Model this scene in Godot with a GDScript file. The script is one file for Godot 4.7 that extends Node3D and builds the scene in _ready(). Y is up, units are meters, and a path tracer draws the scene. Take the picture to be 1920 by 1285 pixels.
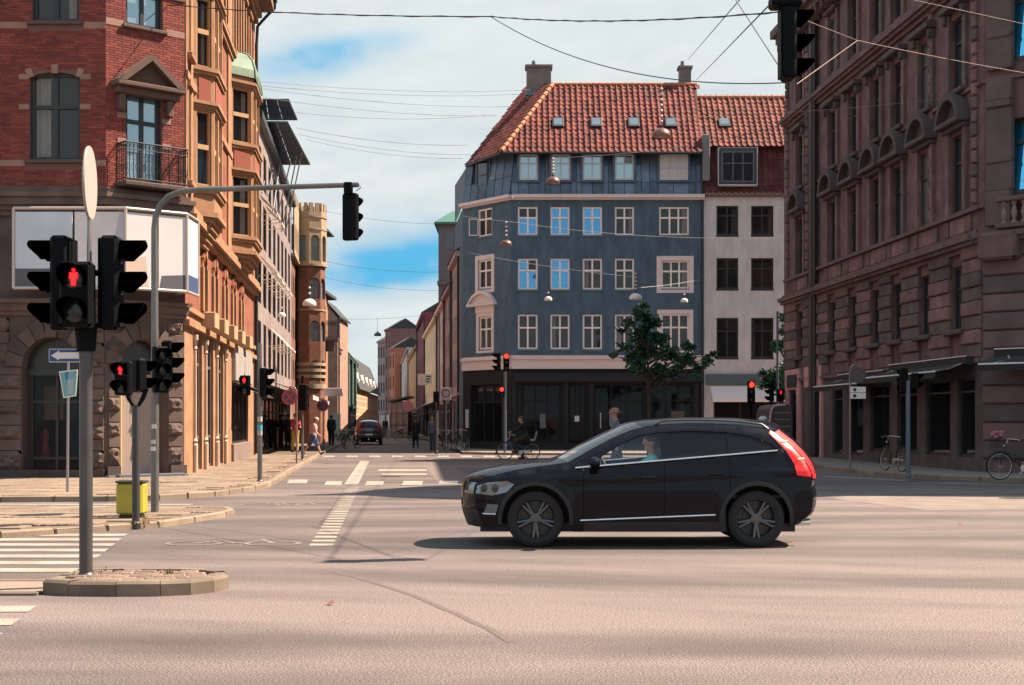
extends Node3D
# A street corner in a northern city: camera at eye height, y up, metres.
const F := 2700.0
const EYE := 1.6
const STREET := -0.0944
# ---------------------------------------------------------------- mesh builder
class B:
	var v := PackedVector3Array()
	var n := PackedVector3Array()
	var c := PackedColorArray()
	var T := Transform3D()
	var col := Color.WHITE
	var colored := false
	func tri(a: Vector3, b: Vector3, d: Vector3) -> void:
		a = T * a; b = T * b; d = T * d
		var m := (b - a).cross(d - a)
		if m.length_squared() < 1e-14: return
		m = m.normalized()
		v.append(a); v.append(d); v.append(b)
		n.append(m); n.append(m); n.append(m)
		if colored: c.append(col); c.append(col); c.append(col)
	func tris(a: Vector3, b: Vector3, d: Vector3, na: Vector3, nb: Vector3, nd: Vector3) -> void:
		v.append(T * a); v.append(T * d); v.append(T * b)
		n.append((T.basis * na).normalized()); n.append((T.basis * nd).normalized()); n.append((T.basis * nb).normalized())
		if colored: c.append(col); c.append(col); c.append(col)
	func quad(a: Vector3, b: Vector3, d: Vector3, e: Vector3) -> void:
		tri(a, b, d); tri(a, d, e)
	func quads(a: Vector3, b: Vector3, d: Vector3, e: Vector3, na: Vector3, nb: Vector3, nd: Vector3, ne: Vector3) -> void:
		tris(a, b, d, na, nb, nd); tris(a, d, e, na, nd, ne)
	func box(x0: float, x1: float, y0: float, y1: float, z0: float, z1: float, back := true) -> void:
		quad(Vector3(x0, y0, z1), Vector3(x1, y0, z1), Vector3(x1, y1, z1), Vector3(x0, y1, z1))
		if back: quad(Vector3(x1, y0, z0), Vector3(x0, y0, z0), Vector3(x0, y1, z0), Vector3(x1, y1, z0))
		quad(Vector3(x0, y0, z0), Vector3(x0, y0, z1), Vector3(x0, y1, z1), Vector3(x0, y1, z0))
		quad(Vector3(x1, y0, z1), Vector3(x1, y0, z0), Vector3(x1, y1, z0), Vector3(x1, y1, z1))
		quad(Vector3(x0, y1, z1), Vector3(x1, y1, z1), Vector3(x1, y1, z0), Vector3(x0, y1, z0))
		quad(Vector3(x0, y0, z0), Vector3(x1, y0, z0), Vector3(x1, y0, z1), Vector3(x0, y0, z1))
	func cbox(x0: float, x1: float, y0: float, y1: float, z0: float, z1: float, ch: float) -> void:
		ch = minf(ch, 0.45 * minf(x1 - x0, minf(y1 - y0, z1 - z0)))
		var lo := Vector3(x0, y0, z0)
		var hi := Vector3(x1, y1, z1)
		var mid := (lo + hi) * 0.5
		var hf := (hi - lo) * 0.5
		for ax in 3:
			for sg in [-1.0, 1.0]:
				var e := Vector3.ZERO
				e[ax] = sg
				var p := Vector3.ZERO
				p[(ax + 1) % 3] = 1.0
				var q := Vector3.ZERO
				q[(ax + 2) % 3] = sg
				var f := mid + e * hf[ax]
				var pp := p * (hf[(ax + 1) % 3] - ch)
				var qq := q * (hf[(ax + 2) % 3] - ch)
				quad(f - pp - qq, f + pp - qq, f + pp + qq, f - pp + qq)
				for s2 in [-1.0, 1.0]:
					var g := Vector3.ZERO
					g[(ax + 1) % 3] = s2
					var ln := Vector3.ZERO
					ln[(ax + 2) % 3] = hf[(ax + 2) % 3] - ch
					var a1 := mid + e * hf[ax] + g * (hf[(ax + 1) % 3] - ch)
					var b1 := mid + e * (hf[ax] - ch) + g * hf[(ax + 1) % 3]
					if sg * s2 > 0.0: quad(a1 - ln, b1 - ln, b1 + ln, a1 + ln)
					else: quad(b1 - ln, a1 - ln, a1 + ln, b1 + ln)
	func cyl(a: Vector3, b: Vector3, r0: float, r1: float, seg := 10, caps := true) -> void:
		var w := (b - a)
		if w.length() < 1e-6: return
		w = w.normalized()
		var p := w.cross(Vector3.UP if absf(w.y) < 0.9 else Vector3.RIGHT).normalized()
		var q := w.cross(p)
		for i in seg:
			var t0 := TAU * i / seg
			var t1 := TAU * (i + 1) / seg
			var d0 := p * cos(t0) + q * sin(t0)
			var d1 := p * cos(t1) + q * sin(t1)
			quads(a + d0 * r0, a + d1 * r0, b + d1 * r1, b + d0 * r1, d0, d1, d1, d0)
			if caps:
				if r0 > 0.0: tri(a, a + d1 * r0, a + d0 * r0)
				if r1 > 0.0: tri(b, b + d0 * r1, b + d1 * r1)
	func tube(pts: Array, r0: float, r1 := -1.0, seg := 8, caps := true) -> void:
		if r1 < 0.0: r1 = r0
		var m := pts.size()
		var rings := []
		var p := Vector3.ZERO
		for i in m:
			var w: Vector3 = (pts[mini(i + 1, m - 1)] - pts[maxi(i - 1, 0)]).normalized()
			if p == Vector3.ZERO: p = w.cross(Vector3.UP if absf(w.y) < 0.9 else Vector3.RIGHT).normalized()
			p = (p - w * p.dot(w)).normalized()
			var q := w.cross(p)
			var ring := []
			for k in seg + 1:
				ring.append(p * cos(TAU * k / seg) + q * sin(TAU * k / seg))
			rings.append(ring)
		for i in m - 1:
			var ra := lerpf(r0, r1, float(i) / (m - 1))
			var rb := lerpf(r0, r1, float(i + 1) / (m - 1))
			for k in seg:
				var d0: Vector3 = rings[i][k]
				var d1: Vector3 = rings[i][k + 1]
				var e0: Vector3 = rings[i + 1][k]
				var e1: Vector3 = rings[i + 1][k + 1]
				quads(pts[i] + d0 * ra, pts[i] + d1 * ra, pts[i + 1] + e1 * rb, pts[i + 1] + e0 * rb, d0, d1, e1, e0)
		if caps:
			for k in seg:
				tri(pts[0], pts[0] + rings[0][k + 1] * r0, pts[0] + rings[0][k] * r0)
				tri(pts[m - 1], pts[m - 1] + rings[m - 1][k] * r1, pts[m - 1] + rings[m - 1][k + 1] * r1)
	func lathe(prof: Array, seg := 20, a0 := 0.0, a1 := TAU) -> void:
		for i in prof.size() - 1:
			var p: Vector2 = prof[i]
			var q: Vector2 = prof[i + 1]
			var s := (q - p)
			var nr := Vector2(s.y, -s.x).normalized()
			for k in seg:
				var t0 := lerpf(a0, a1, float(k) / seg)
				var t1 := lerpf(a0, a1, float(k + 1) / seg)
				var d0 := Vector3(cos(t0), 0, -sin(t0))
				var d1 := Vector3(cos(t1), 0, -sin(t1))
				var n0 := d0 * nr.x + Vector3.UP * nr.y
				var n1 := d1 * nr.x + Vector3.UP * nr.y
				quads(d0 * p.x + Vector3.UP * p.y, d1 * p.x + Vector3.UP * p.y, d1 * q.x + Vector3.UP * q.y, d0 * q.x + Vector3.UP * q.y, n0, n1, n1, n0)
	func ball(o: Vector3, r: Vector3, seg := 12, ring := 8) -> void:
		for i in ring:
			var a0 := -PI / 2 + PI * i / ring
			var a1 := -PI / 2 + PI * (i + 1) / ring
			for k in seg:
				var t0 := TAU * k / seg
				var t1 := TAU * (k + 1) / seg
				var p := [Vector3(cos(a0) * cos(t0), sin(a0), -cos(a0) * sin(t0)), Vector3(cos(a0) * cos(t1), sin(a0), -cos(a0) * sin(t1)), Vector3(cos(a1) * cos(t1), sin(a1), -cos(a1) * sin(t1)), Vector3(cos(a1) * cos(t0), sin(a1), -cos(a1) * sin(t0))]
				quads(o + p[0] * r, o + p[1] * r, o + p[2] * r, o + p[3] * r, p[0] / r, p[1] / r, p[2] / r, p[3] / r)
	func poly(pts: PackedVector2Array, z: float, flip := false) -> void:
		var ix := Geometry2D.triangulate_polygon(pts)
		for i in range(0, ix.size(), 3):
			var a := pts[ix[i]]
			var b := pts[ix[i + 1]]
			var d := pts[ix[i + 2]]
			if ((b - a).cross(d - a) < 0.0) != flip:
				var t := b; b = d; d = t
			tri(Vector3(a.x, a.y, z), Vector3(b.x, b.y, z), Vector3(d.x, d.y, z))
	func prism(pts: PackedVector2Array, z0: float, z1: float) -> void:
		if Geometry2D.is_polygon_clockwise(pts):
			pts = pts.duplicate(); pts.reverse()
		var area := 0.0
		for i in pts.size():
			area += pts[i].cross(pts[(i + 1) % pts.size()])
		if area < 0.0:
			pts = pts.duplicate(); pts.reverse()
		poly(pts, z1)
		poly(pts, z0, true)
		for i in pts.size():
			var a := pts[i]
			var b := pts[(i + 1) % pts.size()]
			quad(Vector3(a.x, a.y, z0), Vector3(b.x, b.y, z0), Vector3(b.x, b.y, z1), Vector3(a.x, a.y, z1))
	func done(m: Material) -> ArrayMesh:
		var mesh := ArrayMesh.new()
		if v.is_empty(): return mesh
		var a := []
		a.resize(Mesh.ARRAY_MAX)
		a[Mesh.ARRAY_VERTEX] = v
		a[Mesh.ARRAY_NORMAL] = n
		if colored: a[Mesh.ARRAY_COLOR] = c
		mesh.add_surface_from_arrays(Mesh.PRIMITIVE_TRIANGLES, a)
		mesh.surface_set_material(0, m)
		return mesh
class Fac:
	var W: Transform3D
	var L: Transform3D
	var holes := []
	func at(px: float, py: float) -> Vector2:
		var d := Vector3((px - 960.0) / 2700.0, (789.0 - py) / 2700.0, -1.0)
		var o := Vector3(0, 1.6, 0)
		var t := (W.origin - o).dot(W.basis.z) / d.dot(W.basis.z)
		var q := W.affine_inverse() * (o + d * t)
		return Vector2(q.x, q.y)
	func rect(x0: float, y0: float, x1: float, y1: float) -> Array:
		var ym := (y0 + y1) / 2
		var xm := (x0 + x1) / 2
		return [at(x0, ym).x, at(x1, ym).x, at(xm, y1).y, at(xm, y0).y]
func V(x: float, y: float, z: float) -> Vector3: return Vector3(x, y, z)
func V2(x: float, y: float) -> Vector2: return Vector2(x, y)
func TB(o: Vector3) -> Transform3D: return Transform3D(Basis(), o)
var counts := {}
var rng := RandomNumberGenerator.new()
var mats := {}
var tex := {}
func numbered(s: String) -> String:
	counts[s] = counts.get(s, -1) + 1
	return s if counts[s] == 0 else "%s_%03d" % [s, counts[s]]
func P(px: float, py: float, d: float) -> Vector3:
	return V((px - 960.0) / F * d, EYE + (789.0 - py) / F * d, -d)
func G(px: float, d: float, h := 0.0) -> Vector3:
	return V((px - 960.0) / F * d, h, -d)
func plane_frame(o: Vector3, u: Vector3) -> Transform3D:
	u = u.normalized()
	return Transform3D(Basis(u, Vector3.UP, u.cross(Vector3.UP)), o)
func thing(called: String, label: String, category: String, t := Transform3D(), group := "") -> Node3D:
	var o := Node3D.new()
	o.name = numbered(called)
	o.transform = t
	o.set_meta("label", label); o.set_meta("category", category)
	if group != "": o.set_meta("group", group)
	add_child(o)
	return o
func part(parent: Node3D, called: String, b, m: Material = null, at := Transform3D()) -> MeshInstance3D:
	var o := MeshInstance3D.new()
	o.name = numbered(called)
	if b is Mesh: o.mesh = b
	else: o.mesh = b.done(m)
	if b is Mesh and m: o.material_override = m
	o.transform = at
	parent.add_child(o)
	return o
func solo(called: String, label: String, category: String, b: B, m: Material, at := Transform3D(), group := "") -> MeshInstance3D:
	var o := part(self, called, b, m, at)
	o.set_meta("label", label); o.set_meta("category", category)
	if group != "": o.set_meta("group", group)
	return o
func struct(called: String, b: B, m: Material, label := "") -> MeshInstance3D:
	var o := part(self, called, b, m)
	o.set_meta("kind", "structure")
	if label != "": o.set_meta("label", label)
	return o
func copy_of(o: Node3D, t: Transform3D, label: String) -> Node3D:
	var r: Node3D = o.duplicate()
	var base := String(o.name)
	var rx := RegEx.create_from_string("_\\d{3}$")
	r.name = numbered(rx.sub(base, ""))
	r.transform = t
	r.set_meta("label", label)
	add_child(r)
	return r
func fac(W: Transform3D, root: Node3D) -> Fac:
	var f := Fac.new()
	f.W = W
	f.L = root.transform.affine_inverse() * W
	return f
# ---------------------------------------------------------------- materials
func noise_tex(key: String, freq: float, lo: float, hi: float, oct := 4, size := 256, seed_ := 1) -> NoiseTexture2D:
	if tex.has(key): return tex[key]
	var nz := FastNoiseLite.new()
	nz.seed = seed_; nz.frequency = freq; nz.fractal_octaves = oct; nz.noise_type = FastNoiseLite.TYPE_SIMPLEX_SMOOTH
	var t := NoiseTexture2D.new()
	t.width = size; t.height = size; t.seamless = true; t.noise = nz; t.normalize = true
	var g := Gradient.new()
	g.set_color(0, Color(lo, lo, lo)); g.set_color(1, Color(hi, hi, hi))
	if key.begins_with("asphalt"):
		g.set_offset(0, 0.3); g.set_offset(1, 0.72)
	t.color_ramp = g
	tex[key] = t
	return t
func mat(key: String, c: Color, rough := 0.8, metal := 0.0, grain := 0.0, blotch := 0.0, bump := 0.0, gscale := 2.0) -> StandardMaterial3D:
	if mats.has(key): return mats[key]
	var m := StandardMaterial3D.new()
	m.resource_name = key
	m.albedo_color = c.linear_to_srgb()
	m.roughness = rough; m.metallic = metal
	if blotch > 0.0:
		var big := noise_tex("blotch%d" % roundi(blotch * 100), 0.012, 1.0 - blotch, 1.0, 5, 512, 3)
		m.albedo_texture = big
		m.uv1_triplanar = true; m.uv1_world_triplanar = true
		m.uv1_scale = Vector3.ONE * 0.16
	if grain > 0.0:
		var fine := noise_tex("grain%d" % roundi(grain * 100), 0.09, 1.0 - grain, 1.0, 3, 256, 5)
		if blotch > 0.0:
			m.detail_enabled = true; m.detail_albedo = fine; m.detail_blend_mode = BaseMaterial3D.BLEND_MODE_MUL
			m.detail_uv_layer = BaseMaterial3D.DETAIL_UV_2
			m.uv2_triplanar = true; m.uv2_world_triplanar = true
			m.uv2_scale = Vector3.ONE * gscale
		else:
			m.albedo_texture = fine
			m.uv1_triplanar = true; m.uv1_world_triplanar = true
			m.uv1_scale = Vector3.ONE * gscale
	if bump > 0.0:
		m.heightmap_enabled = true
		m.heightmap_texture = noise_tex("height", 0.05, 0.0, 1.0, 4, 256, 9)
		m.heightmap_scale = bump
		if not m.uv1_triplanar:
			m.uv1_triplanar = true; m.uv1_world_triplanar = true; m.uv1_scale = Vector3.ONE * gscale
	mats[key] = m
	return m
func glow(key: String, c: Color, e: float) -> StandardMaterial3D:
	if mats.has(key): return mats[key]
	var m := mat(key, Color(0.05, 0.02, 0.02), 0.3)
	m.emission_enabled = true; m.emission = c; m.emission_energy_multiplier = e
	return m
func glass(key: String, tint: Color, alpha: float) -> StandardMaterial3D:
	if mats.has(key): return mats[key]
	var m := StandardMaterial3D.new()
	m.resource_name = key
	var s := tint.linear_to_srgb()
	m.albedo_color = Color(s.r, s.g, s.b, alpha)
	m.transparency = BaseMaterial3D.TRANSPARENCY_ALPHA
	m.roughness = 0.02; m.metallic_specular = 0.3 if key == "shop_pane" else 0.8
	mats[key] = m
	return m
# ---------------------------------------------------------------- building helpers
func wall(b: B, u0: float, u1: float, v0: float, v1: float, holes: Array, reveal := 0.25, z := 0.0) -> void:
	var us := [u0, u1]
	var vs := [v0, v1]
	for h in holes:
		for k in [h[0], h[1]]:
			if k > u0 and k < u1: us.append(k)
		for k in [h[2], h[3]]:
			if k > v0 and k < v1: vs.append(k)
	us.sort(); vs.sort()
	for i in us.size() - 1:
		if us[i + 1] - us[i] < 1e-4: continue
		for j in vs.size() - 1:
			if vs[j + 1] - vs[j] < 1e-4: continue
			var cu: float = (us[i] + us[i + 1]) / 2
			var cv: float = (vs[j] + vs[j + 1]) / 2
			var inside := false
			for h in holes:
				if cu > h[0] and cu < h[1] and cv > h[2] and cv < h[3]:
					inside = true
					break
			if not inside:
				b.quad(V(us[i], vs[j], z), V(us[i + 1], vs[j], z), V(us[i + 1], vs[j + 1], z), V(us[i], vs[j + 1], z))
	for h in holes:
		var a: float = maxf(h[0], u0)
		var e: float = minf(h[1], u1)
		var rise: float = h[4] if h.size() > 4 else 0.0
		var sp: float = h[3] - rise
		b.quad(V(a, h[2], z), V(a, h[2], z - reveal), V(a, sp, z - reveal), V(a, sp, z))
		b.quad(V(e, h[2], z - reveal), V(e, h[2], z), V(e, sp, z), V(e, sp, z - reveal))
		b.quad(V(a, h[2], z), V(e, h[2], z), V(e, h[2], z - reveal), V(a, h[2], z - reveal))
		if rise <= 0.0:
			b.quad(V(a, sp, z - reveal), V(e, sp, z - reveal), V(e, sp, z), V(a, sp, z))
		else:
			var arc := arch_points(a, e, sp, rise, 12)
			for i in arc.size() - 1:
				var p: Vector2 = arc[i]
				var q: Vector2 = arc[i + 1]
				var corner := V(a, h[3], z) if i < arc.size() / 2 else V(e, h[3], z)
				b.tri(corner, V(p.x, p.y, z), V(q.x, q.y, z))
				b.quad(V(p.x, p.y, z - reveal), V(q.x, q.y, z - reveal), V(q.x, q.y, z), V(p.x, p.y, z))
func arch_points(a: float, e: float, sp: float, rise: float, seg := 12) -> PackedVector2Array:
	var hw := (e - a) / 2
	var R := (hw * hw + rise * rise) / (2 * rise)
	var cy := sp + rise - R
	var half := asin(clampf(hw / R, -1, 1))
	if rise > hw: half = PI - half
	var out := PackedVector2Array()
	for i in seg + 1:
		var t := lerpf(-half, half, float(i) / seg)
		out.append(V2((a + e) / 2 + R * sin(t), cy + R * cos(t)))
	return out
var win_cache := {}
# style: cols, rows (fractions from below), fw frame width, fd frame depth, frame, pane, room, rise, sill, curtain, bar
func window(parent: Node3D, L: Transform3D, u0: float, u1: float, v0: float, v1: float, st: Dictionary, called := "window") -> MeshInstance3D:
	var w := snappedf(u1 - u0, 0.02)
	var h := snappedf(v1 - v0, 0.02)
	var rise: float = st.get("rise", 0.0)
	var set_back: float = st.get("back", 0.14)
	var key := "%s|%.2f|%.2f|%.2f" % [st.key, w, h, rise]
	if not win_cache.has(key):
		var fw: float = st.get("fw", 0.07)
		var fd: float = st.get("fd", 0.08)
		var bar: float = st.get("bar", fw * 0.6)
		var cols: int = st.get("cols", 2)
		var rows: Array = st.get("rows", [0.0, 0.65, 1.0])
		var b := B.new()
		var hw := w / 2
		b.box(-hw, -hw + fw, 0, h - rise, -fd, 0)
		b.box(hw - fw, hw, 0, h - rise, -fd, 0)
		b.box(-hw + fw, hw - fw, 0, fw, -fd, 0)
		var outline := PackedVector2Array()
		if rise > 0.0:
			var outer := arch_points(-hw, hw, h - rise, rise, 12)
			var inner := arch_points(-hw + fw, hw - fw, h - rise, rise - fw, 12)
			for i in 12:
				var p := outer[i]; var q := outer[i + 1]; var pi_ := inner[i]; var qi := inner[i + 1]
				b.quad(V(pi_.x, pi_.y, 0), V(qi.x, qi.y, 0), V(q.x, q.y, 0), V(p.x, p.y, 0))
				b.quad(V(qi.x, qi.y, 0), V(pi_.x, pi_.y, 0), V(pi_.x, pi_.y, -fd), V(qi.x, qi.y, -fd))
			outline.append(V2(hw - fw, fw)); outline.append(V2(-hw + fw, fw))
			outline.append_array(inner)
		else:
			b.box(-hw + fw, hw - fw, h - fw, h, -fd, 0)
			outline = PackedVector2Array([V2(-hw + fw, fw), V2(hw - fw, fw), V2(hw - fw, h - fw), V2(-hw + fw, h - fw)])
		var iw := w - 2 * fw
		var ih := h - 2 * fw
		for k in range(1, cols):
			var x := -hw + fw + iw * k / cols
			b.box(x - bar / 2, x + bar / 2, fw, h - fw - (0.02 if rise > 0 else 0.0), -fd * 0.8, -0.004)
		for k in range(1, rows.size() - 1):
			var y: float = fw + ih * rows[k]
			b.box(-hw + fw, hw - fw, y - bar / 2, y + bar / 2, -fd * 0.8, 0.006)
		var panes := []
		for k in cols:
			for j in rows.size() - 1:
				var x0 := -hw + fw + iw * k / cols + (bar / 2 if k > 0 else 0.0)
				var x1 := -hw + fw + iw * (k + 1) / cols - (bar / 2 if k < cols - 1 else 0.0)
				var y0: float = fw + ih * rows[j] + (bar / 2 if j > 0 else 0.0)
				var y1: float = fw + ih * rows[j + 1] - (bar / 2 if j < rows.size() - 2 else 0.0)
				var cell := PackedVector2Array([V2(x0, y0), V2(x1, y0), V2(x1, y1), V2(x0, y1)])
				for pg in Geometry2D.intersect_polygons(cell, outline):
					if pg.size() < 3: continue
					var pb := B.new()
					pb.poly(pg, -fd * 0.55)
					panes.append(pb.done(null))
		var room := B.new()
		var dr: float = st.get("deep", 0.9)
		var zb := -fd
		room.quad(V(-hw, 0, -dr), V(hw, 0, -dr), V(hw, h, -dr), V(-hw, h, -dr))
		room.quad(V(-hw, 0, zb), V(-hw, 0, -dr), V(-hw, h, -dr), V(-hw, h, zb))
		room.quad(V(hw, 0, -dr), V(hw, 0, zb), V(hw, h, zb), V(hw, h, -dr))
		room.quad(V(-hw, 0, zb), V(hw, 0, zb), V(hw, 0, -dr), V(-hw, 0, -dr))
		room.quad(V(-hw, h, -dr), V(hw, h, -dr), V(hw, h, zb), V(-hw, h, zb))
		win_cache[key] = [b.done(st.frame), panes, room.done(mat("dim_room", Color(0.045, 0.04, 0.038), 0.9)), {}]
	var got: Array = win_cache[key]
	var o := part(parent, called, got[0], null, L * TB(V((u0 + u1) / 2, v0, -set_back)))
	if st.has("frame_over"): o.material_override = st.frame_over
	var panes_: Array = got[1]
	for k in panes_.size():
		var pm: Material = st.pane
		if st.has("pane2") and rng.randf() < st.get("mix", 0.5): pm = st.pane2
		var po := part(o, "pane", panes_[k], null)
		po.material_override = pm
	if st.get("room", true): part(o, "interior", got[2])
	if st.has("sill"):
		var s: float = st.sill
		var sb := B.new()
		sb.cbox(-w / 2 - s, w / 2 + s, -0.09, 0.0, -0.1, set_back + st.get("sill_out", 0.07), 0.015)
		if not got[3].has("sill"): got[3].sill = sb.done(st.sill_mat)
		part(o, "sill", got[3].sill)
	if st.has("curtain") and rng.randf() < st.get("curtain_share", 0.6):
		var side := 1.0 if rng.randf() < 0.5 else -1.0
		var cb := B.new()
		var cw := w * rng.randf_range(0.16, 0.34)
		for i in 10:
			var xa := side * (w / 2 - 0.05 - cw * i / 10)
			var xb := side * (w / 2 - 0.05 - cw * (i + 1) / 10)
			var za := -0.22 + 0.025 * sin(i * 2.1)
			var zc := -0.22 + 0.025 * sin((i + 1) * 2.1)
			if side > 0: cb.quad(V(xb, 0.1, zc), V(xa, 0.1, za), V(xa, h - 0.1, za), V(xb, h - 0.1, zc))
			else: cb.quad(V(xa, 0.1, za), V(xb, 0.1, zc), V(xb, h - 0.1, zc), V(xa, h - 0.1, za))
		part(o, "curtain", cb, st.curtain)
	return o
# like pieces laid on a surface: the first `most` as parts, the others together as one
func pieces(parent: Node3D, called: String, meshes: Array, places: Array, tints: Array, most := 300) -> void:
	# places: [Transform3D, variant number], the largest in view first
	for i in mini(most, places.size()):
		part(parent, called, meshes[places[i][1]], null, places[i][0])
	var left := places.size() - most
	if left <= 0: return
	var mm := MultiMesh.new()
	mm.transform_format = MultiMesh.TRANSFORM_3D
	mm.use_colors = true
	mm.mesh = meshes[0].duplicate()
	var m: StandardMaterial3D = meshes[0].surface_get_material(0).duplicate()
	m.albedo_color = Color.WHITE; m.vertex_color_use_as_albedo = true
	mm.mesh.surface_set_material(0, m)
	mm.instance_count = left
	for i in left:
		mm.set_instance_transform(i, places[i + most][0])
		mm.set_instance_color(i, tints[places[i + most][1]])
	var o := MultiMeshInstance3D.new()
	o.name = numbered("farther_%s" % called)
	o.multimesh = mm
	o.set_meta("kind", "stuff")
	parent.add_child(o)
func tinted(key: String, tints: Array, rough: float, grain := 0.0, blotch := 0.0, bump := 0.0, gs := 2.0) -> Array:
	var out := []
	for i in tints.size(): out.append(mat("%s%d" % [key, i], tints[i], rough, 0.0, grain, blotch, bump, gs))
	return out
func moulding(b: B, u0: float, u1: float, v0: float, steps: Array) -> void:
	var y := v0
	for s in steps:
		b.box(u0 - s[1] * 0.0, u1, y, y + s[0], -0.05, s[1], false)
		y += s[0]
# ---------------------------------------------------------------- the scene
func _ready() -> void:
	rng.seed = 11
	# --- camera, sky, sun, exposure
	var cam := Camera3D.new()
	cam.name = "camera"
	cam.projection = Camera3D.PROJECTION_FRUSTUM
	cam.position = V(0, EYE, 0)
	cam.near = 0.1; cam.far = 3000.0
	cam.size = 0.1 * 2.0 * 642.5 / F
	cam.frustum_offset = V2(0, 0.1 * 146.5 / F)
	cam.current = true
	add_child(cam)
	var we := WorldEnvironment.new()
	we.name = "surroundings"
	var env := Environment.new()
	env.background_mode = Environment.BG_SKY
	env.tonemap_mode = Environment.TONE_MAPPER_LINEAR
	env.tonemap_exposure = 3.0
	env.sdfgi_enabled = true; env.ssao_enabled = true; env.ssil_enabled = true
	var sky := Sky.new()
	var pm := PanoramaSkyMaterial.new()
	pm.panorama = ImageTexture.create_from_image(sky_image())
	sky.sky_material = pm
	env.sky = sky
	env.background_energy_multiplier = 1.0
	we.environment = env
	add_child(we)
	var sun := DirectionalLight3D.new()
	sun.name = "sun"
	sun.light_energy = 1.6
	sun.light_color = Color(1.0, 0.91, 0.81)
	sun.light_angular_distance = 0.5
	sun.shadow_enabled = true
	var to_sun := V(0.78, 1.0, -0.24).normalized()
	sun.look_at_from_position(Vector3.ZERO, -to_sun, Vector3.UP)
	add_child(sun)
	# --- the place
	ground()
	markings()
	island()
	corner_building()
	grey_building()
	tower_building()
	street_houses()
	blue_building()
	white_building()
	right_building()
	trees()
	# --- the things in it
	signals()
	street_signs()
	wires_and_lamps()
	the_car()
	bicycles()
	people()
	small_things()
func sky_image() -> Image:
	var w := 1536
	var h := 768
	var nz := FastNoiseLite.new()
	nz.seed = 4; nz.noise_type = FastNoiseLite.TYPE_SIMPLEX_SMOOTH; nz.frequency = 1.0; nz.fractal_octaves = 5
	var img := Image.create(w, h, false, Image.FORMAT_RGBAF)
	# gaps in the cloud: azimuth, elevation, widths, depth
	var gaps := [[-8.0, 13.9, 2.3, 0.75, 0.8], [-4.6, 6.2, 3.4, 1.0, 1.25], [-5.0, 14.6, 2.2, 0.6, 0.45], [25, 20, 9, 3, 0.7], [-38, 17, 10, 3, 0.8], [60, 10, 8, 2, 0.8], [120, 24, 14, 5, 0.8], [-100, 14, 12, 3, 0.8], [170, 18, 14, 4, 0.8], [-150, 35, 16, 7, 0.7], [80, 45, 20, 8, 0.7]]
	for j in h:
		var el := (0.5 - (j + 0.5) / h) * 180.0
		for i in w:
			if el < -1.0:
				img.set_pixel(i, j, Color(0.12, 0.115, 0.11))
				continue
			var az := wrapf((i + 0.5) / w * 360.0, -180.0, 180.0)
			var e := deg_to_rad(maxf(el, 0.0))
			var a := deg_to_rad(az)
			var d := V(sin(a) * cos(e), sin(e), -cos(a) * cos(e))
			var q := d / (d.y + 0.18)
			var s := nz.get_noise_3d(q.x * 0.75, 3.0, q.z * 1.1) + 0.5 * nz.get_noise_3d(q.x * 2.2 + 9.0, 7.0, q.z * 3.4)
			var cover := 0.8 - 0.2 * smoothstep(17.0, 45.0, el) + s * 0.5
			var wi := nz.get_noise_2d(az * 0.11 + 40.0, el * 0.75 - az * 0.1) + 0.6 * nz.get_noise_2d(az * 0.4, el * 2.4 - az * 0.35)
			cover += wi * 0.16
			for g in gaps:
				var dx: float = (az - g[0]) / g[2]
				var dy: float = (el - g[1] - 0.14 * (az - g[0])) / g[3]
				cover -= g[4] * exp(-(dx * dx + dy * dy)) * clampf(0.95 + 1.1 * wi, 0.2, 1.5)
			cover = smoothstep(-0.2, 0.95, cover)
			var blue := Color(0.04, 0.17, 0.275).lerp(Color(0.03, 0.12, 0.25), smoothstep(14.0, 70.0, el))
			var cloud := Color(0.262, 0.268, 0.262).lerp(Color(0.235, 0.26, 0.264), clampf(0.5 + s, 0, 1)).lerp(Color(0.235, 0.275, 0.31), smoothstep(16.0, 50.0, el))
			cloud = cloud * (1.04 + 0.07 * wi + 0.04 * s)
			img.set_pixel(i, j, blue.lerp(cloud, cover))
	return img
func sheet(b: B, pts: Array, h: float) -> void:
	var pg := PackedVector2Array()
	for p in pts: pg.append(V2(p.x, p.z))
	var ix := Geometry2D.triangulate_polygon(pg)
	for i in range(0, ix.size(), 3):
		var a := pg[ix[i]]; var e := pg[ix[i + 1]]; var d := pg[ix[i + 2]]
		if (e - a).cross(d - a) > 0.0:
			var t := e; e = d; d = t
		b.tri(V(a.x, h, a.y), V(e.x, h, e.y), V(d.x, h, d.y))
func streak_image() -> Image:
	var n := 1024
	var img := Image.create(n, n, false, Image.FORMAT_RGB8)
	var nz := FastNoiseLite.new()
	nz.seed = 21; nz.frequency = 0.004; nz.fractal_octaves = 4
	var nb := FastNoiseLite.new()
	nb.seed = 5; nb.frequency = 0.012; nb.fractal_octaves = 3
	for j in n:
		var tz := TAU * j / n
		for i in n:
			var tx := TAU * i / n
			var s := nz.get_noise_3d(cos(tx) * 60.0, sin(tx) * 60.0 + cos(tz) * 300.0, sin(tz) * 300.0)
			var t := nb.get_noise_3d(cos(tx) * 160.0, sin(tx) * 160.0 + cos(tz) * 160.0, sin(tz) * 160.0)
			var g := clampf(0.86 + s * 0.34 + t * 0.16, 0.0, 1.0)
			img.set_pixel(i, j, Color(g, g * 0.985 + 0.008, g * 0.975 + 0.02))
	return img
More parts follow.
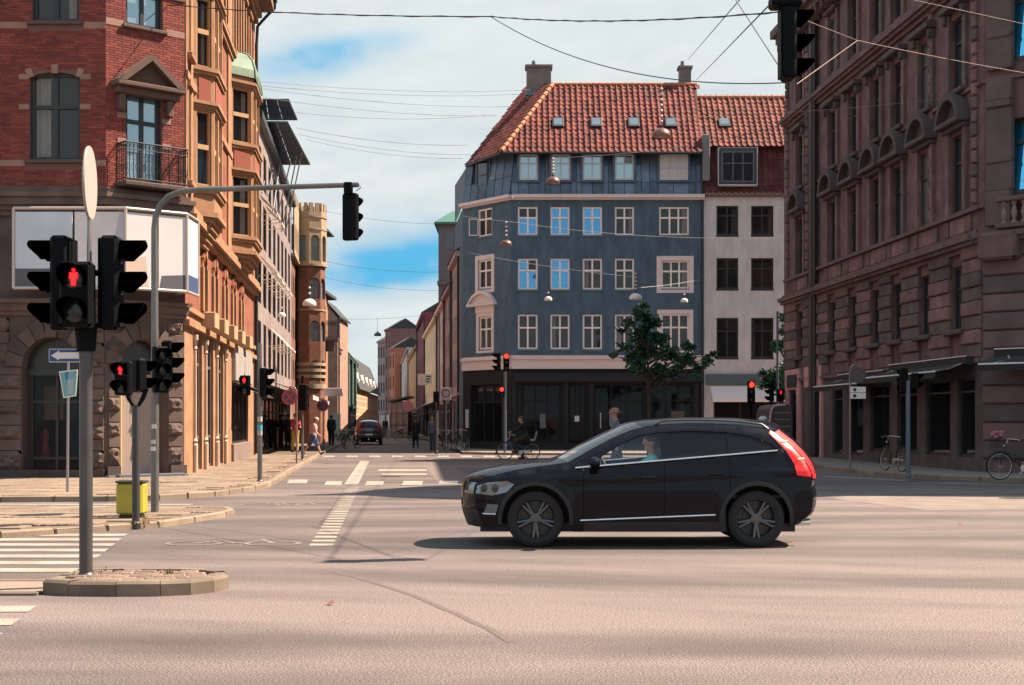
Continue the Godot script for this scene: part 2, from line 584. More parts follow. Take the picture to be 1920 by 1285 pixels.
func asphalt() -> StandardMaterial3D:
	if mats.has("asphalt"): return mats.asphalt
	var m := StandardMaterial3D.new()
	m.resource_name = "asphalt"
	m.albedo_color = Color(0.315, 0.252, 0.238).linear_to_srgb()
	m.roughness = 0.92
	m.albedo_texture = ImageTexture.create_from_image(streak_image())
	m.uv1_triplanar = true; m.uv1_world_triplanar = true
	m.uv1_scale = V(1.0 / 37.0, 1.0, 1.0 / 19.0)
	m.detail_enabled = true
	m.detail_albedo = noise_tex("asphalt_grain", 0.33, 0.45, 1.0, 2, 512, 8)
	m.detail_blend_mode = BaseMaterial3D.BLEND_MODE_MUL
	m.detail_uv_layer = BaseMaterial3D.DETAIL_UV_2
	m.uv2_triplanar = true; m.uv2_world_triplanar = true
	m.uv2_scale = Vector3.ONE * 0.33
	mats.asphalt = m
	return m
func kerb_run(parent: Node3D, pts: Array, h: float, w: float, m: Array) -> void:
	for i in pts.size() - 1:
		var a: Vector3 = pts[i]
		var e: Vector3 = pts[i + 1]
		var len_ := a.distance_to(e)
		var k := maxi(1, roundi(len_ / 1.0))
		var dir := (e - a) / len_
		var side := dir.cross(Vector3.UP)
		for j in k:
			var p := a + dir * len_ * j / k
			var l := len_ / k - 0.012
			var b := B.new()
			b.cbox(0.0, l, -0.2, h + rng.randf_range(-0.006, 0.008), -w, 0.0, 0.025)
			var t := Transform3D(Basis(dir, Vector3.UP, dir.cross(Vector3.UP)), p)
			part(parent, "kerb_stone", b, m[rng.randi() % m.size()], t)
func ground() -> void:
	var b := B.new()
	var s := 2400.0
	b.quad(V(-s, 0, s), V(s, 0, s), V(s, 0, -s), V(-s, 0, -s))
	struct("road", b, asphalt(), "worn pinkish grey asphalt of the wide junction")
	var paving := mat("paving_bed", Color(0.2, 0.15, 0.11), 0.95, 0.0, 0.4)
	var slab_tints := [Color(0.34, 0.25, 0.18), Color(0.30, 0.22, 0.157), Color(0.365, 0.272, 0.198), Color(0.265, 0.195, 0.14)]
	var slabs := tinted("paving_slab", slab_tints, 0.9, 0.25, 0.2, 0.0, 3.0)
	var sett_tints := [Color(0.30, 0.20, 0.15), Color(0.24, 0.165, 0.13), Color(0.34, 0.235, 0.18)]
	var setts := tinted("sett", sett_tints, 0.9, 0.3)
	var kerb_m := tinted("kerb", [Color(0.42, 0.31, 0.225), Color(0.37, 0.275, 0.20), Color(0.45, 0.34, 0.25)], 0.88, 0.35, 0.2)
	# pavement along the corner building, round into the side street
	var k := [G(-500, 28.2), G(0, 28.2), G(200, 28.45), G(298, 28.8), G(404, 30.2), G(479, 32.7), G(502, 34.2), G(520, 36.9), G(548, 44.5), G(577, 53.3), G(600, 64.5), G(640, 95), G(668, 140)]
	var area := k.duplicate()
	area.append_array([V(-26, 0, -140), V(-26, 0, -28.2)])
	var pv := B.new()
	sheet(pv, area, 0.1)
	var pav := struct("pavement", pv, paving, "paved footway before the brick corner building")
	kerb_run(pav, k, 0.12, 0.16, kerb_m)
	var pg := PackedVector2Array()
	for p in area: pg.append(V2(p.x, p.z))
	lay_slabs(pav, pg, slabs, slab_tints, setts, sett_tints, -15.6, -4.0, -62.0, -28.5, 0.1)
	# refuge between the crossing and the cycle lane
	var r := [G(-500, 19.5), G(0, 19.5), G(202, 20.8), G(298, 21.5), G(366, 22.6), G(425, 23.9), G(440, 24.7), G(430, 25.25), G(377, 25.5), G(298, 25.5), G(0, 25.4), G(-500, 25.4)]
	var rv := B.new()
	sheet(rv, r, 0.075)
	var ref := struct("refuge", rv, paving, "long paved refuge beside the zebra crossing")
	kerb_run(ref, r.slice(0, 11), 0.09, 0.14, kerb_m)
	pg = PackedVector2Array()
	for p in r: pg.append(V2(p.x, p.z))
	lay_slabs(ref, pg, slabs, slab_tints, setts, sett_tints, -10.5, -4.8, -25.3, -19.6, 0.075)
	# pavement before the blue building and the white one
	var kb := [G(868, 68.6), G(958, 66.6), G(1100, 66.2), G(1330, 66.2), G(1480, 67.5)]
	var ab := kb.duplicate()
	ab.append_array([V(14, 0, -84), V(-2.6, 0, -84), V(-9.4, 0, -170), G(735, 170.0), G(800, 115.0), G(842, 80.0)])
	var bv := B.new()
	sheet(bv, ab, 0.1)
	var pb := struct("pavement", bv, mat("far_paving", Color(0.3, 0.26, 0.23), 0.9, 0.0, 0.3), "footway before the blue house")
	kerb_run(pb, kb, 0.12, 0.16, kerb_m)
	# pavement along the long sandstone building
	var kr := [G(1482, 66.5), G(1500, 58.0), G(1548, 46.8), G(1640, 42.0), G(1760, 39.0), G(1920, 37.2), G(2300, 36.0)]
	var ar := kr.duplicate()
	ar.append_array([V(44, 0, -38), V(44, 0, -70), V(12, 0, -70)])
	var cv := B.new()
	sheet(cv, ar, 0.1)
	var pr := struct("pavement", cv, mat("far_paving", Color(0.3, 0.26, 0.23), 0.9), "footway along the sandstone building")
	var back := kr.duplicate(); back.reverse()
	kerb_run(pr, kr, 0.12, 0.16, kerb_m)
	# small dark covers and spots in the road
	var mh := B.new()
	mh.T = TB(G(1905, 29.6, 0.004))
	mh.lathe([V2(0.34, 0.0), V2(0.32, 0.006), V2(0.0, 0.006)], 24)
	struct("manhole_cover", mh, mat("iron", Color(0.05, 0.045, 0.045), 0.6, 0.4), "round iron cover set in the road")
func lay_slabs(parent: Node3D, pg: PackedVector2Array, slabs: Array, st: Array, setts: Array, tt: Array, x0: float, x1: float, z0: float, z1: float, y: float) -> void:
	var meshes := []
	for m in slabs:
		var b := B.new()
		b.cbox(-0.394, 0.394, -0.02, 0.02, -0.306, 0.306, 0.008)
		meshes.append(b.done(m))
	var sm := []
	for m in setts:
		var b := B.new()
		b.cbox(-0.046, 0.046, -0.02, 0.018, -0.046, 0.046, 0.012)
		sm.append(b.done(m))
	var places := []
	var small := []
	var row := 0
	var z := z1
	while z > z0:
		var strip := row % 3 == 2
		var dz := 0.22 if strip else 0.62
		var x := x0 + (0.4 if row % 2 else 0.0)
		while x < x1:
			if strip:
				for a in 8:
					for e in 2:
						var p := V2(x + a * 0.1, z - 0.06 - e * 0.1)
						if inside_margin(p, pg, 0.24): small.append([Transform3D(Basis(Vector3.UP, rng.randf_range(-0.1, 0.1)), V(p.x, y + rng.randf_range(-0.004, 0.004), p.y)), rng.randi() % sm.size()])
			else:
				var p := V2(x + 0.4, z - 0.31)
				if inside_margin(p, pg, 0.52): places.append([Transform3D(Basis(V(1, rng.randf_range(-0.006, 0.006), 0), Vector3.UP, Vector3.BACK), V(p.x, y + rng.randf_range(-0.003, 0.003), p.y)), rng.randi() % meshes.size()])
			x += 0.8
		z -= dz
		row += 1
	pieces(parent, "paving_slab", meshes, places, st, 300)
	pieces(parent, "sett", sm, small, tt, 0)
func inside_margin(p: Vector2, pg: PackedVector2Array, m: float) -> bool:
	for o in [V2(m, 0), V2(-m, 0), V2(0, m * 0.8), V2(0, -m * 0.8)]:
		if not Geometry2D.is_point_in_polygon(p + o, pg): return false
	return true
func paint_mat() -> StandardMaterial3D:
	return mat("road_paint", Color(0.56, 0.485, 0.42), 0.8, 0.0, 0.35, 0.25, 0.0, 1.4)
func mark(parent: Node3D, called: String, pts: Array) -> void:
	var b := B.new()
	sheet(b, pts, 0.006)
	part(parent, called, b, paint_mat())
func marking_root(label: String) -> Node3D:
	var o := Node3D.new()
	o.name = numbered("road_marking")
	o.set_meta("kind", "structure"); o.set_meta("label", label)
	add_child(o)
	return o
func markings() -> void:
	var z := marking_root("zebra crossing stripes between the two refuges")
	for i in 16:
		var d := 20.1 - i * 0.79
		var xr := -5.45 + (20.3 - d) * 0.168
		if d < 14.9 and d > 12.75: continue
		mark(z, "stripe", [V(-14, 0, -d - 0.19), V(xr, 0, -d - 0.19), V(xr + 0.05, 0, -d + 0.19), V(-14, 0, -d + 0.19)])
	var z2 := marking_root("zebra stripes across the cycle lane")
	for d in [26.0, 26.7, 27.4]:
		mark(z2, "stripe", [V(-12, 0, -d - 0.17), V(-5.4 - (d - 26) * 0.5, 0, -d - 0.17), V(-5.4 - (d - 26) * 0.5, 0, -d + 0.17), V(-12, 0, -d + 0.17)])
	var l := marking_root("broken block line of the cycle lane")
	var d := 18.5
	while d < 34.5:
		var x := -2.45 - (d - 18.4) * 0.0855
		mark(l, "block", [V(x - 0.15, 0, -d - 0.16), V(x + 0.15, 0, -d - 0.16), V(x + 0.17, 0, -d + 0.14), V(x - 0.13, 0, -d + 0.14)])
		d += 0.62
	var s := marking_root("solid white line running up the side street")
	mark(s, "line", [V(-4.3 + 0.15, 0, -57), V(-4.3 - 1.45, 0, -57), V(-4.3 - 1.2, 0, -57.0), V(-4.0 + 0.18, 0, -36)].slice(0, 0) + [V(-6.0, 0, -57), V(-5.65, 0, -57), V(-3.85, 0, -36), V(-4.2, 0, -36)])
	var sq := marking_root("row of large white squares across the side street")
	for x in [[538, 575, 37.5], [608, 640, 36.5], [684, 718, 36.5], [753, 791, 36.6], [822, 858, 37.2]]:
		mark(sq, "square", [G(x[0] + 4, x[2] + 1.4), G(x[1] + 2, x[2] + 1.4), G(x[1], x[2] - 0.9), G(x[0], x[2] - 0.9)])
	var fr := marking_root("farther row of small white squares across the side street")
	for i in 9:
		var px := 606.0 + i * 43.0
		mark(fr, "square", [G(px, 65.5), G(px + 21, 65.5), G(px + 21, 63.0), G(px, 63.0)])
	var st := marking_root("long white stop bars in the side street")
	mark(st, "bar", [G(712, 47.2), G(800, 47.2), G(800, 45.6), G(706, 45.6)])
	mark(st, "bar", [G(716, 43.4), G(800, 43.4), G(800, 42.2), G(716, 42.2)])
	var rt := marking_root("thin white lines in the roadway beside the sandstone building")
	mark(rt, "line", [G(1545, 41.4), G(1700, 38.6), G(1700, 38.2), G(1545, 40.8)])
	mark(rt, "line", [G(1760, 36.9), G(1960, 35.4), G(1960, 35.1), G(1760, 36.5)])
	# darker repair patch, then sunlight painted on the road as a paler sheet
	var pa := B.new()
	sheet(pa, [G(796, 51.0), G(850, 50.0), G(905, 36.5), G(824, 36.5)], 0.003)
	struct("tinted_road_patch", pa, mat("patch", Color(0.21, 0.15, 0.15), 0.9, 0.0, 0.3), "darker reddish repair in the side street")
	var pb := B.new()  # paler colour stands for sun falling on the road, not other asphalt
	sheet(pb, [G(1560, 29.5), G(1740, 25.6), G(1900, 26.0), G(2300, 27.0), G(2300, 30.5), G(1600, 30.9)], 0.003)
	struct("tinted_road_patch", pb, mat("sunlit_road_tint", Color(0.31, 0.245, 0.215), 0.9, 0.0, 0.3, 0.2), "paler sheet painted as sunlit asphalt in the main road")
	bicycle_mark("bicycle symbol painted in the near cycle lane", V(-3.62, 0, -18.95), 1.7, 1.15)
	bicycle_mark("bicycle symbol painted in the farther cycle lane", V(-4.25, 0, -27.6), 1.75, 1.5)
	# crack that runs across the near lanes
	var cr := B.new()
	var a := G(630, 15.2)
	for i in 22:
		var t := i / 21.0
		var q := G(lerpf(630, 960, t), lerpf(15.2, 10.4, t)) + V(rng.randf_range(-0.02, 0.02), 0, rng.randf_range(-0.03, 0.03))
		if i > 0: sheet(cr, [a + V(-0.035, 0, 0), q + V(-0.035, 0, 0), q + V(0.035, 0, 0), a + V(0.035, 0, 0)], 0.0025)
		a = q
	struct("road_joint", cr, mat("joint", Color(0.165, 0.125, 0.12), 0.9, 0.0, 0.4), "sealed joint across the road")
func bicycle_mark(label: String, at: Vector3, w: float, h: float) -> void:
	var o := marking_root(label)
	var b := B.new()
	var rib := func(p: Vector2, q: Vector2, t: float) -> void:
		var s := (q - p).normalized().orthogonal() * t
		var c := [p + s, q + s, q - s, p - s]
		var pts := []
		for k in c: pts.append(at + V(k.x * w, 0, -k.y * h))
		sheet(b, pts, 0.006)
	for cx in [-0.3, 0.3]:
		for i in 24:
			var t0 := TAU * i / 24
			var t1 := TAU * (i + 1) / 24
			rib.call(V2(cx + 0.2 * cos(t0), -0.2 + 0.27 * sin(t0)), V2(cx + 0.2 * cos(t1), -0.2 + 0.27 * sin(t1)), 0.022)
	for s in [[-0.3, -0.2, -0.14, 0.2], [-0.14, 0.2, 0.17, 0.2], [0.3, -0.2, 0.14, 0.38], [0.14, 0.38, 0.24, 0.4], [-0.14, 0.2, 0.02, -0.2], [0.02, -0.2, 0.17, 0.2], [-0.3, -0.2, 0.02, -0.2], [-0.17, 0.32, -0.14, 0.2], [-0.25, 0.32, -0.09, 0.32]]:
		rib.call(V2(s[0], s[1]), V2(s[2], s[3]), 0.022)
	part(o, "symbol", b, mat("worn_paint", Color(0.44, 0.365, 0.33), 0.85, 0.0, 0.5, 0.3, 0.0, 2.5))
func island() -> void:
	# kerbed traffic island at the foot of the nearest signal
	var root := Node3D.new()
	root.name = "traffic_island"
	root.set_meta("kind", "structure"); root.set_meta("label", "small kerbed island with uneven stone setts on top")
	add_child(root)
	var rim := []
	var near_ := 13.15
	for q in [[-4.32, 13.25], [-4.05, 13.12], [-3.6, 13.08], [-3.2, 13.1], [-2.95, 13.2], [-2.78, 13.42], [-2.7, 13.72], [-2.78, 14.0], [-2.98, 14.22], [-3.3, 14.34], [-3.9, 14.36], [-4.3, 14.2]]:
		rim.append(V(q[0], 0, -q[1]))
	var kerb_m := tinted("island_kerb", [Color(0.36, 0.27, 0.20), Color(0.32, 0.235, 0.18), Color(0.4, 0.30, 0.225)], 0.9, 0.4, 0.3, 1.2, 5.0)
	var inner := []
	var c := V(-3.5, 0, -13.73)
	for p in rim: inner.append(c + (p - c) * V(0.86, 1, 0.76))
	for i in rim.size():
		var a: Vector3 = rim[i]; var e: Vector3 = rim[(i + 1) % rim.size()]
		var ai: Vector3 = inner[i]; var ei: Vector3 = inner[(i + 1) % rim.size()]
		var g := (e - a) * 0.008
		a += g; e -= g; ai += g; ei -= g
		var h := 0.135 + rng.randf_range(-0.006, 0.004)
		var u := Vector3.UP
		var b := B.new()
		var bev := (ai - a) * 0.16
		var bev2 := (ei - e) * 0.16
		b.quad(a - u * 0.1, e - u * 0.1, e + u * (h - 0.025), a + u * (h - 0.025))
		b.quad(a + u * (h - 0.025), e + u * (h - 0.025), e + bev2 + u * h, a + bev + u * h)
		b.quad(a + bev + u * h, e + bev2 + u * h, ei + u * h, ai + u * h)
		b.quad(e - u * 0.1, ei - u * 0.1, ei + u * h, e + u * (h - 0.025))
		b.quad(ai - u * 0.1, a - u * 0.1, a + u * (h - 0.025), ai + u * h)
		b.quad(ei - u * 0.1, ai - u * 0.1, ai + u * h, ei + u * h)
		part(root, "kerb_stone", b, kerb_m[i % 3])
	var bed := B.new()
	sheet(bed, inner, 0.1)
	part(root, "bedding", bed, mat("sand_bed", Color(0.22, 0.155, 0.11), 0.95, 0.0, 0.4))
	var pg := PackedVector2Array()
	for p in inner: pg.append(V2(p.x, p.z))
	var sett_m := tinted("island_sett", [Color(0.32, 0.225, 0.17), Color(0.27, 0.19, 0.145), Color(0.36, 0.255, 0.195), Color(0.24, 0.17, 0.135)], 0.9, 0.4, 0.0, 0.8, 6.0)
	var row := 0
	var zz := -14.2
	while zz < -13.2:
		var x := -4.4 + rng.randf() * 0.1
		while x < -2.7:
			var w := rng.randf_range(0.13, 0.24)
			var p := V2(x + w / 2, zz)
			if Geometry2D.is_point_in_polygon(p, pg):
				var b := B.new()
				b.cbox(-w / 2 + 0.007, w / 2 - 0.007, 0.0, 0.045 + rng.randf_range(-0.004, 0.004), -0.068, 0.068, 0.012)
				part(root, "sett", b, sett_m[rng.randi() % 4], Transform3D(Basis.from_euler(V(rng.randf_range(-0.03, 0.03), rng.randf_range(-0.06, 0.06), rng.randf_range(-0.03, 0.03))), V(p.x, 0.088, zz)))
			x += w
		zz += 0.149
		row += 1
	# low ramped kerb that carries the island on to the left
	var lo := B.new()
	lo.cbox(-8.0, -4.34, -0.1, 0.028, -13.3, -13.14, 0.01)
	lo.cbox(-8.0, -4.34, -0.1, 0.024, -14.36, -14.2, 0.01)
	part(root, "flush_kerb", lo, kerb_m[1])
	var mid := B.new()
	mid.quad(V(-8, 0.014, -13.3), V(-4.34, 0.014, -13.3), V(-4.34, 0.014, -14.2), V(-8, 0.014, -14.2))
	part(root, "flush_paving", mid, mat("flush_pave", Color(0.33, 0.25, 0.2), 0.9, 0.0, 0.35))
	# weeds in the joints
	var wd := B.new()
	for t in [V(-4.05, 0.1, -13.9), V(-4.15, 0.1, -13.8), V(-3.3, 0.12, -13.85), V(-3.95, 0.12, -14.05)]:
		for k in 9:
			var o: Vector3 = t + V(rng.randf_range(-0.09, 0.09), 0, rng.randf_range(-0.05, 0.05))
			var a := rng.randf() * TAU
			var d := V(cos(a), 0, sin(a)) * 0.025
			var tip: Vector3 = o + V(rng.randf_range(-0.04, 0.04), rng.randf_range(0.03, 0.085), rng.randf_range(-0.04, 0.04))
			wd.tri(o - d * 0.4, o + d * 0.4, tip)
			wd.tri(o + d.rotated(Vector3.UP, 1.5) * 0.4, o - d.rotated(Vector3.UP, 1.5) * 0.4, tip)
	var we := part(self, "weeds", wd, mat("weed", Color(0.11, 0.11, 0.035), 0.8))
	we.set_meta("kind", "stuff"); we.set_meta("label", "tufts of weeds between the setts of the small island")
# ---------------------------------------------------------------- brick corner building
func brick_field(parent: Node3D, L: Transform3D, u0: float, u1: float, v0: float, v1: float, holes: Array, out: Array) -> void:
	var ch := 0.0672
	var row := 0
	var v := v0
	while v + ch < v1:
		var u := u0 + (-0.12 if row % 2 else 0.0)
		while u < u1:
			var header := row % 2 == 0 and false
			var w := 0.232
			var a := maxf(u, u0)
			var e := minf(u + w, u1)
			for h in holes:
				if v + ch > h[2] and v < h[3]:
					if a >= h[0] - 0.01 and e <= h[1] + 0.01: e = a
					elif a < h[0] and e > h[0]: e = h[0]
					elif a < h[1] and e > h[1]: a = h[1]
			if e - a > 0.04:
				var t := L * Transform3D(Basis(V((e - a - 0.012) / 0.22, 0, 0), Vector3.UP, Vector3.BACK), V((a + e) / 2, v + ch / 2, rng.randf_range(-0.003, 0.003)))
				out.append([t, rng.randi() % 4])
			u += w + 0.004
		v += ch
		row += 1
func stone_block(w: float, h: float, d: float, bev: float) -> B:
	var b := B.new()
	b.quad(V(-w / 2 + bev, bev, d), V(w / 2 - bev, bev, d), V(w / 2 - bev, h - bev, d), V(-w / 2 + bev, h - bev, d))
	var o := [V(-w / 2, 0, d - bev), V(w / 2, 0, d - bev), V(w / 2, h, d - bev), V(-w / 2, h, d - bev)]
	var i := [V(-w / 2 + bev, bev, d), V(w / 2 - bev, bev, d), V(w / 2 - bev, h - bev, d), V(-w / 2 + bev, h - bev, d)]
	for k in 4:
		var k2 := (k + 1) % 4
		b.quad(o[k], o[k2], i[k2], i[k])
		b.quad(V(o[k].x, o[k].y, -0.02), V(o[k2].x, o[k2].y, -0.02), o[k2], o[k])
	return b
func rough_block(w: float, h: float, d: float) -> B:
	var b := B.new()
	var nx := maxi(3, roundi(w / 0.09))
	var ny := maxi(3, roundi(h / 0.09))
	var g := []
	for j in ny + 1:
		var r := []
		for i in nx + 1:
			var edge := i == 0 or j == 0 or i == nx or j == ny
			r.append(V(-w / 2 + w * i / nx + (0.0 if edge else rng.randf_range(-0.02, 0.02)), h * j / ny + (0.0 if edge else rng.randf_range(-0.02, 0.02)), 0.03 if edge else d * rng.randf_range(0.45, 1.15)))
		g.append(r)
	for j in ny:
		for i in nx:
			if (i + j) % 2 == 0:
				b.tri(g[j][i], g[j][i + 1], g[j + 1][i + 1]); b.tri(g[j][i], g[j + 1][i + 1], g[j + 1][i])
			else:
				b.tri(g[j][i], g[j][i + 1], g[j + 1][i]); b.tri(g[j][i + 1], g[j + 1][i + 1], g[j + 1][i])
	b.box(-w / 2, w / 2, 0, h, -0.02, 0.03)
	return b
func arch_stones(root: Node3D, L: Transform3D, h: Array, m: Array, thick: float, out: float, n := 9) -> void:
	var c := V2((h[0] + h[1]) / 2, h[3] - h[4])
	var r0: float = (h[1] - h[0]) / 2 + 0.01
	for i in n:
		var t0 := PI * i / n + 0.012
		var t1 := PI * (i + 1) / n - 0.012
		var r1 := r0 + thick * (1.25 if i == n / 2 else (1.0 if i % 2 else 0.86))
		var pg := PackedVector2Array()
		for k in 5: pg.append(c + V2(cos(lerpf(t0, t1, k / 4.0)), sin(lerpf(t0, t1, k / 4.0))) * r0)
		pg.append(c + V2(cos(t1), sin(t1)) * r1)
		pg.append(c + V2(cos(t0), sin(t0)) * r1)
		var b := B.new()
		b.prism(pg, -0.02, out + 0.012 * (i % 3) + (0.03 if i == n / 2 else 0.0))
		part(root, "arch_stone", b, m[i % m.size()], L)
func pier_stones(root: Node3D, L: Transform3D, u0: float, u1: float, v0: float, v1: float, m: Array) -> void:
	var v := v0
	var k := 0
	while v < v1 - 0.1:
		var h := minf((0.5 if k == 0 else 0.36) if k % 2 == 0 else 0.3, v1 - v)
		var t := L * TB(V((u0 + u1) / 2, v, 0))
		if k % 2 == 0: part(root, "rough_stone", rough_block(u1 - u0 - 0.02, h - 0.015, 0.13), m[k % m.size()], t)
		else: part(root, "stone", stone_block(u1 - u0 - 0.03, h - 0.015, 0.045, 0.012), m[(k + 1) % m.size()], t)
		v += h
		k += 1
func plan_prism(b: B, pts: Array, y0: float, y1: float) -> void:
	var area := 0.0
	for i in pts.size():
		area += pts[i].cross(pts[(i + 1) % pts.size()])
	var q := pts.duplicate()
	if area > 0.0: q.reverse()
	var pg := PackedVector2Array(q)
	var ix := Geometry2D.triangulate_polygon(pg)
	for i in range(0, ix.size(), 3):
		var a := pg[ix[i]]; var e := pg[ix[i + 1]]; var d := pg[ix[i + 2]]
		if (e - a).cross(d - a) > 0.0:
			var t := e; e = d; d = t
		b.tri(V(a.x, y1, a.y), V(e.x, y1, e.y), V(d.x, y1, d.y))
		b.tri(V(a.x, y0, a.y), V(d.x, y0, d.y), V(e.x, y0, e.y))
	for i in q.size():
		var a: Vector2 = q[i]; var e: Vector2 = q[(i + 1) % q.size()]
		b.quad(V(e.x, y0, e.y), V(a.x, y0, a.y), V(a.x, y1, a.y), V(e.x, y1, e.y))
func loft_plan(b: B, lo: Array, hi: Array, y0: float, y1: float) -> void:
	for i in lo.size() - 1:
		b.quad(V(lo[i].x, y0, lo[i].y), V(lo[i + 1].x, y0, lo[i + 1].y), V(hi[i + 1].x, y1, hi[i + 1].y), V(hi[i].x, y1, hi[i].y))
func bay_plan(u0: float, p: float, w: float, grow := 0.0) -> Array:
	return [V2(u0 - grow, 0), V2(u0 + p - grow * 0.4, p + grow), V2(u0 + p + w + grow * 0.4, p + grow), V2(u0 + 2 * p + w + grow, 0)]
func oriel(root: Node3D, f: Fac, called: String, u0: float, p: float, w: float, wins: Array, v0: float, v1: float, m: Material, panel: Material, st: Dictionary) -> Node3D:
	# a bay that stands out from the wall: two canted sides and a front, each with its windows
	var o := Node3D.new()
	o.name = numbered(called)
	o.transform = f.L
	root.add_child(o)
	var pts := bay_plan(u0, p, w)
	var b := B.new()
	for k in 3:
		var a: Vector2 = pts[k]; var e: Vector2 = pts[k + 1]
		var len_ := a.distance_to(e)
		var fl := plane_frame(V(a.x, 0, a.y), V(e.x - a.x, 0, e.y - a.y))
		var holes := []
		for q in wins:
			if k == 1:
				var c := maxi(1, roundi(len_ / 1.1))
				for i in c: holes.append([len_ * i / c + 0.14, len_ * (i + 1) / c - 0.14, q[0], q[1]])
			else: holes.append([0.12, len_ - 0.1, q[0], q[1]])
		b.T = fl
		wall(b, 0, len_, v0, v1, holes, 0.16)
		for h in holes: window(o, fl, h[0], h[1], h[2], h[3], st)

		for i in wins.size() - 1:
			var lo: float = wins[i][1] + 0.3
			var hi: float = wins[i + 1][0] - 0.3
			if hi - lo > 0.25:
				var pb := B.new()
				pb.cbox(0.16, len_ - 0.14, lo, hi, -0.05, 0.03, 0.01)
				part(o, "panel", pb, panel, fl)
	b.T = Transform3D()
	part(o, "bay_wall", b, m)
	var t := B.new()
	for q in wins:
		for y in [[q[0] - 0.22, 0.1, 0.09], [q[0] - 0.12, 0.12, 0.14], [q[1] + 0.08, 0.1, 0.06], [q[1] + 0.18, 0.1, 0.13]]:
			t = B.new()
			plan_prism(t, bay_plan(u0, p, w, y[2]) + [V2(u0 + 2 * p + w, -0.1), V2(u0, -0.1)], y[0], y[0] + y[1])
			part(o, "string_course", t, m)
	t = B.new()
	plan_prism(t, bay_plan(u0, p, w, 0.12) + [V2(u0 + 2 * p + w, -0.1), V2(u0, -0.1)], v0 - 0.14, v0)
	part(o, "string_course", t, m)
	var cb := B.new()
	var steps := 5
	for i in steps:
		var k0 := 1.0 - float(i) / steps * 0.82
		var lo := []
		for q in bay_plan(u0, p, w): lo.append(V2(lerpf(u0 + p + w / 2, q.x, 0.35 + 0.65 * k0), q.y * k0))
		plan_prism(cb, lo + [V2(u0 + 2 * p + w - 0.3, -0.1), V2(u0 + 0.3, -0.1)], v0 - 0.14 - 0.15 * (i + 1), v0 - 0.14 - 0.15 * i)
	part(o, "corbel", cb, m)
	return o
func railing(b: B, pts: Array, y0: float, h: float, gap := 0.11) -> void:
	for i in pts.size() - 1:
		var a: Vector3 = pts[i]; var e: Vector3 = pts[i + 1]
		var up := Vector3.UP
		b.cyl(a + up * (y0 + h), e + up * (y0 + h), 0.022, 0.022, 6)
		b.cyl(a + up * (y0 + 0.06), e + up * (y0 + 0.06), 0.015, 0.015, 6)
		b.cyl(a + up * (y0 + h - 0.18), e + up * (y0 + h - 0.18), 0.012, 0.012, 6)
		var n := maxi(2, roundi(a.distance_to(e) / gap))
		for k in n + 1:
			var q := a.lerp(e, float(k) / n)
			b.cyl(q + up * y0, q + up * (y0 + h), 0.011, 0.011, 5)
			if k < n:
				var c := a.lerp(e, (k + 0.5) / n) + up * (y0 + h - 0.09)
				var dir := (e - a).normalized()
				var ring := []
				for s in 9: ring.append(c + (dir * cos(TAU * s / 8) + up * sin(TAU * s / 8)) * gap * 0.38)
				b.tube(ring, 0.007, -1, 4, false)
				var low := a.lerp(e, (k + 0.5) / n) + up * (y0 + h * 0.36)
				b.tube([low + dir * 0.03 - up * 0.12, low - dir * 0.02, low + dir * 0.025 + up * 0.1], 0.007, -1, 4, false)
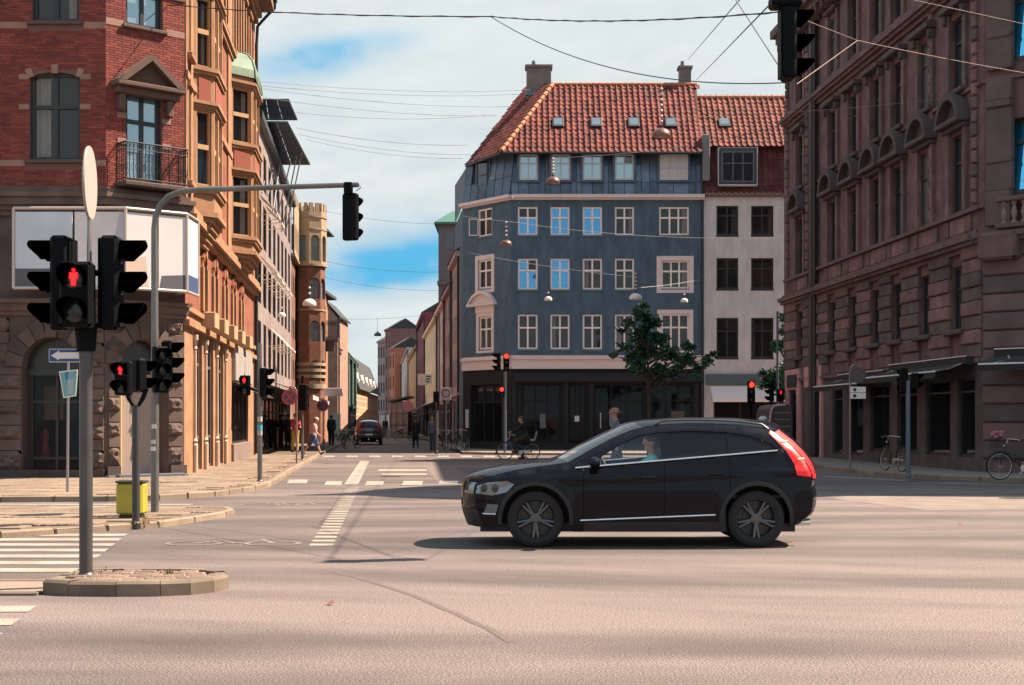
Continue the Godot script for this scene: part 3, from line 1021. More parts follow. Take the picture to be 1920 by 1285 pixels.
func corner_building() -> void:
	var O := V(-10.62, 0, -37.6)
	var A := V(-8.91, 0, -39.13)
	var root := thing("brick_building", "tall red brick corner building with a white banner wrapped round its stone storey", "building", plane_frame(O, Vector3.RIGHT))
	var ff := fac(root.transform, root)
	var fc := fac(plane_frame(O, A - O), root)
	var fs := fac(plane_frame(A, V(STREET, 0, -1)), root)
	var lc := A.distance_to(O)
	var ls := 22.3
	var mortar := mat("mortar", Color(0.24, 0.12, 0.10), 0.95, 0.0, 0.3)
	var b_t := [Color(0.42, 0.085, 0.06), Color(0.35, 0.066, 0.054), Color(0.47, 0.105, 0.07), Color(0.29, 0.055, 0.053)]
	var brick := tinted("brick", b_t, 0.85, 0.3, 0.25)
	var side_brick := mat("side_brick", Color(0.46, 0.14, 0.07), 0.9, 0.0, 0.35, 0.3, 0.6, 4.0)
	var stone := mat("orange_stone", Color(0.53, 0.275, 0.145), 0.85, 0.0, 0.3, 0.22, 0.5, 3.0)
	var stones := tinted("brown_stone", [Color(0.22, 0.15, 0.128), Color(0.185, 0.128, 0.112), Color(0.26, 0.172, 0.145), Color(0.15, 0.11, 0.1)], 0.9, 0.35, 0.3, 1.0, 4.0)
	var pale := mat("pink_stone", Color(0.47, 0.27, 0.21), 0.85, 0.0, 0.25, 0.2)
	var wood := mat("black_sash", Color(0.022, 0.021, 0.023), 0.45)
	var gl := glass("old_pane", Color(0.02, 0.03, 0.04), 0.18)
	var gls := mirror_pane()
	var curtain := mat("curtain", Color(0.42, 0.38, 0.35), 0.9, 0.0, 0.2)
	var st := {"key": "corner_tall", "cols": 2, "rows": [0.0, 0.62, 1.0], "fw": 0.1, "fd": 0.1, "bar": 0.1, "frame": wood, "pane": gl, "back": 0.12, "sill": 0.12, "sill_mat": mat("sooty_stone", Color(0.1, 0.07, 0.065), 0.9), "sill_out": 0.1, "curtain": curtain, "curtain_share": 1.0}
	var st_sky := st.duplicate(); st_sky.key = "corner_sky"; st_sky.pane = gls; st_sky.erase("curtain"); st_sky.room = false
	# ---- front
	var w1 := ff.rect(55, 135, 150, 300) + [0.13]
	var w2 := ff.rect(60, -120, 148, 40) + [0.0]
	var w1b: Array = [w1[0] - 3.4, w1[1] - 3.4, w1[2], w1[3], 0.13]
	var w2b: Array = [w2[0] - 3.4, w2[1] - 3.4, w2[2], w2[3], 0.0]
	var ar := ff.rect(42, 633, 152, 893); ar.append((ar[1] - ar[0]) / 2)
	var arb: Array = [ar[0] - 3.4, ar[1] - 3.4, ar[2], ar[3], ar[4]]
	var fw := B.new()
	wall(fw, -8, 0, 7.2, 19.6, [w1, w2, w1b, w2b], 0.28)
	part(root, "brick_wall", fw, mortar)
	var gw := B.new()
	wall(gw, -8, 0, 0, 7.2, [ar, arb], 0.5)
	part(root, "stone_wall", gw, stones[1])
	for q in [w1, w1b]:
		var s2 := st.duplicate(); s2.key = "corner_arched"; s2.rise = 0.13
		window(root, ff.L, q[0], q[1], q[2], q[3], s2)
	for q in [w2, w2b]: window(root, ff.L, q[0], q[1], q[2], q[3], st)
	# ---- canted corner
	var c1 := fc.rect(236, 157, 303, 343)
	var c2 := fc.rect(236, -110, 304, 52)
	var ca := fc.rect(226, 637, 312, 890); ca.append((ca[1] - ca[0]) / 2)
	var cw := B.new()
	cw.T = fc.L
	wall(cw, 0, lc, 7.2, 19.6, [c1, c2], 0.28)
	part(root, "brick_wall", cw, mortar)
	var cg := B.new()
	cg.T = fc.L
	wall(cg, 0, lc, 0, 7.2, [ca], 0.5)
	part(root, "stone_wall", cg, stones[2])
	window(root, fc.L, c1[0], c1[1], c1[2], c1[3], st_sky, "balcony_door")
	window(root, fc.L, c2[0], c2[1], c2[2], c2[3], st_sky)
	# bricks: what the picture shows first, the rest together
	var bm := []
	for k in 4:
		var bb := B.new()
		bb.box(-0.11, 0.11, -0.028, 0.028, -0.01, 0.012, false)
		bm.append(bb.done(brick[k]))
	var front_bricks := []
	brick_field(root, ff.L, -6.6, 0, 7.75, 13.4, [w1, w2, w1b, w2b, [w1[0] - 0.1, w1[1] + 0.1, w1[2] - 0.2, w1[2]], [w2[0] - 0.1, w2[1] + 0.1, w2[2] - 0.2, w2[2]]], front_bricks)
	var corner_bricks := []
	brick_field(root, fc.L, 0, lc, 7.75, 13.4, [c1, c2], corner_bricks)
	var order := []
	for q in corner_bricks: order.append(q)
	for q in front_bricks: order.append(q)
	var lead := []
	var tail := []
	for q in order:
		var h: float = q[0].origin.y
		if lead.size() < 300 and h > 8.6 and h < 10.6: lead.append(q)
		else: tail.append(q)
	pieces(root, "brick", bm, lead + tail, b_t, 300)
	# stone bands, quoins and arch blocks
	for q in [[ff, -8.0, w1[0] - 0.12, w1[2] - 0.17], [ff, w1[1] + 0.12, 0.0, w1[2] - 0.17], [ff, -8.0, w2[0] - 0.12, w2[2] - 0.19], [ff, w2[1] + 0.12, 0.0, w2[2] - 0.19], [fc, 0.0, c2[0] - 0.08, c2[2] - 0.1], [fc, c2[1] + 0.1, lc, c2[2] - 0.1]]:
		var bb := B.new()
		bb.cbox(q[1], q[2], q[3], q[3] + 0.17, -0.03, 0.024, 0.006)
		part(root, "stone_band", bb, pale, q[0].L)
	for s in [[-1, 0.86], [1, 0.86], [-1, 0.52], [1, 0.52]]:
		var y: float = lerpf(w1[2], w1[3], s[1]) + 0.12
		var u: float = (w1[0] - 0.14) if s[0] < 0 else (w1[1] + 0.14)
		part(root, "quoin", stone_block(0.28, 0.145, 0.03, 0.008), pale, ff.L * TB(V(u, y, 0)))
	for s in [[0.0, 0.0, 0.18], [-0.62, 0.32, 0.17], [0.62, -0.32, 0.17]]:
		var t := Transform3D(Basis(Vector3.BACK, s[1]), V((w1[0] + w1[1]) / 2 + s[0], w1[3] - 0.04 - absf(s[0]) * 0.16, 0.004))
		part(root, "arch_block", stone_block(s[2], 0.24, 0.03, 0.008), pale, ff.L * t)
	for y in [0.36, 0.62]:
		for s in [-1, 1]:
			var u: float = (c1[0] - 0.13) if s < 0 else (c1[1] + 0.13)
			part(root, "quoin", stone_block(0.26, 0.15, 0.03, 0.008), pale, fc.L * TB(V(u, lerpf(c1[2], c1[3], y), 0)))
	# cornices
	for q in [[6.95, 0.14, 0.1], [7.09, 0.12, 0.2], [7.21, 0.2, 0.3], [7.41, 0.12, 0.38], [7.53, 0.12, 0.22], [4.35, 0.12, 0.08], [4.47, 0.2, 0.16], [4.67, 0.1, 0.26], [12.96, 0.12, 0.05]]:
		var corn := B.new()
		corn.box(-8, q[2] * 0.4, q[0], q[0] + q[1], -0.05, q[2])
		part(root, "cornice", corn, stones[2])
		corn = B.new()
		corn.box(-q[2] * 0.4, lc + q[2] * 0.4, q[0] + 0.002, q[0] + q[1] - 0.002, -0.05, q[2] - 0.003)
		part(root, "cornice", corn, stones[2], fc.L)
	# pediment over the balcony door
	var pa := fc.at(206, 158); var pe := fc.at(336, 168); var pt := fc.at(272, 107)
	var ped := B.new()
	var base_y: float = (pa.y + pe.y) / 2
	ped.cbox(pa.x, pe.x, base_y - 0.12, base_y, -0.05, 0.42, 0.02)
	ped.cbox(pa.x + 0.1, pe.x - 0.1, base_y - 0.3, base_y - 0.12, -0.05, 0.26, 0.02)
	ped.prism(PackedVector2Array([V2(pa.x + 0.1, base_y), V2(pe.x - 0.1, base_y), V2((pa.x + pe.x) / 2, pt.y - 0.12)]), -0.05, 0.14)
	for s in [-1, 1]:
		var e0 := V2(pa.x if s < 0 else pe.x, base_y)
		var e1 := V2((pa.x + pe.x) / 2, pt.y)
		ped.prism(PackedVector2Array([e0, e1, e1 - V2(0, 0.17), e0 - V2(s * 0.26, 0)]), -0.04 + s * 0.001, 0.42 + s * 0.001)
		ped.cbox((c1[0] - 0.26) if s < 0 else (c1[1] + 0.08), (c1[0] - 0.08) if s < 0 else (c1[1] + 0.26), base_y - 0.75, base_y - 0.3, -0.05, 0.2, 0.03)
	part(root, "pediment", ped, mat("sooty_brown", Color(0.16, 0.095, 0.075), 0.9, 0.0, 0.3), fc.L)
	# balcony with iron railing
	var bal := B.new()
	bal.cbox(c1[0] - 0.3, c1[1] + 0.55, c1[2] - 0.2, c1[2] - 0.06, 0.0, 0.55, 0.03)
	var bo := part(root, "balcony", bal, stones[1], fc.L)
	var rl := B.new()
	railing(rl, [V(c1[0] - 0.26, 0, 0.02), V(c1[0] - 0.26, 0, 0.5), V(c1[1] + 0.5, 0, 0.5), V(c1[1] + 0.5, 0, 0.02)], c1[2] - 0.06, 1.0)
	part(bo, "railing", rl, mat("black_iron", Color(0.018, 0.018, 0.02), 0.5, 0.3))
	# ---- ground floor arches, stones and shop glass
	for q in [[ff, ar, 0], [ff, arb, 1], [fc, ca, 2]]:
		var f: Fac = q[0]
		var h: Array = q[1]
		arch_stones(root, f.L, h, stones, 0.5, 0.05)
		var fill := B.new()
		var inner := arch_points(h[0], h[1], h[3] - h[4], h[4] * 0.999, 20)
		if q[2] == 2:
			var door := B.new()
			door.box(h[0] + 0.02, h[1] - 0.02, h[2], h[3] - h[4] - 0.25, -0.42, -0.36)
			part(root, "shutter", door, mat("door_panel", Color(0.36, 0.27, 0.24), 0.7, 0.0, 0.1), f.L)
			var j := B.new()
			j.cbox(h[0] + 0.0, h[0] + 0.14, h[2], h[3] - h[4], -0.36, -0.2, 0.02)
			part(root, "door_jamb", j, mat("yellow_jamb", Color(0.55, 0.38, 0.14), 0.7), f.L)
			var step := B.new()
			step.cbox(h[0] - 0.5, h[1] + 0.5, 0.0, h[2] - 0.0, -0.3, 0.32, 0.02)
			step.cbox(h[0] - 0.3, h[1] + 0.3, 0.0, 0.2, 0.32, 0.5, 0.02)
			part(root, "doorstep", step, mat("blue_step", Color(0.12, 0.14, 0.17), 0.85, 0.0, 0.3), f.L)
		else:
			var shop := {"key": "arch_shop", "cols": 2, "rows": [0.0, 0.13, 0.72, 1.0], "fw": 0.11, "fd": 0.1, "bar": 0.07, "frame": wood, "pane": glass("shop_pane", Color(0.012, 0.016, 0.02), 0.5), "back": 0.42, "deep": 2.2}
			var sw := window(root, f.L, h[0] + 0.04, h[1] - 0.04, h[2] + 0.02, h[3] - h[4] - 0.1, shop, "shop_window")
			if q[2] == 0:
				var d1 := B.new(); d1.box(-0.62, -0.1, 1.45, 2.35, -0.9, -0.86); part(sw, "poster", d1, mat("poster_tan", Color(0.42, 0.24, 0.15), 0.8))
				var d2 := B.new(); d2.box(-0.1, 0.66, 0.35, 2.0, -1.5, -1.44); part(sw, "screen", d2, mat("teal_screen", Color(0.03, 0.12, 0.17), 0.6))
				var d3 := B.new()
				d3.lathe([V2(0.1, 0.3), V2(0.13, 0.5), V2(0.07, 0.75), V2(0.1, 0.95), V2(0.05, 1.1), V2(0.0, 1.12)], 12); d3.T = Transform3D()
				part(sw, "vase", d3, mat("red_glaze", Color(0.55, 0.05, 0.07), 0.4), TB(V(-0.5, 0.1, -0.6)))

		var lun := B.new()
		var pg := PackedVector2Array(inner)
		pg.append(V2(h[1], h[3] - h[4] - 0.1)); pg.append(V2(h[0], h[3] - h[4] - 0.1))
		lun.poly(pg, -0.4)
		part(root, "lunette", lun, mat("lunette_dark", Color(0.02, 0.021, 0.023), 0.3), f.L)
		var bar := B.new()
		bar.box(h[0], h[1], h[3] - h[4] - 0.22, h[3] - h[4] - 0.06, -0.44, -0.28)
		part(root, "transom", bar, wood, f.L)
	for q in [[ff, -2.95, ar[0] - 0.02, 0.32], [ff, ar[1] + 0.02, -0.02, 0.32], [ff, -6.2, -4.6, 0.32], [fc, 0.06, ca[0] - 0.02, 0.4], [fc, ca[1] + 0.02, lc - 0.06, 0.4]]:
		pier_stones(root, q[0].L, q[1], q[2], q[3], ar[3] - ar[4] + (0.0 if q[0] == ff else 0.1), stones)
		pier_stones(root, q[0].L, q[1], minf(q[2], q[1] + 0.45) if q[1] < -1 or q[0] == fc else q[2], ar[3] - ar[4] + 0.12, 4.32, stones)
	var plinth := B.new()
	plinth.box(-8, -0.0, 0.0, 0.32, -0.05, 0.16)
	plinth.T = fc.L
	plinth.box(0.0, ca[0] - 0.06, 0.0, 0.4, -0.05, 0.155); plinth.box(ca[1] + 0.06, lc, 0.0, 0.4, -0.05, 0.155)
	part(root, "plinth", plinth, stones[3])
	# ---- the side that runs up the street
	var holes := []
	var slots := []
	for px in [381, 401, 420, 436, 451]:
		var a := fs.at(px, 545.0)
		slots.append([a.x - 0.42, a.x + 0.42, 4.85, 6.55, 0.42])
	holes.append_array(slots)
	var narrow := []
	for q in [[0.42, 8.4, 10.6], [0.42, 11.9, 14.4], [5.6, 8.4, 10.4], [5.6, 11.9, 14.0], [7.4, 8.4, 10.4], [7.4, 11.9, 14.0], [13.0, 15.2, 17.9], [15.0, 15.2, 17.9], [17.2, 15.2, 17.9], [19.3, 15.2, 17.9], [17.6, 8.2, 10.4], [19.6, 8.2, 10.4], [17.6, 11.6, 13.6], [19.6, 11.6, 13.6], [9.4, 15.2, 17.6], [7.4, 15.2, 17.6]]:
		narrow.append([q[0], q[0] + (0.45 if q[0] < 1 else 0.8), q[1], q[2], 0.2])
	holes.append_array(narrow)
	var shopw: Array = [13.0, 19.6, 0.75, 3.0]
	var door1: Array = [2.2, 4.0, 0.15, 4.2]
	var door2: Array = [5.0, 7.0, 0.15, 4.2]
	var door3: Array = [8.2, 10.0, 0.15, 4.2]
	holes.append_array([shopw, door1, door2, door3])
	var sw_ := B.new()
	sw_.T = fs.L
	wall(sw_, 0, ls, 0, 4.6, holes.filter(func(h): return h[2] < 4.6), 0.4)
	part(root, "stone_wall", sw_, stone)
	var sb := B.new()
	sb.T = fs.L
	wall(sb, 0, ls, 4.6, 19.6, holes.filter(func(h): return h[3] > 4.7), 0.25)
	part(root, "brick_wall", sb, side_brick)
	var st_slot := {"key": "slot", "cols": 1, "rows": [0.0, 0.6, 1.0], "fw": 0.06, "fd": 0.08, "frame": wood, "pane": gl, "back": 0.06, "rise": 0.42}
	for q in slots:
		window(root, fs.L, q[0], q[1], q[2], q[3], st_slot)
		var ss := B.new()
		ss.cbox(q[0] - 0.12, q[1] + 0.12, 4.35, 4.85, -0.02, 0.42, 0.03)
		part(root, "sill_block", ss, mat("pale_orange", Color(0.5, 0.33, 0.19), 0.85, 0.0, 0.25), fs.L)
		for s in [-1, 1]:
			var u: float = q[0] - 0.16 if s < 0 else q[1] + 0.16
			var sj := B.new()
			sj.cbox(u - 0.14, u + 0.14, 4.85, 6.2, -0.02, 0.1, 0.02)
			part(root, "window_jamb", sj, stone, fs.L)
		arch_stones(root, fs.L, [q[0], q[1], q[2], q[3], 0.42], [stone, side_brick], 0.3, 0.07, 7)
	var st_n := st_slot.duplicate(); st_n.key = "narrow"; st_n.rise = 0.2
	for q in narrow:
		window(root, fs.L, q[0], q[1], q[2], q[3], st_n)
		var fr := B.new()
		fr.cbox(q[0] - 0.16, q[0], q[2] - 0.2, q[3] + 0.15, -0.02, 0.08, 0.02)
		fr.cbox(q[1], q[1] + 0.16, q[2] - 0.2, q[3] + 0.15, -0.02, 0.08, 0.02)
		fr.cbox(q[0] - 0.22, q[1] + 0.22, q[3] + 0.15, q[3] + 0.35, -0.02, 0.16, 0.02)
		fr.cbox(q[0] - 0.22, q[1] + 0.22, q[2] - 0.36, q[2] - 0.2, -0.02, 0.2, 0.02)
		part(root, "window_surround", fr, stone, fs.L)
	# stone strips and courses on the side
	for q in [[0.0, 0.3], [1.0, 1.5], [5.05, 5.35], [6.55, 7.2], [8.4, 9.0], [11.2, 12.6], [16.9, 17.3], [21.6, 22.3]]:
		var strip := B.new()
		strip.box(q[0], q[1], 7.5, 18.6, -0.02, 0.055)
		part(root, "stone_strip", strip, stone, fs.L)
	for q in [[4.2, 0.16, 0.14], [4.62, 0.14, 0.1], [6.9, 0.16, 0.2], [7.06, 0.18, 0.34], [7.24, 0.2, 0.26], [10.95, 0.2, 0.1], [14.5, 0.16, 0.12], [14.66, 0.14, 0.2], [18.5, 0.25, 0.2], [18.75, 0.3, 0.35]]:
		var course := B.new()
		course.box(0, ls, q[0], q[0] + q[1], -0.04, q[2])
		part(root, "string_course", course, stone, fs.L)
	# oriels
	var st_bay := {"key": "bay", "cols": 1, "rows": [0.0, 0.52, 1.0], "fw": 0.06, "fd": 0.09, "bar": 0.14, "frame": mat("bay_sash", Color(0.40, 0.24, 0.12), 0.8), "pane": gl, "back": 0.05, "curtain": curtain, "curtain_share": 0.7}
	var u1 := 1.95
	oriel(root, fs, "oriel", u1, 0.53, 2.2, [[8.35, 10.5], [11.75, 13.75], [15.2, 17.2]], 7.6, 17.6, stone, mat("oriel_brick", Color(0.34, 0.09, 0.06), 0.9, 0.0, 0.3), st_bay)
	var tw := oriel(root, fs, "oriel", 12.33, 0.75, 2.7, [[8.25, 10.4], [11.6, 13.55]], 7.75, 14.0, stone, mat("oriel_brick", Color(0.34, 0.09, 0.06), 0.9, 0.0, 0.3), st_bay)
	# green copper cap with ribs
	var cap := B.new()
	var cu := mat("copper_green", Color(0.23, 0.36, 0.27), 0.7, 0.1, 0.3, 0.35)
	var pl := bay_plan(12.33, 0.75, 2.7, 0.1)
	var prof := [[1.0, 14.0], [0.97, 14.3], [0.84, 14.7], [0.62, 14.98], [0.38, 15.12]]
	for i in prof.size() - 1:
		var lo := []; var hi := []
		for q in pl:
			lo.append(V2(lerpf(14.43, q.x, prof[i][0]), q.y * prof[i][0]))
			hi.append(V2(lerpf(14.43, q.x, prof[i + 1][0]), q.y * prof[i + 1][0]))
		loft_plan(cap, lo, hi, prof[i][1], prof[i + 1][1])
	part(tw, "copper_cap", cap, cu)
	var rib := B.new()
	for k in 4:
		var line := []
		for q in prof: line.append(V(lerpf(14.43, pl[k].x, q[0]), q[1], pl[k].y * q[0]))
		rib.tube(line, 0.05, -1, 6)
	for k in [0.3, 0.7]:
		var line := []
		for q in prof: line.append(V(lerpf(14.43, lerpf(pl[1].x, pl[2].x, k), q[0]), q[1], pl[1].y * q[0]))
		rib.tube(line, 0.035, -1, 6)
	part(tw, "copper_rib", rib, mat("copper_dark", Color(0.13, 0.22, 0.17), 0.7))
	# eaves and roof, downpipe
	var ev := B.new()
	ev.box(-0.3, ls + 0.2, 19.05, 19.6, -0.4, 0.85)
	part(root, "eaves", ev, mat("soffit", Color(0.22, 0.12, 0.09), 0.85, 0.0, 0.2), fs.L)
	var gut := B.new()
	gut.cyl(V(-0.3, 19.55, 0.9), V(ls + 0.25, 19.55, 0.9), 0.09, 0.09, 8)
	gut.tube([V(ls, 19.5, 0.9), V(ls, 19.2, 0.88), V(ls, 18.8, 0.5), V(ls, 18.4, 0.16), V(ls, 17.6, 0.12), V(ls, 0.2, 0.12)], 0.065, -1, 8)
	part(root, "downpipe", gut, mat("pipe_dark", Color(0.03, 0.03, 0.032), 0.5, 0.3), fs.L)
	var rf := B.new()
	var foot := []
	for p in [V(-18.6, 0, -37.3), O + V(0, 0, 0.3), A, A + V(STREET, 0, -1) * 22.3, V(-22, 0, -61.5), V(-22, 0, -37.3)]:
		var q: Vector3 = root.transform.affine_inverse() * p
		foot.append(V2(q.x, q.z))
	plan_prism(rf, foot, 19.6, 19.9)
	part(root, "roof", rf, mat("slate", Color(0.06, 0.06, 0.065), 0.8, 0.0, 0.3))
	# far end wall
	var fe := B.new()
	var e0 := A + V(STREET, 0, -1) * 22.3
	fe.T = root.transform.affine_inverse() * plane_frame(e0, V(-1, 0, 0))
	fe.quad(V(0, 0, 0), V(10, 0, 0), V(10, 19.6, 0), V(0, 19.6, 0))
	part(root, "end_wall", fe, side_brick)
	# ---- shopfront on the side: columns, doors, sign board, glass
	var white := mat("shop_cream", Color(0.62, 0.45, 0.33), 0.75, 0.0, 0.2, 0.15)
	for u in [1.9, 4.5, 7.6, 10.3]:
		var c := B.new()
		c.T = fs.L * Transform3D(Basis().scaled(V(0.55, 1, 0.55)), V(u, 0, 0.06))
		c.lathe([V2(0.14, 0.0), V2(0.14, 0.9), V2(0.11, 0.95), V2(0.13, 1.02), V2(0.085, 1.1), V2(0.075, 3.6), V2(0.11, 3.65), V2(0.09, 3.72), V2(0.16, 3.9), V2(0.16, 4.05), V2(0.0, 4.05)], 14)
		part(root, "column", c, white)
	for q in [door1, door2, door3]:
		window(root, fs.L, q[0] + 0.05, q[1] - 0.05, q[2], q[3], {"key": "tall_door", "cols": 2, "rows": [0.0, 0.22, 0.78, 1.0], "fw": 0.1, "fd": 0.1, "bar": 0.09, "frame": mat("mauve_frame", Color(0.1, 0.075, 0.08), 0.6), "pane": glass("shop_pane", Color(0.012, 0.016, 0.02), 0.5), "back": 0.08, "deep": 2.0}, "shop_door")
	window(root, fs.L, shopw[0], shopw[1], shopw[2], shopw[3], {"key": "street_shop", "cols": 4, "rows": [0.0, 1.0], "fw": 0.08, "fd": 0.1, "bar": 0.05, "frame": wood, "pane": glass("shop_pane", Color(0.012, 0.016, 0.02), 0.5), "back": 0.06, "deep": 2.5}, "shop_window")
	var bd := B.new()
	bd.cbox(12.9, 19.8, 3.05, 4.3, 0.0, 0.16, 0.02)
	part(root, "sign_board", bd, mat("grey_board", Color(0.40, 0.36, 0.335), 0.7, 0.0, 0.12, 0.2), fs.L)
	var aw := B.new()
	aw.quad(V(12.9, 2.55, 1.0), V(19.8, 2.55, 1.0), V(19.8, 3.0, 0.12), V(12.9, 3.0, 0.12))
	aw.quad(V(12.9, 2.5, 1.0), V(19.8, 2.5, 1.0), V(19.8, 2.55, 1.0), V(12.9, 2.55, 1.0))
	part(root, "shop_awning", aw, mat("black_canvas", Color(0.02, 0.02, 0.022), 0.9), fs.L)
	var sp := B.new()
	sp.cbox(12.8, 20.0, 0.05, 0.75, 0.0, 0.1, 0.015)
	part(root, "shop_plinth", sp, mat("plinth_granite", Color(0.27, 0.2, 0.18), 0.7, 0.0, 0.3), fs.L)
	banner(root)
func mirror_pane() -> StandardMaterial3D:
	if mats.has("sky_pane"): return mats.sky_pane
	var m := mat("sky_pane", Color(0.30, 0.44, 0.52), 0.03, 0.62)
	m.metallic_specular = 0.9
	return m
func banner(root: Node3D) -> void:
	# advertising banner on a pipe frame that wraps the corner; it is blank but for faded colour
	var o := Node3D.new()
	o.name = numbered("banner")
	root.add_child(o)
	var inv := root.transform.affine_inverse()
	var pl := [P(25, 540, 37.0), P(235, 540, 37.0), P(350, 546, 38.05), P(371, 556, 39.4)]
	var top := [7.03, 7.03, 7.03, 7.06]
	var bot := 5.01
	var cloth := mat("banner_cloth", Color(0.84, 0.8, 0.8), 0.6, 0.0, 0.0, 0.08)
	cloth.backlight_enabled = true; cloth.backlight = Color(0.7, 0.68, 0.68)
	var blue_cloth := mat("banner_blue", Color(0.74, 0.79, 0.86), 0.6, 0.0, 0.0, 0.08)
	blue_cloth.backlight_enabled = true; blue_cloth.backlight = Color(0.66, 0.68, 0.72)
	var dark := mat("banner_dark", Color(0.085, 0.085, 0.1), 0.6)
	var navy := mat("banner_navy", Color(0.03, 0.06, 0.14), 0.6)
	var tan := mat("banner_tan", Color(0.55, 0.42, 0.34), 0.6)
	var panel := func(i: int, a: float, e: float, m: Material, prints: Array) -> void:
		var f: Vector3 = pl[i]; var g: Vector3 = pl[i + 1]
		f.y = 0; g.y = 0
		var fr := plane_frame(f, g - f)
		var len_ := f.distance_to(g)
		var b := B.new()
		b.box(len_ * a + 0.03, len_ * e - 0.03, bot + 0.05, top[i] - 0.06, -0.02, 0.0)
		var mo := part(o, "banner_sheet", b, m, inv * fr)
		for q in prints:
			var pb := B.new()
			var pts := PackedVector2Array()
			for k in q[1]: pts.append(V2(lerpf(len_ * a + 0.03, len_ * e - 0.03, k.x), lerpf(bot + 0.05, top[i] - 0.06, k.y)))
			pb.poly(pts, 0.003)
			part(mo, "print", pb, q[0])
		var lace := B.new()
		var n := 14
		for k in n:
			var u := lerpf(len_ * a + 0.06, len_ * e - 0.06, (k + 0.5) / n)
			for y in [bot + 0.025, top[i] - 0.03]: lace.box(u - 0.008, u + 0.008, y - 0.035, y + 0.035, -0.015, 0.012)
		part(mo, "lacing", lace, dark)
	panel.call(0, 0.0, 0.535, blue_cloth, [[dark, [V2(0, 0), V2(1, 0), V2(1, 0.235), V2(0, 0.235)]]])
	panel.call(0, 0.535, 1.0, cloth, [[mat("banner_shape", Color(0.44, 0.42, 0.47), 0.6), [V2(0.62, 0), V2(1, 0), V2(1, 1), V2(0.9, 1)]]])
	panel.call(1, 0.0, 0.52, cloth, [[tan, [V2(0, 0), V2(0.72, 0), V2(0.62, 0.42), V2(0, 0.34)]]])
	panel.call(1, 0.52, 1.0, cloth, [[dark, [V2(0.02, 0), V2(1, 0), V2(1, 0.2), V2(0.1, 0.17)]]])
	panel.call(2, 0.0, 1.0, cloth, [[navy, [V2(0, 0), V2(1, 0), V2(1, 0.22), V2(0, 0.22)]]])
	var pipe := B.new()
	for i in 3:
		var f: Vector3 = inv * pl[i]; var g: Vector3 = inv * pl[i + 1]
		for y in [bot, 7.06]:
			pipe.cyl(V(f.x, y, f.z), V(g.x, y, g.z), 0.045, 0.045, 8)
		pipe.cyl(V(f.x, bot, f.z), V(f.x, 7.06, f.z), 0.045, 0.045, 8)
		if i > 0:
			for y in [bot, 7.06]:
				pipe.cyl(V(f.x, y, f.z), V(f.x - 0.5, y, f.z - 0.9), 0.03, 0.03, 6)
	var f3: Vector3 = inv * pl[3]
	pipe.cyl(V(f3.x, bot, f3.z), V(f3.x, 7.06, f3.z), 0.045, 0.045, 8)
	part(o, "pipe_frame", pipe, mat("galvanised", Color(0.5, 0.42, 0.38), 0.45, 0.5))
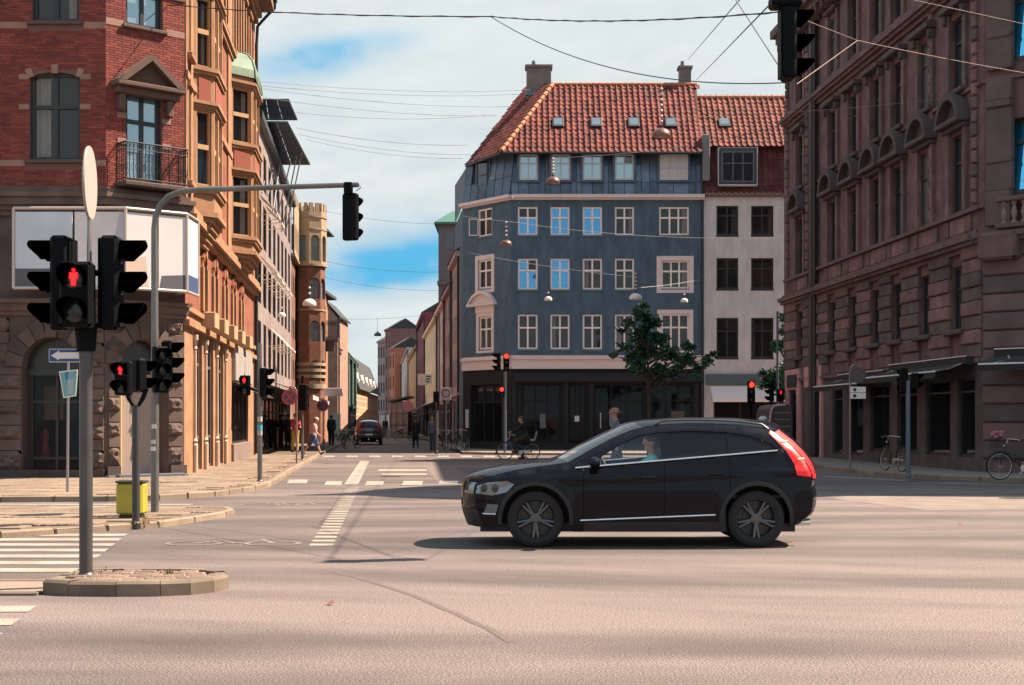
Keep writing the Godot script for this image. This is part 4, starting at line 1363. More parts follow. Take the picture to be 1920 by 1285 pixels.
# ---------------------------------------------------------------- houses up the left side of the street
func grey_building() -> void:
	var W := plane_frame(V(-11.15, 0, -62.6), V(STREET, 0, -1))
	var root := thing("grey_building", "grey rendered house with white awnings and a dark solar canopy on its roof", "building", W)
	var f := fac(W, root)
	var len_ := 26.5
	var render := mat("grey_render", Color(0.34, 0.27, 0.26), 0.9, 0.0, 0.2, 0.2)
	var dark := mat("dark_frame", Color(0.03, 0.032, 0.036), 0.5)
	var gl := mat("far_pane", Color(0.02, 0.025, 0.03), 0.08)
	gl.metallic_specular = 0.9
	var holes := []
	for fl in [[4.1, 6.1], [6.9, 8.9], [9.6, 11.6], [12.3, 14.0]]:
		for k in 8: holes.append([1.2 + k * 3.15, 3.0 + k * 3.15, fl[0], fl[1]])
	var shop: Array = [1.0, 25.5, 0.2, 2.7]
	holes.append(shop)
	var b := B.new()
	wall(b, 0, len_, 0, 14.8, holes, 0.25)
	b.quad(V(0, 0, -8), V(0, 0, 0), V(0, 14.8, 0), V(0, 14.8, -8))
	b.quad(V(len_, 0, 0), V(len_, 0, -8), V(len_, 14.8, -8), V(len_, 14.8, 0))
	part(root, "wall", b, render)
	for h in holes:
		if h == shop: continue
		window(root, f.L, h[0], h[1], h[2], h[3], {"key": "grey_win", "cols": 2, "rows": [0.0, 1.0], "fw": 0.07, "fd": 0.08, "frame": dark, "pane": gl, "back": 0.05, "room": false})
	window(root, f.L, shop[0], shop[1], shop[2], shop[3], {"key": "grey_shop", "cols": 9, "rows": [0.0, 0.75, 1.0], "fw": 0.1, "fd": 0.1, "bar": 0.08, "frame": dark, "pane": gl, "back": 0.25, "room": false}, "shop_window")
	var rf := B.new()
	rf.box(-0.1, len_ + 0.1, 14.8, 15.1, -8, 0.3)
	part(root, "roof", rf, dark)
	# white drop-arm awnings, rolled half out
	var cloth := mat("white_canvas", Color(0.72, 0.62, 0.52), 0.85, 0.0, 0.12)
	for q in [[0, 2], [1, 2], [0, 1], [1, 1], [2, 1], [3, 1], [2, 0], [3, 0], [4, 0]]:
		var h: Array = holes[q[1] * 8 + q[0]]
		var a := B.new()
		a.T = Transform3D()
		a.quad(V(h[0] - 0.1, h[3] - 0.75, 0.85), V(h[1] + 0.1, h[3] - 0.75, 0.85), V(h[1] + 0.1, h[3] + 0.05, 0.06), V(h[0] - 0.1, h[3] + 0.05, 0.06))
		a.box(h[0] - 0.1, h[1] + 0.1, h[3] - 0.82, h[3] - 0.75, 0.8, 0.86)
		a.cyl(V(h[0] - 0.08, h[3] - 0.78, 0.82), V(h[0] - 0.08, h[3] - 0.9, 0.02), 0.02, 0.02, 5)
		a.cyl(V(h[1] + 0.08, h[3] - 0.78, 0.82), V(h[1] + 0.08, h[3] - 0.9, 0.02), 0.02, 0.02, 5)
		part(root, "awning", a, cloth)
	# terrace awning above the shop
	var ta := B.new()
	ta.quad(V(2, 2.75, 2.4), V(24, 2.75, 2.4), V(24, 3.5, 0.1), V(2, 3.5, 0.1))
	ta.box(2, 24, 2.55, 2.75, 2.36, 2.4)
	part(root, "awning", ta, mat("cafe_canvas", Color(0.5, 0.42, 0.37), 0.85))
	# solar canopy: two tilted planes of panels on struts
	var blue := mat("solar_blue", Color(0.022, 0.036, 0.055), 0.6)
	var inv := W.affine_inverse()
	for q in [[P(480, 308, 77), P(580, 308, 77), P(538, 229, 69), P(480, 229, 69), 6], [P(478, 224, 72), P(556, 224, 72), P(540, 187, 68), P(478, 187, 68), 3]]:
		var a: Vector3 = inv * q[0]; var c: Vector3 = inv * q[1]; var d: Vector3 = inv * q[2]; var e: Vector3 = inv * q[3]
		var n := (c - a).cross(e - a).normalized()
		var sc := Node3D.new()
		sc.name = numbered("solar_canopy")
		root.add_child(sc)
		for r in q[4]:
			var t0: float = float(r) / q[4] + 0.012
			var t1: float = float(r + 1) / q[4] - 0.012
			for s in 3:
				var s0 := s / 3.0 + 0.008
				var s1 := (s + 1) / 3.0 - 0.008
				var k := [a.lerp(c, s0).lerp(e.lerp(d, s0), t0), a.lerp(c, s1).lerp(e.lerp(d, s1), t0), a.lerp(c, s1).lerp(e.lerp(d, s1), t1), a.lerp(c, s0).lerp(e.lerp(d, s0), t1)]
				var pb := B.new()
				var o := n * 0.06
				pb.quad(k[0] + o, k[1] + o, k[2] + o, k[3] + o)
				pb.quad(k[3], k[2], k[1], k[0])
				for i in 4: pb.quad(k[i], k[(i + 1) % 4], k[(i + 1) % 4] + o, k[i] + o)
				part(sc, "solar_panel", pb, blue)
		var fr := B.new()
		for t in q[4] + 1:
			var l0 := a.lerp(e, float(t) / q[4]); var l1 := c.lerp(d, float(t) / q[4])
			fr.cyl(l0, l1, 0.05, 0.05, 5)
		fr.cyl(c, d, 0.06, 0.06, 5); fr.cyl(a, e, 0.06, 0.06, 5)
		part(sc, "canopy_frame", fr, mat("steel_grey", Color(0.12, 0.13, 0.15), 0.4, 0.6))
		if q[4] == 6:
			var sg := B.new()
			for k in 6:
				var p := a.lerp(c, 0.25 + 0.15 * k).lerp(e.lerp(d, 0.25 + 0.15 * k), 0.15 + 0.1 * (k % 3))
				var foot := V(3.0 + k * 3.4, 12.0 + 0.4 * (k % 2), 0.05)
				sg.cyl(p, foot, 0.035, 0.035, 5)
			part(sc, "strut", sg, mat("strut_steel", Color(0.25, 0.3, 0.36), 0.4, 0.6))
func crenel(b: B, a: Vector3, e: Vector3, y: float, t: float, n: int) -> void:
	for k in n:
		var p := a.lerp(e, (k + 0.1) / n)
		var q := a.lerp(e, (k + 0.65) / n)
		var d := (e - a).normalized().cross(Vector3.UP) * t
		var c := [p, q, q - d, p - d]
		for i in 4:
			b.quad(c[i] + Vector3.UP * y, c[(i + 1) % 4] + Vector3.UP * y, c[(i + 1) % 4] + Vector3.UP * (y + 0.55), c[i] + Vector3.UP * (y + 0.55))
		b.quad(c[0] + Vector3.UP * (y + 0.55), c[1] + Vector3.UP * (y + 0.55), c[2] + Vector3.UP * (y + 0.55), c[3] + Vector3.UP * (y + 0.55))
func tower_building() -> void:
	var C := V(-13.35, 0, -95.0)
	var root := thing("tower_house", "red brick house with a castle-like corner tower and pale battlements", "building", TB(C))
	var brick := mat("tower_brick", Color(0.45, 0.195, 0.12), 0.9, 0.0, 0.45, 0.35, 0.8, 5.0)
	var pale := mat("tower_stone", Color(0.50, 0.36, 0.24), 0.85, 0.0, 0.25, 0.15)
	var dark := mat("tower_sash", Color(0.1, 0.1, 0.1), 0.5)
	var gl := mat("tower_pane", Color(0.16, 0.2, 0.21), 0.06)
	gl.metallic_specular = 0.9
	var R := 1.02
	var st := {"key": "tower_win", "cols": 2, "rows": [0.0, 0.66, 1.0], "fw": 0.05, "fd": 0.06, "frame": dark, "pane": gl, "back": 0.12, "room": false, "rise": 0.36}
	var vs := [[4.2, 5.55], [6.8, 8.15], [9.6, 10.95]]
	var bw := B.new()
	var top := B.new()
	for k in 8:
		var t0 := TAU * (k - 0.5) / 8 + 0.5
		var t1 := TAU * (k + 0.5) / 8 + 0.5
		var a := V(sin(t0), 0, cos(t0)) * R
		var e := V(sin(t1), 0, cos(t1)) * R
		var len_ := a.distance_to(e)
		var fl := plane_frame(a, e - a)
		bw.T = fl
		var holes := []
		if k < 2:
			for v in vs: holes.append([len_ / 2 - 0.34, len_ / 2 + 0.34, v[0], v[1], 0.34])
		wall(bw, 0, len_, 0, 11.9, holes, 0.15)
		for h in holes:
			var s2 := st.duplicate(); s2.rise = 0.34
			window(root, fl, h[0], h[1], h[2], h[3], s2)

		var R2 := R * 1.09
		var a2 := a / R * R2; var e2 := e / R * R2
		var l2 := a2.distance_to(e2)
		var f2 := plane_frame(a2, e2 - a2)
		top.T = f2
		var oh: Array = [[l2 / 2 - 0.3, l2 / 2 + 0.3, 12.05, 13.75, 0.3]]
		wall(top, 0, l2, 11.8, 15.3, oh, 0.2)
		var dk := B.new()
		dk.quad(V(l2 / 2 - 0.3, 12.05, -0.19), V(l2 / 2 + 0.3, 12.05, -0.19), V(l2 / 2 + 0.3, 13.75, -0.19), V(l2 / 2 - 0.3, 13.75, -0.19))
		part(root, "arch_opening", dk, gl, f2)
		top.T = Transform3D()
		crenel(top, a2, e2, 15.3, 0.2, 2)
	part(root, "tower_wall", bw, brick)
	part(root, "belvedere", top, pale)
	var ring := B.new()
	for q in [[11.72, 0.14, 1.16], [14.1, 0.08, 1.13], [14.9, 0.1, 1.14], [8.8, 0.1, 1.05], [5.2, 0.2, 1.035], [4.8, 0.2, 1.035], [4.4, 0.2, 1.035], [3.7, 0.3, 1.06]]:
		ring = B.new()
		ring.T = Transform3D(Basis(Vector3.UP, PI / 8 + 0.5), V(0, q[0], 0))
		ring.lathe([V2(R * q[2] * 0.9, 0.0), V2(R * q[2], 0.0), V2(R * q[2], q[1]), V2(R * q[2] * 0.9, q[1])], 8)
		part(root, "string_course", ring, pale)
	# the wing towards the grey house
	var wing := plane_frame(V(-13.62, 0, -88.4), V(STREET, 0, -1))
	var wl := root.transform.affine_inverse() * wing
	var hl := []
	for v in vs:
		for k in 3: hl.append([0.8 + k * 1.9, 1.9 + k * 1.9, v[0], v[1], 0.3])
	var wb := B.new()
	wb.T = wl
	wall(wb, 0, 6.3, 0, 11.9, hl, 0.15)
	part(root, "wall", wb, brick)
	for h in hl:
		var s3 := st.duplicate(); s3.key = "wing_win"; s3.rise = 0.3
		window(root, wl, h[0], h[1], h[2], h[3], s3)
	var wt := B.new()
	wt.T = wl
	wall(wt, 0, 6.3, 11.9, 15.2, [[0.6, 1.2, 12.2, 13.8, 0.3], [1.8, 2.4, 12.2, 13.8, 0.3], [3.0, 3.6, 12.2, 13.8, 0.3], [4.2, 4.8, 12.2, 13.8, 0.3]], 0.2, 0.25)
	wt.box(0, 6.3, 11.75, 11.9, 0, 0.3)
	crenel(wt, V(0, 0, 0.25), V(6.3, 0, 0.25), 15.2, 0.25, 6)
	part(root, "parapet", wt, pale)
	# end wall with the balcony
	var we := plane_frame(V(-12.5, 0, -95.9), V(STREET, 0, -1))
	var el := root.transform.affine_inverse() * we
	var eb := B.new()
	eb.T = el
	var eh := [[1.2, 2.6, 4.7, 6.8], [1.2, 2.6, 7.4, 9.4]]
	wall(eb, 0, 7.0, 0, 10.2, eh, 0.15)
	part(root, "wall", eb, mat("warm_brick", Color(0.42, 0.2, 0.11), 0.9, 0.0, 0.3))
	for h in eh: window(root, el, h[0], h[1], h[2], h[3], {"key": "end_win", "cols": 2, "rows": [0.0, 0.66, 1.0], "fw": 0.06, "fd": 0.06, "frame": dark, "pane": gl, "back": 0.1, "room": false})
	var bal := B.new()
	bal.box(0.8, 3.0, 7.0, 7.2, 0, 0.9)
	bal.prism(PackedVector2Array([V2(1.0, 7.0), V2(2.8, 7.0), V2(2.2, 6.3), V2(1.6, 6.3)]), 0, 0.6)
	var bo := part(root, "balcony", bal, dark, el)
	var rl := B.new()
	railing(rl, [V(0.85, 0, 0.02), V(0.85, 0, 0.85), V(2.95, 0, 0.85), V(2.95, 0, 0.02)], 7.2, 1.1, 0.16)
	part(bo, "railing", rl, mat("black_iron", Color(0.018, 0.018, 0.02), 0.5, 0.3))
	var rf := B.new()
	rf.box(-0.9, 0.75, 14.6, 14.7, -7.0, 0.3)
	part(root, "roof", rf, mat("slate", Color(0.06, 0.06, 0.065), 0.8, 0.0, 0.3))
	rf = B.new()
	rf.box(-6.0, 0.8, 10.2, 10.4, -8.0, -1.0)
	part(root, "roof", rf, mat("slate", Color(0.06, 0.06, 0.065), 0.8, 0.0, 0.3))
# ---------------------------------------------------------------- the row of houses up the street
func row_house(label: String, W: Transform3D, len_: float, h: float, m: Material, cols: int, floors: int, frame: Material, roof: Material, roof_h: float, deep := 7.0, shop: Material = null) -> Node3D:
	var root := thing("row_house", label, "house", W, "narrow houses along the side street")
	var f := fac(W, root)
	var holes := []
	var fh := (h - 3.4) / floors
	for i in floors:
		for k in cols:
			var c := len_ * (k + 0.5) / cols
			var hw := minf(0.55, len_ / cols * 0.3)
			holes.append([c - hw, c + hw, 3.6 + i * fh, 3.6 + i * fh + fh * 0.62])
	var sh: Array = [len_ * 0.06, len_ * 0.94, 0.15, 2.8]
	holes.append(sh)
	var b := B.new()
	wall(b, 0, len_, 0, h, holes, 0.15)
	b.quad(V(0, 0, -deep), V(0, 0, 0), V(0, h, 0), V(0, h, -deep))
	b.quad(V(len_, 0, 0), V(len_, 0, -deep), V(len_, h, -deep), V(len_, h, 0))
	part(root, "wall", b, m)
	var gl := mat("far_pane", Color(0.02, 0.025, 0.03), 0.08)
	for q in holes:
		var s: bool = q == sh
		window(root, f.L, q[0], q[1], q[2], q[3], {"key": "row" + String(frame.resource_name) + str(s), "cols": (maxi(2, roundi(len_ / 2.0)) if s else 2), "rows": ([0.0, 0.8, 1.0] if s else [0.0, 0.62, 1.0]), "fw": 0.09, "fd": 0.06, "bar": 0.07, "frame": (shop if s and shop else frame), "pane": gl, "back": 0.08, "room": false}, "shop_window" if s else "window")
	var cn := B.new()
	cn.box(0, len_, h - 0.3, h, -0.05, 0.28)
	cn.box(0, len_, 3.0, 3.2, -0.05, 0.14)
	part(root, "cornice", cn, m)
	var rf := B.new()
	rf.prism(PackedVector2Array([V2(0.35, h), V2(-deep, h), V2(-deep * 0.5, h + roof_h)]), 0, len_)
	part(root, "roof", rf, roof, Transform3D(Basis(Vector3.BACK, Vector3.UP, Vector3.LEFT), V(len_, 0, 0)))
	return root
func chimney(parent: Node3D, at: Vector3, w: float, d: float, h: float, m: Material) -> void:
	var b := B.new()
	b.box(-w / 2, w / 2, 0, h, -d / 2, d / 2)
	b.box(-w / 2 - 0.08, w / 2 + 0.08, h, h + 0.14, -d / 2 - 0.08, d / 2 + 0.08)
	b.cyl(V(-w * 0.2, h + 0.14, 0), V(-w * 0.2, h + 0.45, 0), 0.12, 0.1, 8)
	part(parent, "chimney", b, m, TB(at))
func street_houses() -> void:
	var slate := mat("slate", Color(0.06, 0.06, 0.065), 0.8, 0.0, 0.3)
	var red := mat("far_tile", Color(0.3, 0.08, 0.05), 0.85, 0.0, 0.4)
	var white := mat("white_paint", Color(0.72, 0.62, 0.58), 0.6)
	var dark := mat("dark_frame", Color(0.03, 0.032, 0.036), 0.5)
	var K := 12681.0
	var list := [
		[862.5, 848, 11.1, Color(0.42, 0.27, 0.25), 4, 3, white, slate, "tall mauve house with dark downpipes beside the blue house"],
		[848, 835, 10.0, Color(0.33, 0.22, 0.23), 3, 3, dark, slate, "dusky purple-grey house, second up from the blue house"],
		[835, 821, 9.8, Color(0.58, 0.42, 0.38), 4, 2, white, red, "pale pink house with rows of tall windows"],
		[821, 797, 9.7, Color(0.58, 0.48, 0.34), 6, 2, white, slate, "cream yellow house with a dark shop awning"],
		[797, 783, 12.0, Color(0.24, 0.05, 0.07), 4, 3, white, slate, "deep crimson house taller than its neighbours"],
		[783, 766, 10.2, Color(0.55, 0.33, 0.17), 4, 2, white, slate, "orange ochre house past the crimson one"],
		[766, 753, 12.2, Color(0.58, 0.46, 0.40), 4, 3, white, slate, "tall beige house between the ochre and the light blue one"],
		[753, 738, 11.0, Color(0.46, 0.52, 0.56), 4, 3, white, slate, "light blue-grey house far up the street"]]
	for q in list:
		var d0: float = K / (q[0] - 705.0)
		var d1: float = K / (q[1] - 705.0)
		var a := G(q[0], d0)
		var e := G(q[1], d1)
		var m := mat("row_wall" + str(q[0]), q[3] * 1.45, 0.85, 0.0, 0.15, 0.15)
		var o := row_house(q[8], plane_frame(e, a - e), a.distance_to(e), q[2], m, q[4], q[5], q[6], q[7], 2.6, 8.0, dark)
		var b := B.new()
		var l := a.distance_to(e)
		for u in [0.12, l - 0.12]: b.cyl(V(u, 0.2, 0.1), V(u, q[2] - 0.3, 0.1), 0.07, 0.07, 6)
		part(o, "downpipe", b, mat("pipe_dark", Color(0.03, 0.03, 0.032), 0.5, 0.3))
		chimney(o, V(l * 0.6, q[2] + 1.7, -4.0), 0.8, 0.6, 1.6, mat("chimney_brick", Color(0.2, 0.13, 0.11), 0.9, 0.0, 0.4))
	# dormers and a black awning on the cream house
	var aw := B.new()
	var t := plane_frame(G(797, K / 92.0), G(821, K / 116.0) - G(797, K / 92.0))
	aw.T = t
	aw.quad(V(1, 2.5, 1.5), V(26, 2.5, 1.5), V(26, 3.1, 0.1), V(1, 3.1, 0.1))
	aw.box(1, 26, 2.2, 2.5, 1.46, 1.5)
	solo("awning", "black shop awning over the footway on the cream yellow house", "awning", aw, mat("black_canvas", Color(0.02, 0.02, 0.022), 0.9))
	# houses that close the street where it bends
	for q in [[708, 722, 300, 18.0, Color(0.33, 0.26, 0.27), 3, 4, "narrow grey-brown house at the bend, half hidden behind lamps"], [722, 732, 285, 19.5, Color(0.24, 0.13, 0.12), 2, 4, "dark brown house with roof railings at the bend"], [730, 740, 270, 15.0, Color(0.55, 0.2, 0.11), 2, 3, "brick orange house at the bend of the street"]]:
		var a := G(q[0], q[2]); var e := G(q[1], q[2] - 6)
		row_house(q[7], plane_frame(a, e - a), a.distance_to(e), q[3], mat("bend_wall" + str(q[0]), q[4], 0.9, 0.0, 0.2), q[5], q[6], dark, slate, 2.0, 6.0)
	# left side beyond the tower
	var ga := G(606, 112.0); var ge := G(633, 112.0)
	var gr := thing("gable_house", "plain pinkish end wall of a house beyond the tower", "house", plane_frame(ga, ge - ga))
	var gl := ga.distance_to(ge)
	var gb := B.new()
	gb.prism(PackedVector2Array([V2(-2.5, 0), V2(gl, 0), V2(gl, 9.6), V2(0.1, 10.9), V2(-2.5, 10.9)]), -7, 0)
	part(gr, "wall", gb, mat("gable_render", Color(0.44, 0.27, 0.21), 0.9, 0.0, 0.15, 0.2))
	var gro := B.new()
	gro.prism(PackedVector2Array([V2(gl + 0.2, 9.55), V2(gl + 0.2, 9.7), V2(0.1, 11.05), V2(-2.5, 11.05), V2(-2.5, 10.92), V2(0.08, 10.92)]), -7.1, 0.1)
	gro.cyl(V(gl + 0.12, 0.2, 0.12), V(gl + 0.12, 9.6, 0.12), 0.07, 0.07, 6)
	part(gr, "roof_edge", gro, mat("pipe_dark", Color(0.03, 0.03, 0.032), 0.5, 0.3))
	var na := G(634, 113.5); var ne := G(645, 140.0)
	row_house("narrow cream house front between the pink end wall and a black one", plane_frame(na, ne - na), na.distance_to(ne), 7.2, mat("cream_front", Color(0.6, 0.45, 0.32), 0.9), 4, 1, white, slate, 1.5, 5.0, dark)
	var ba := G(645, 142.0); var be := G(668, 176.0)
	var bh := row_house("black-painted house with verdigris gutters", plane_frame(ba, be - ba), ba.distance_to(be), 8.4, mat("black_front", Color(0.03, 0.034, 0.036), 0.8), 5, 1, dark, slate, 1.4, 6.0, dark)
	var gp := B.new()
	for u in [6.0, 16.0, 27.0]: gp.cyl(V(u, 2.5, 0.15), V(u, 8.4, 0.15), 0.16, 0.16, 6)
	gp.cyl(V(0, 8.45, 0.2), V(33, 8.45, 0.2), 0.16, 0.16, 6)
	part(bh, "copper_gutter", gp, mat("verdigris", Color(0.06, 0.14, 0.11), 0.7))
	for u in [3.0, 9.0]: chimney(bh, V(u, 9.2, -3.0), 0.9, 0.7, 1.4, mat("chimney_red", Color(0.3, 0.12, 0.09), 0.9))
	var oa := G(668, 182.0); var oe := G(709, 236.0)
	var oh := thing("orange_house", "long sunlit orange house with white windows and a big dark roof closing the street", "house", plane_frame(oa, oe - oa))
	var of := fac(oh.transform, oh)
	var ol := oa.distance_to(oe)
	var holes := []
	for i in 2:
		for k in 14: holes.append([ol * (k + 0.2) / 14, ol * (k + 0.62) / 14, 0.9 + i * 2.4, 2.5 + i * 2.4])
	var ob := B.new()
	wall(ob, 0, ol, 0, 5.6, holes, 0.12)
	part(oh, "wall", ob, mat("orange_render", Color(0.6, 0.3, 0.15), 0.9, 0.0, 0.15))
	for h in holes: window(oh, of.L, h[0], h[1], h[2], h[3], {"key": "orange_win", "cols": 2, "rows": [0.0, 0.6, 1.0], "fw": 0.2, "fd": 0.06, "bar": 0.14, "frame": white, "pane": mat("far_pane", Color(0.02, 0.025, 0.03), 0.08), "back": 0.02, "room": false})
	var orf := B.new()
	orf.quad(V(-0.5, 5.6, 0.5), V(ol, 5.6, 0.5), V(ol, 10.2, -1.3), V(-0.5, 10.2, -1.3))
	orf.quad(V(ol, 10.2, -1.3), V(ol, 5.6, -8), V(-0.5, 5.6, -8), V(-0.5, 10.2, -1.3))
	orf.tri(V(-0.5, 5.6, -8), V(-0.5, 5.6, 0.5), V(-0.5, 10.2, -1.3))
	part(oh, "roof", orf, slate)
	for k in 5:
		var dm := B.new()
		dm.box(-0.8, 0.8, 0, 1.1, -1.4, 0.2)
		dm.prism(PackedVector2Array([V2(-1.0, 1.1), V2(1.0, 1.1), V2(0, 1.9)]), -2.2, 0.1)
		part(oh, "dormer", dm, white, TB(V(4 + k * 10.0, 5.9, -0.1)))
	# tall house with a copper roof edge behind the row
	var ch := thing("copper_roof_house", "tall grey house with a green copper roof edge, behind the blue house", "house", plane_frame(G(822, 106.0), V(1, 0, 0.0)))
	var cb := B.new()
	cb.box(0, 2.4, 0, 16.2, -6, 0)
	cb.box(-0.08, 2.4, 11.6, 11.9, -6, 0.12)
	part(ch, "wall", cb, mat("grey_tower", Color(0.17, 0.16, 0.175), 0.9, 0.0, 0.2))
	var cw := B.new()
	cw.box(0.5, 1.1, 14.2, 15.4, -0.1, 0.03)
	part(ch, "window", cw, mat("far_pane", Color(0.02, 0.025, 0.03), 0.08))
	var cr := B.new()
	cr.quad(V(-0.3, 16.2, 0.3), V(2.6, 16.2, 0.3), V(2.6, 17.3, -1.8), V(1.0, 17.3, -1.8))
	cr.tri(V(-0.3, 16.2, -4), V(-0.3, 16.2, 0.3), V(1.0, 17.3, -1.8))
	cr.box(-0.3, 2.6, 16.05, 16.2, -6, 0.3)
	part(ch, "copper_roof", cr, mat("verdigris_roof", Color(0.05, 0.17, 0.14), 0.7, 0.0, 0.2))
# ---------------------------------------------------------------- tiled roofs
func pantile(w: float, l: float, m: Material) -> ArrayMesh:
	var b := B.new()
	var prof := [[0.0, 0.0], [0.08, 0.035], [0.2, 0.062], [0.32, 0.055], [0.44, 0.012], [0.6, -0.006], [0.8, -0.008], [1.0, 0.012]]
	for i in prof.size() - 1:
		var x0: float = prof[i][0] * w; var x1: float = prof[i + 1][0] * w
		var z0: float = prof[i][1]; var z1: float = prof[i + 1][1]
		b.quad(V(x0, 0, z0 + 0.03), V(x1, 0, z1 + 0.03), V(x1, l * 1.08, z1), V(x0, l * 1.08, z0))
		b.quad(V(x0, 0, z0 + 0.005), V(x1, 0, z1 + 0.005), V(x1, 0, z1 + 0.03), V(x0, 0, z0 + 0.03))
	return b.done(m)
func tile_field(parent: Node3D, T: Transform3D, pg: PackedVector2Array, w: float, l: float, key: String, tints: Array, most: int, skip := []) -> void:
	# T: x across, y up the slope, z out of it; T is in the parent's space
	var ms := tinted(key, tints, 0.85, 0.35, 0.4)
	var meshes := []
	for m in ms: meshes.append(pantile(w, l, m))
	var lo := V2(1e9, 1e9); var hi := -lo
	for p in pg:
		lo = lo.min(p); hi = hi.max(p)
	var places := []
	var y := lo.y
	while y < hi.y - 0.02:
		var x := lo.x
		while x < hi.x:
			var c := V2(x + w / 2, y + l / 2)
			var ok := Geometry2D.is_point_in_polygon(c, pg)
			for s in skip:
				if c.x > s[0] and c.x < s[1] and c.y > s[2] and c.y < s[3]: ok = false
			if ok: places.append([T * Transform3D(Basis.from_euler(V(rng.randf_range(-0.018, 0.018), rng.randf_range(-0.03, 0.03), rng.randf_range(-0.022, 0.022))), V(x, y + rng.randf_range(-0.012, 0.012), rng.randf_range(0.0, 0.014))), rng.randi() % meshes.size()])
			x += w
		y += l
	pieces(parent, "roof_tile", meshes, places, tints, most)
func slope_frame(a: Vector3, u: Vector3, up_pt: Vector3) -> Transform3D:
	u = u.normalized()
	var n := u.cross(up_pt - a).normalized()
	return Transform3D(Basis(u, n.cross(u), n), a)
# ---------------------------------------------------------------- blue house
func blue_building() -> void:
	var O := V(-0.055, 0, -74.5)
	var C0 := V(-2.65, 0, -77.8)
	var root := thing("blue_house", "four-storey slate blue corner house with white windows, zinc mansard and red tiled roof", "building", plane_frame(O, Vector3.RIGHT))
	var f := fac(root.transform, root)
	var fc := fac(plane_frame(C0, O - C0), root)
	var far_ := C0 + V(STREET, 0, -1) * 8.0
	var fs := fac(plane_frame(far_, C0 - far_), root)
	var len_ := 9.99
	var lc := C0.distance_to(O)
	var blue := mat("blue_render", Color(0.105, 0.172, 0.245), 0.9, 0.0, 0.12, 0.22)
	blue.uv1_scale = V(0.3, 0.1, 0.3)
	var cream := mat("cream_trim", Color(0.8, 0.66, 0.65), 0.7, 0.0, 0.12)
	var white := mat("white_sash", Color(0.84, 0.75, 0.73), 0.55)
	var clear := glass("blue_house_pane", Color(0.03, 0.035, 0.04), 0.2)
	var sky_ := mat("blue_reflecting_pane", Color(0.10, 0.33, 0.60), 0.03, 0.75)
	var curtain := mat("curtain", Color(0.42, 0.38, 0.35), 0.9, 0.0, 0.2)
	var st := {"key": "blue2", "cols": 2, "rows": [0.0, 0.63, 1.0], "fw": 0.085, "fd": 0.08, "bar": 0.085, "frame": white, "pane": clear, "back": 0.05, "sill": 0.03, "sill_mat": mat("blue_sill", Color(0.12, 0.16, 0.2), 0.8), "sill_out": 0.05, "curtain": curtain, "curtain_share": 0.4}
	var st3 := st.duplicate(); st3.key = "blue3"; st3.cols = 3
	var rows := [[388, 441], [485, 543], [590, 655]]
	var cols := [[971, 1008], [1032, 1068], [1092.5, 1129], [1153, 1189]]
	var holes := []
	var plan := []
	for r in 3:
		for c in 4:
			var h := f.rect(cols[c][0], rows[r][0], cols[c][1], rows[r][1])
			holes.append(h)
			plan.append([h, r, c])
	var big := []
	for q in [[1236, 388, 1292, 441], [1240, 489, 1292, 541], [1240, 589, 1292, 655]]:
		var h := f.rect(q[0], q[1], q[2], q[3])
		holes.append(h); big.append(h)
	var shops := []
	for q in [[0.55, 2.6, 0.5, 3.5], [3.0, 3.9, 0.15, 3.5], [4.3, 6.9, 0.5, 3.5], [7.3, 9.4, 0.5, 3.5]]: shops.append(q)
	var wb := B.new()
	wall(wb, 0, len_, 4.3, 13.1, holes, 0.2)
	wb.T = fc.L
	var ch := [fc.rect(896, 391, 922.5, 443), fc.rect(897, 487, 922, 541), fc.rect(898, 594, 922, 655)]
	wall(wb, 0, lc, 4.3, 13.1, ch, 0.2)
	wb.T = fs.L
	wall(wb, 0, 8, 0, 13.1, [], 0.2)
	wb.T = Transform3D()
	wb.quad(V(len_, 4.3, 0), V(len_, 4.3, -9), V(len_, 13.1, -9), V(len_, 13.1, 0))
	part(root, "wall", wb, blue)
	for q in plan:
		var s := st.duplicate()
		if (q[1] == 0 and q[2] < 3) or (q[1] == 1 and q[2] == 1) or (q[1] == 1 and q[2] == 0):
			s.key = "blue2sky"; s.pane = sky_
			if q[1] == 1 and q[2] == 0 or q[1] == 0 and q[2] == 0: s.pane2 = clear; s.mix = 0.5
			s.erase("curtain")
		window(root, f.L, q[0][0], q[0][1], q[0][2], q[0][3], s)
	for h in big: window(root, f.L, h[0], h[1], h[2], h[3], st3)
	for h in ch: window(root, fc.L, h[0], h[1], h[2], h[3], st)
	# casement of the top corner window, swung open
	var op := B.new()
	op.box(0, 0.5, 0, 0.04, -0.03, 0.03); op.box(0, 0.5, 0.86, 0.9, -0.03, 0.03); op.box(0, 0.04, 0.04, 0.86, -0.03, 0.03); op.box(0.46, 0.5, 0.04, 0.86, -0.03, 0.03)
	part(root, "open_casement", op, white, fc.L * Transform3D(Basis(Vector3.UP, -2.2), V(ch[0][0] + 0.06, ch[0][2] + 0.08, 0.02)))
	# plain raised surrounds
	for q in [[f, big[1], 0.24], [f, big[2], 0.22], [fc, ch[1], 0.24], [fc, ch[2], 0.2]]:
		var h: Array = q[1]
		var t: float = q[2]
		var b := B.new()
		b.cbox(h[0] - t, h[0] - 0.0, h[2] - t, h[3] + t, -0.02, 0.05, 0.012); b.cbox(h[1] + 0.0, h[1] + t, h[2] - t, h[3] + t, -0.02, 0.05, 0.012)
		b.cbox(h[0], h[1], h[3], h[3] + t, -0.02, 0.048, 0.012); b.cbox(h[0], h[1], h[2] - t, h[2], -0.02, 0.048, 0.012)
		part(root, "window_surround", b, cream, q[0].L)
	# segmental pediment above the lowest corner window
	var p0 := fc.at(882, 572); var p1 := fc.at(931, 572)
	var hd := B.new()
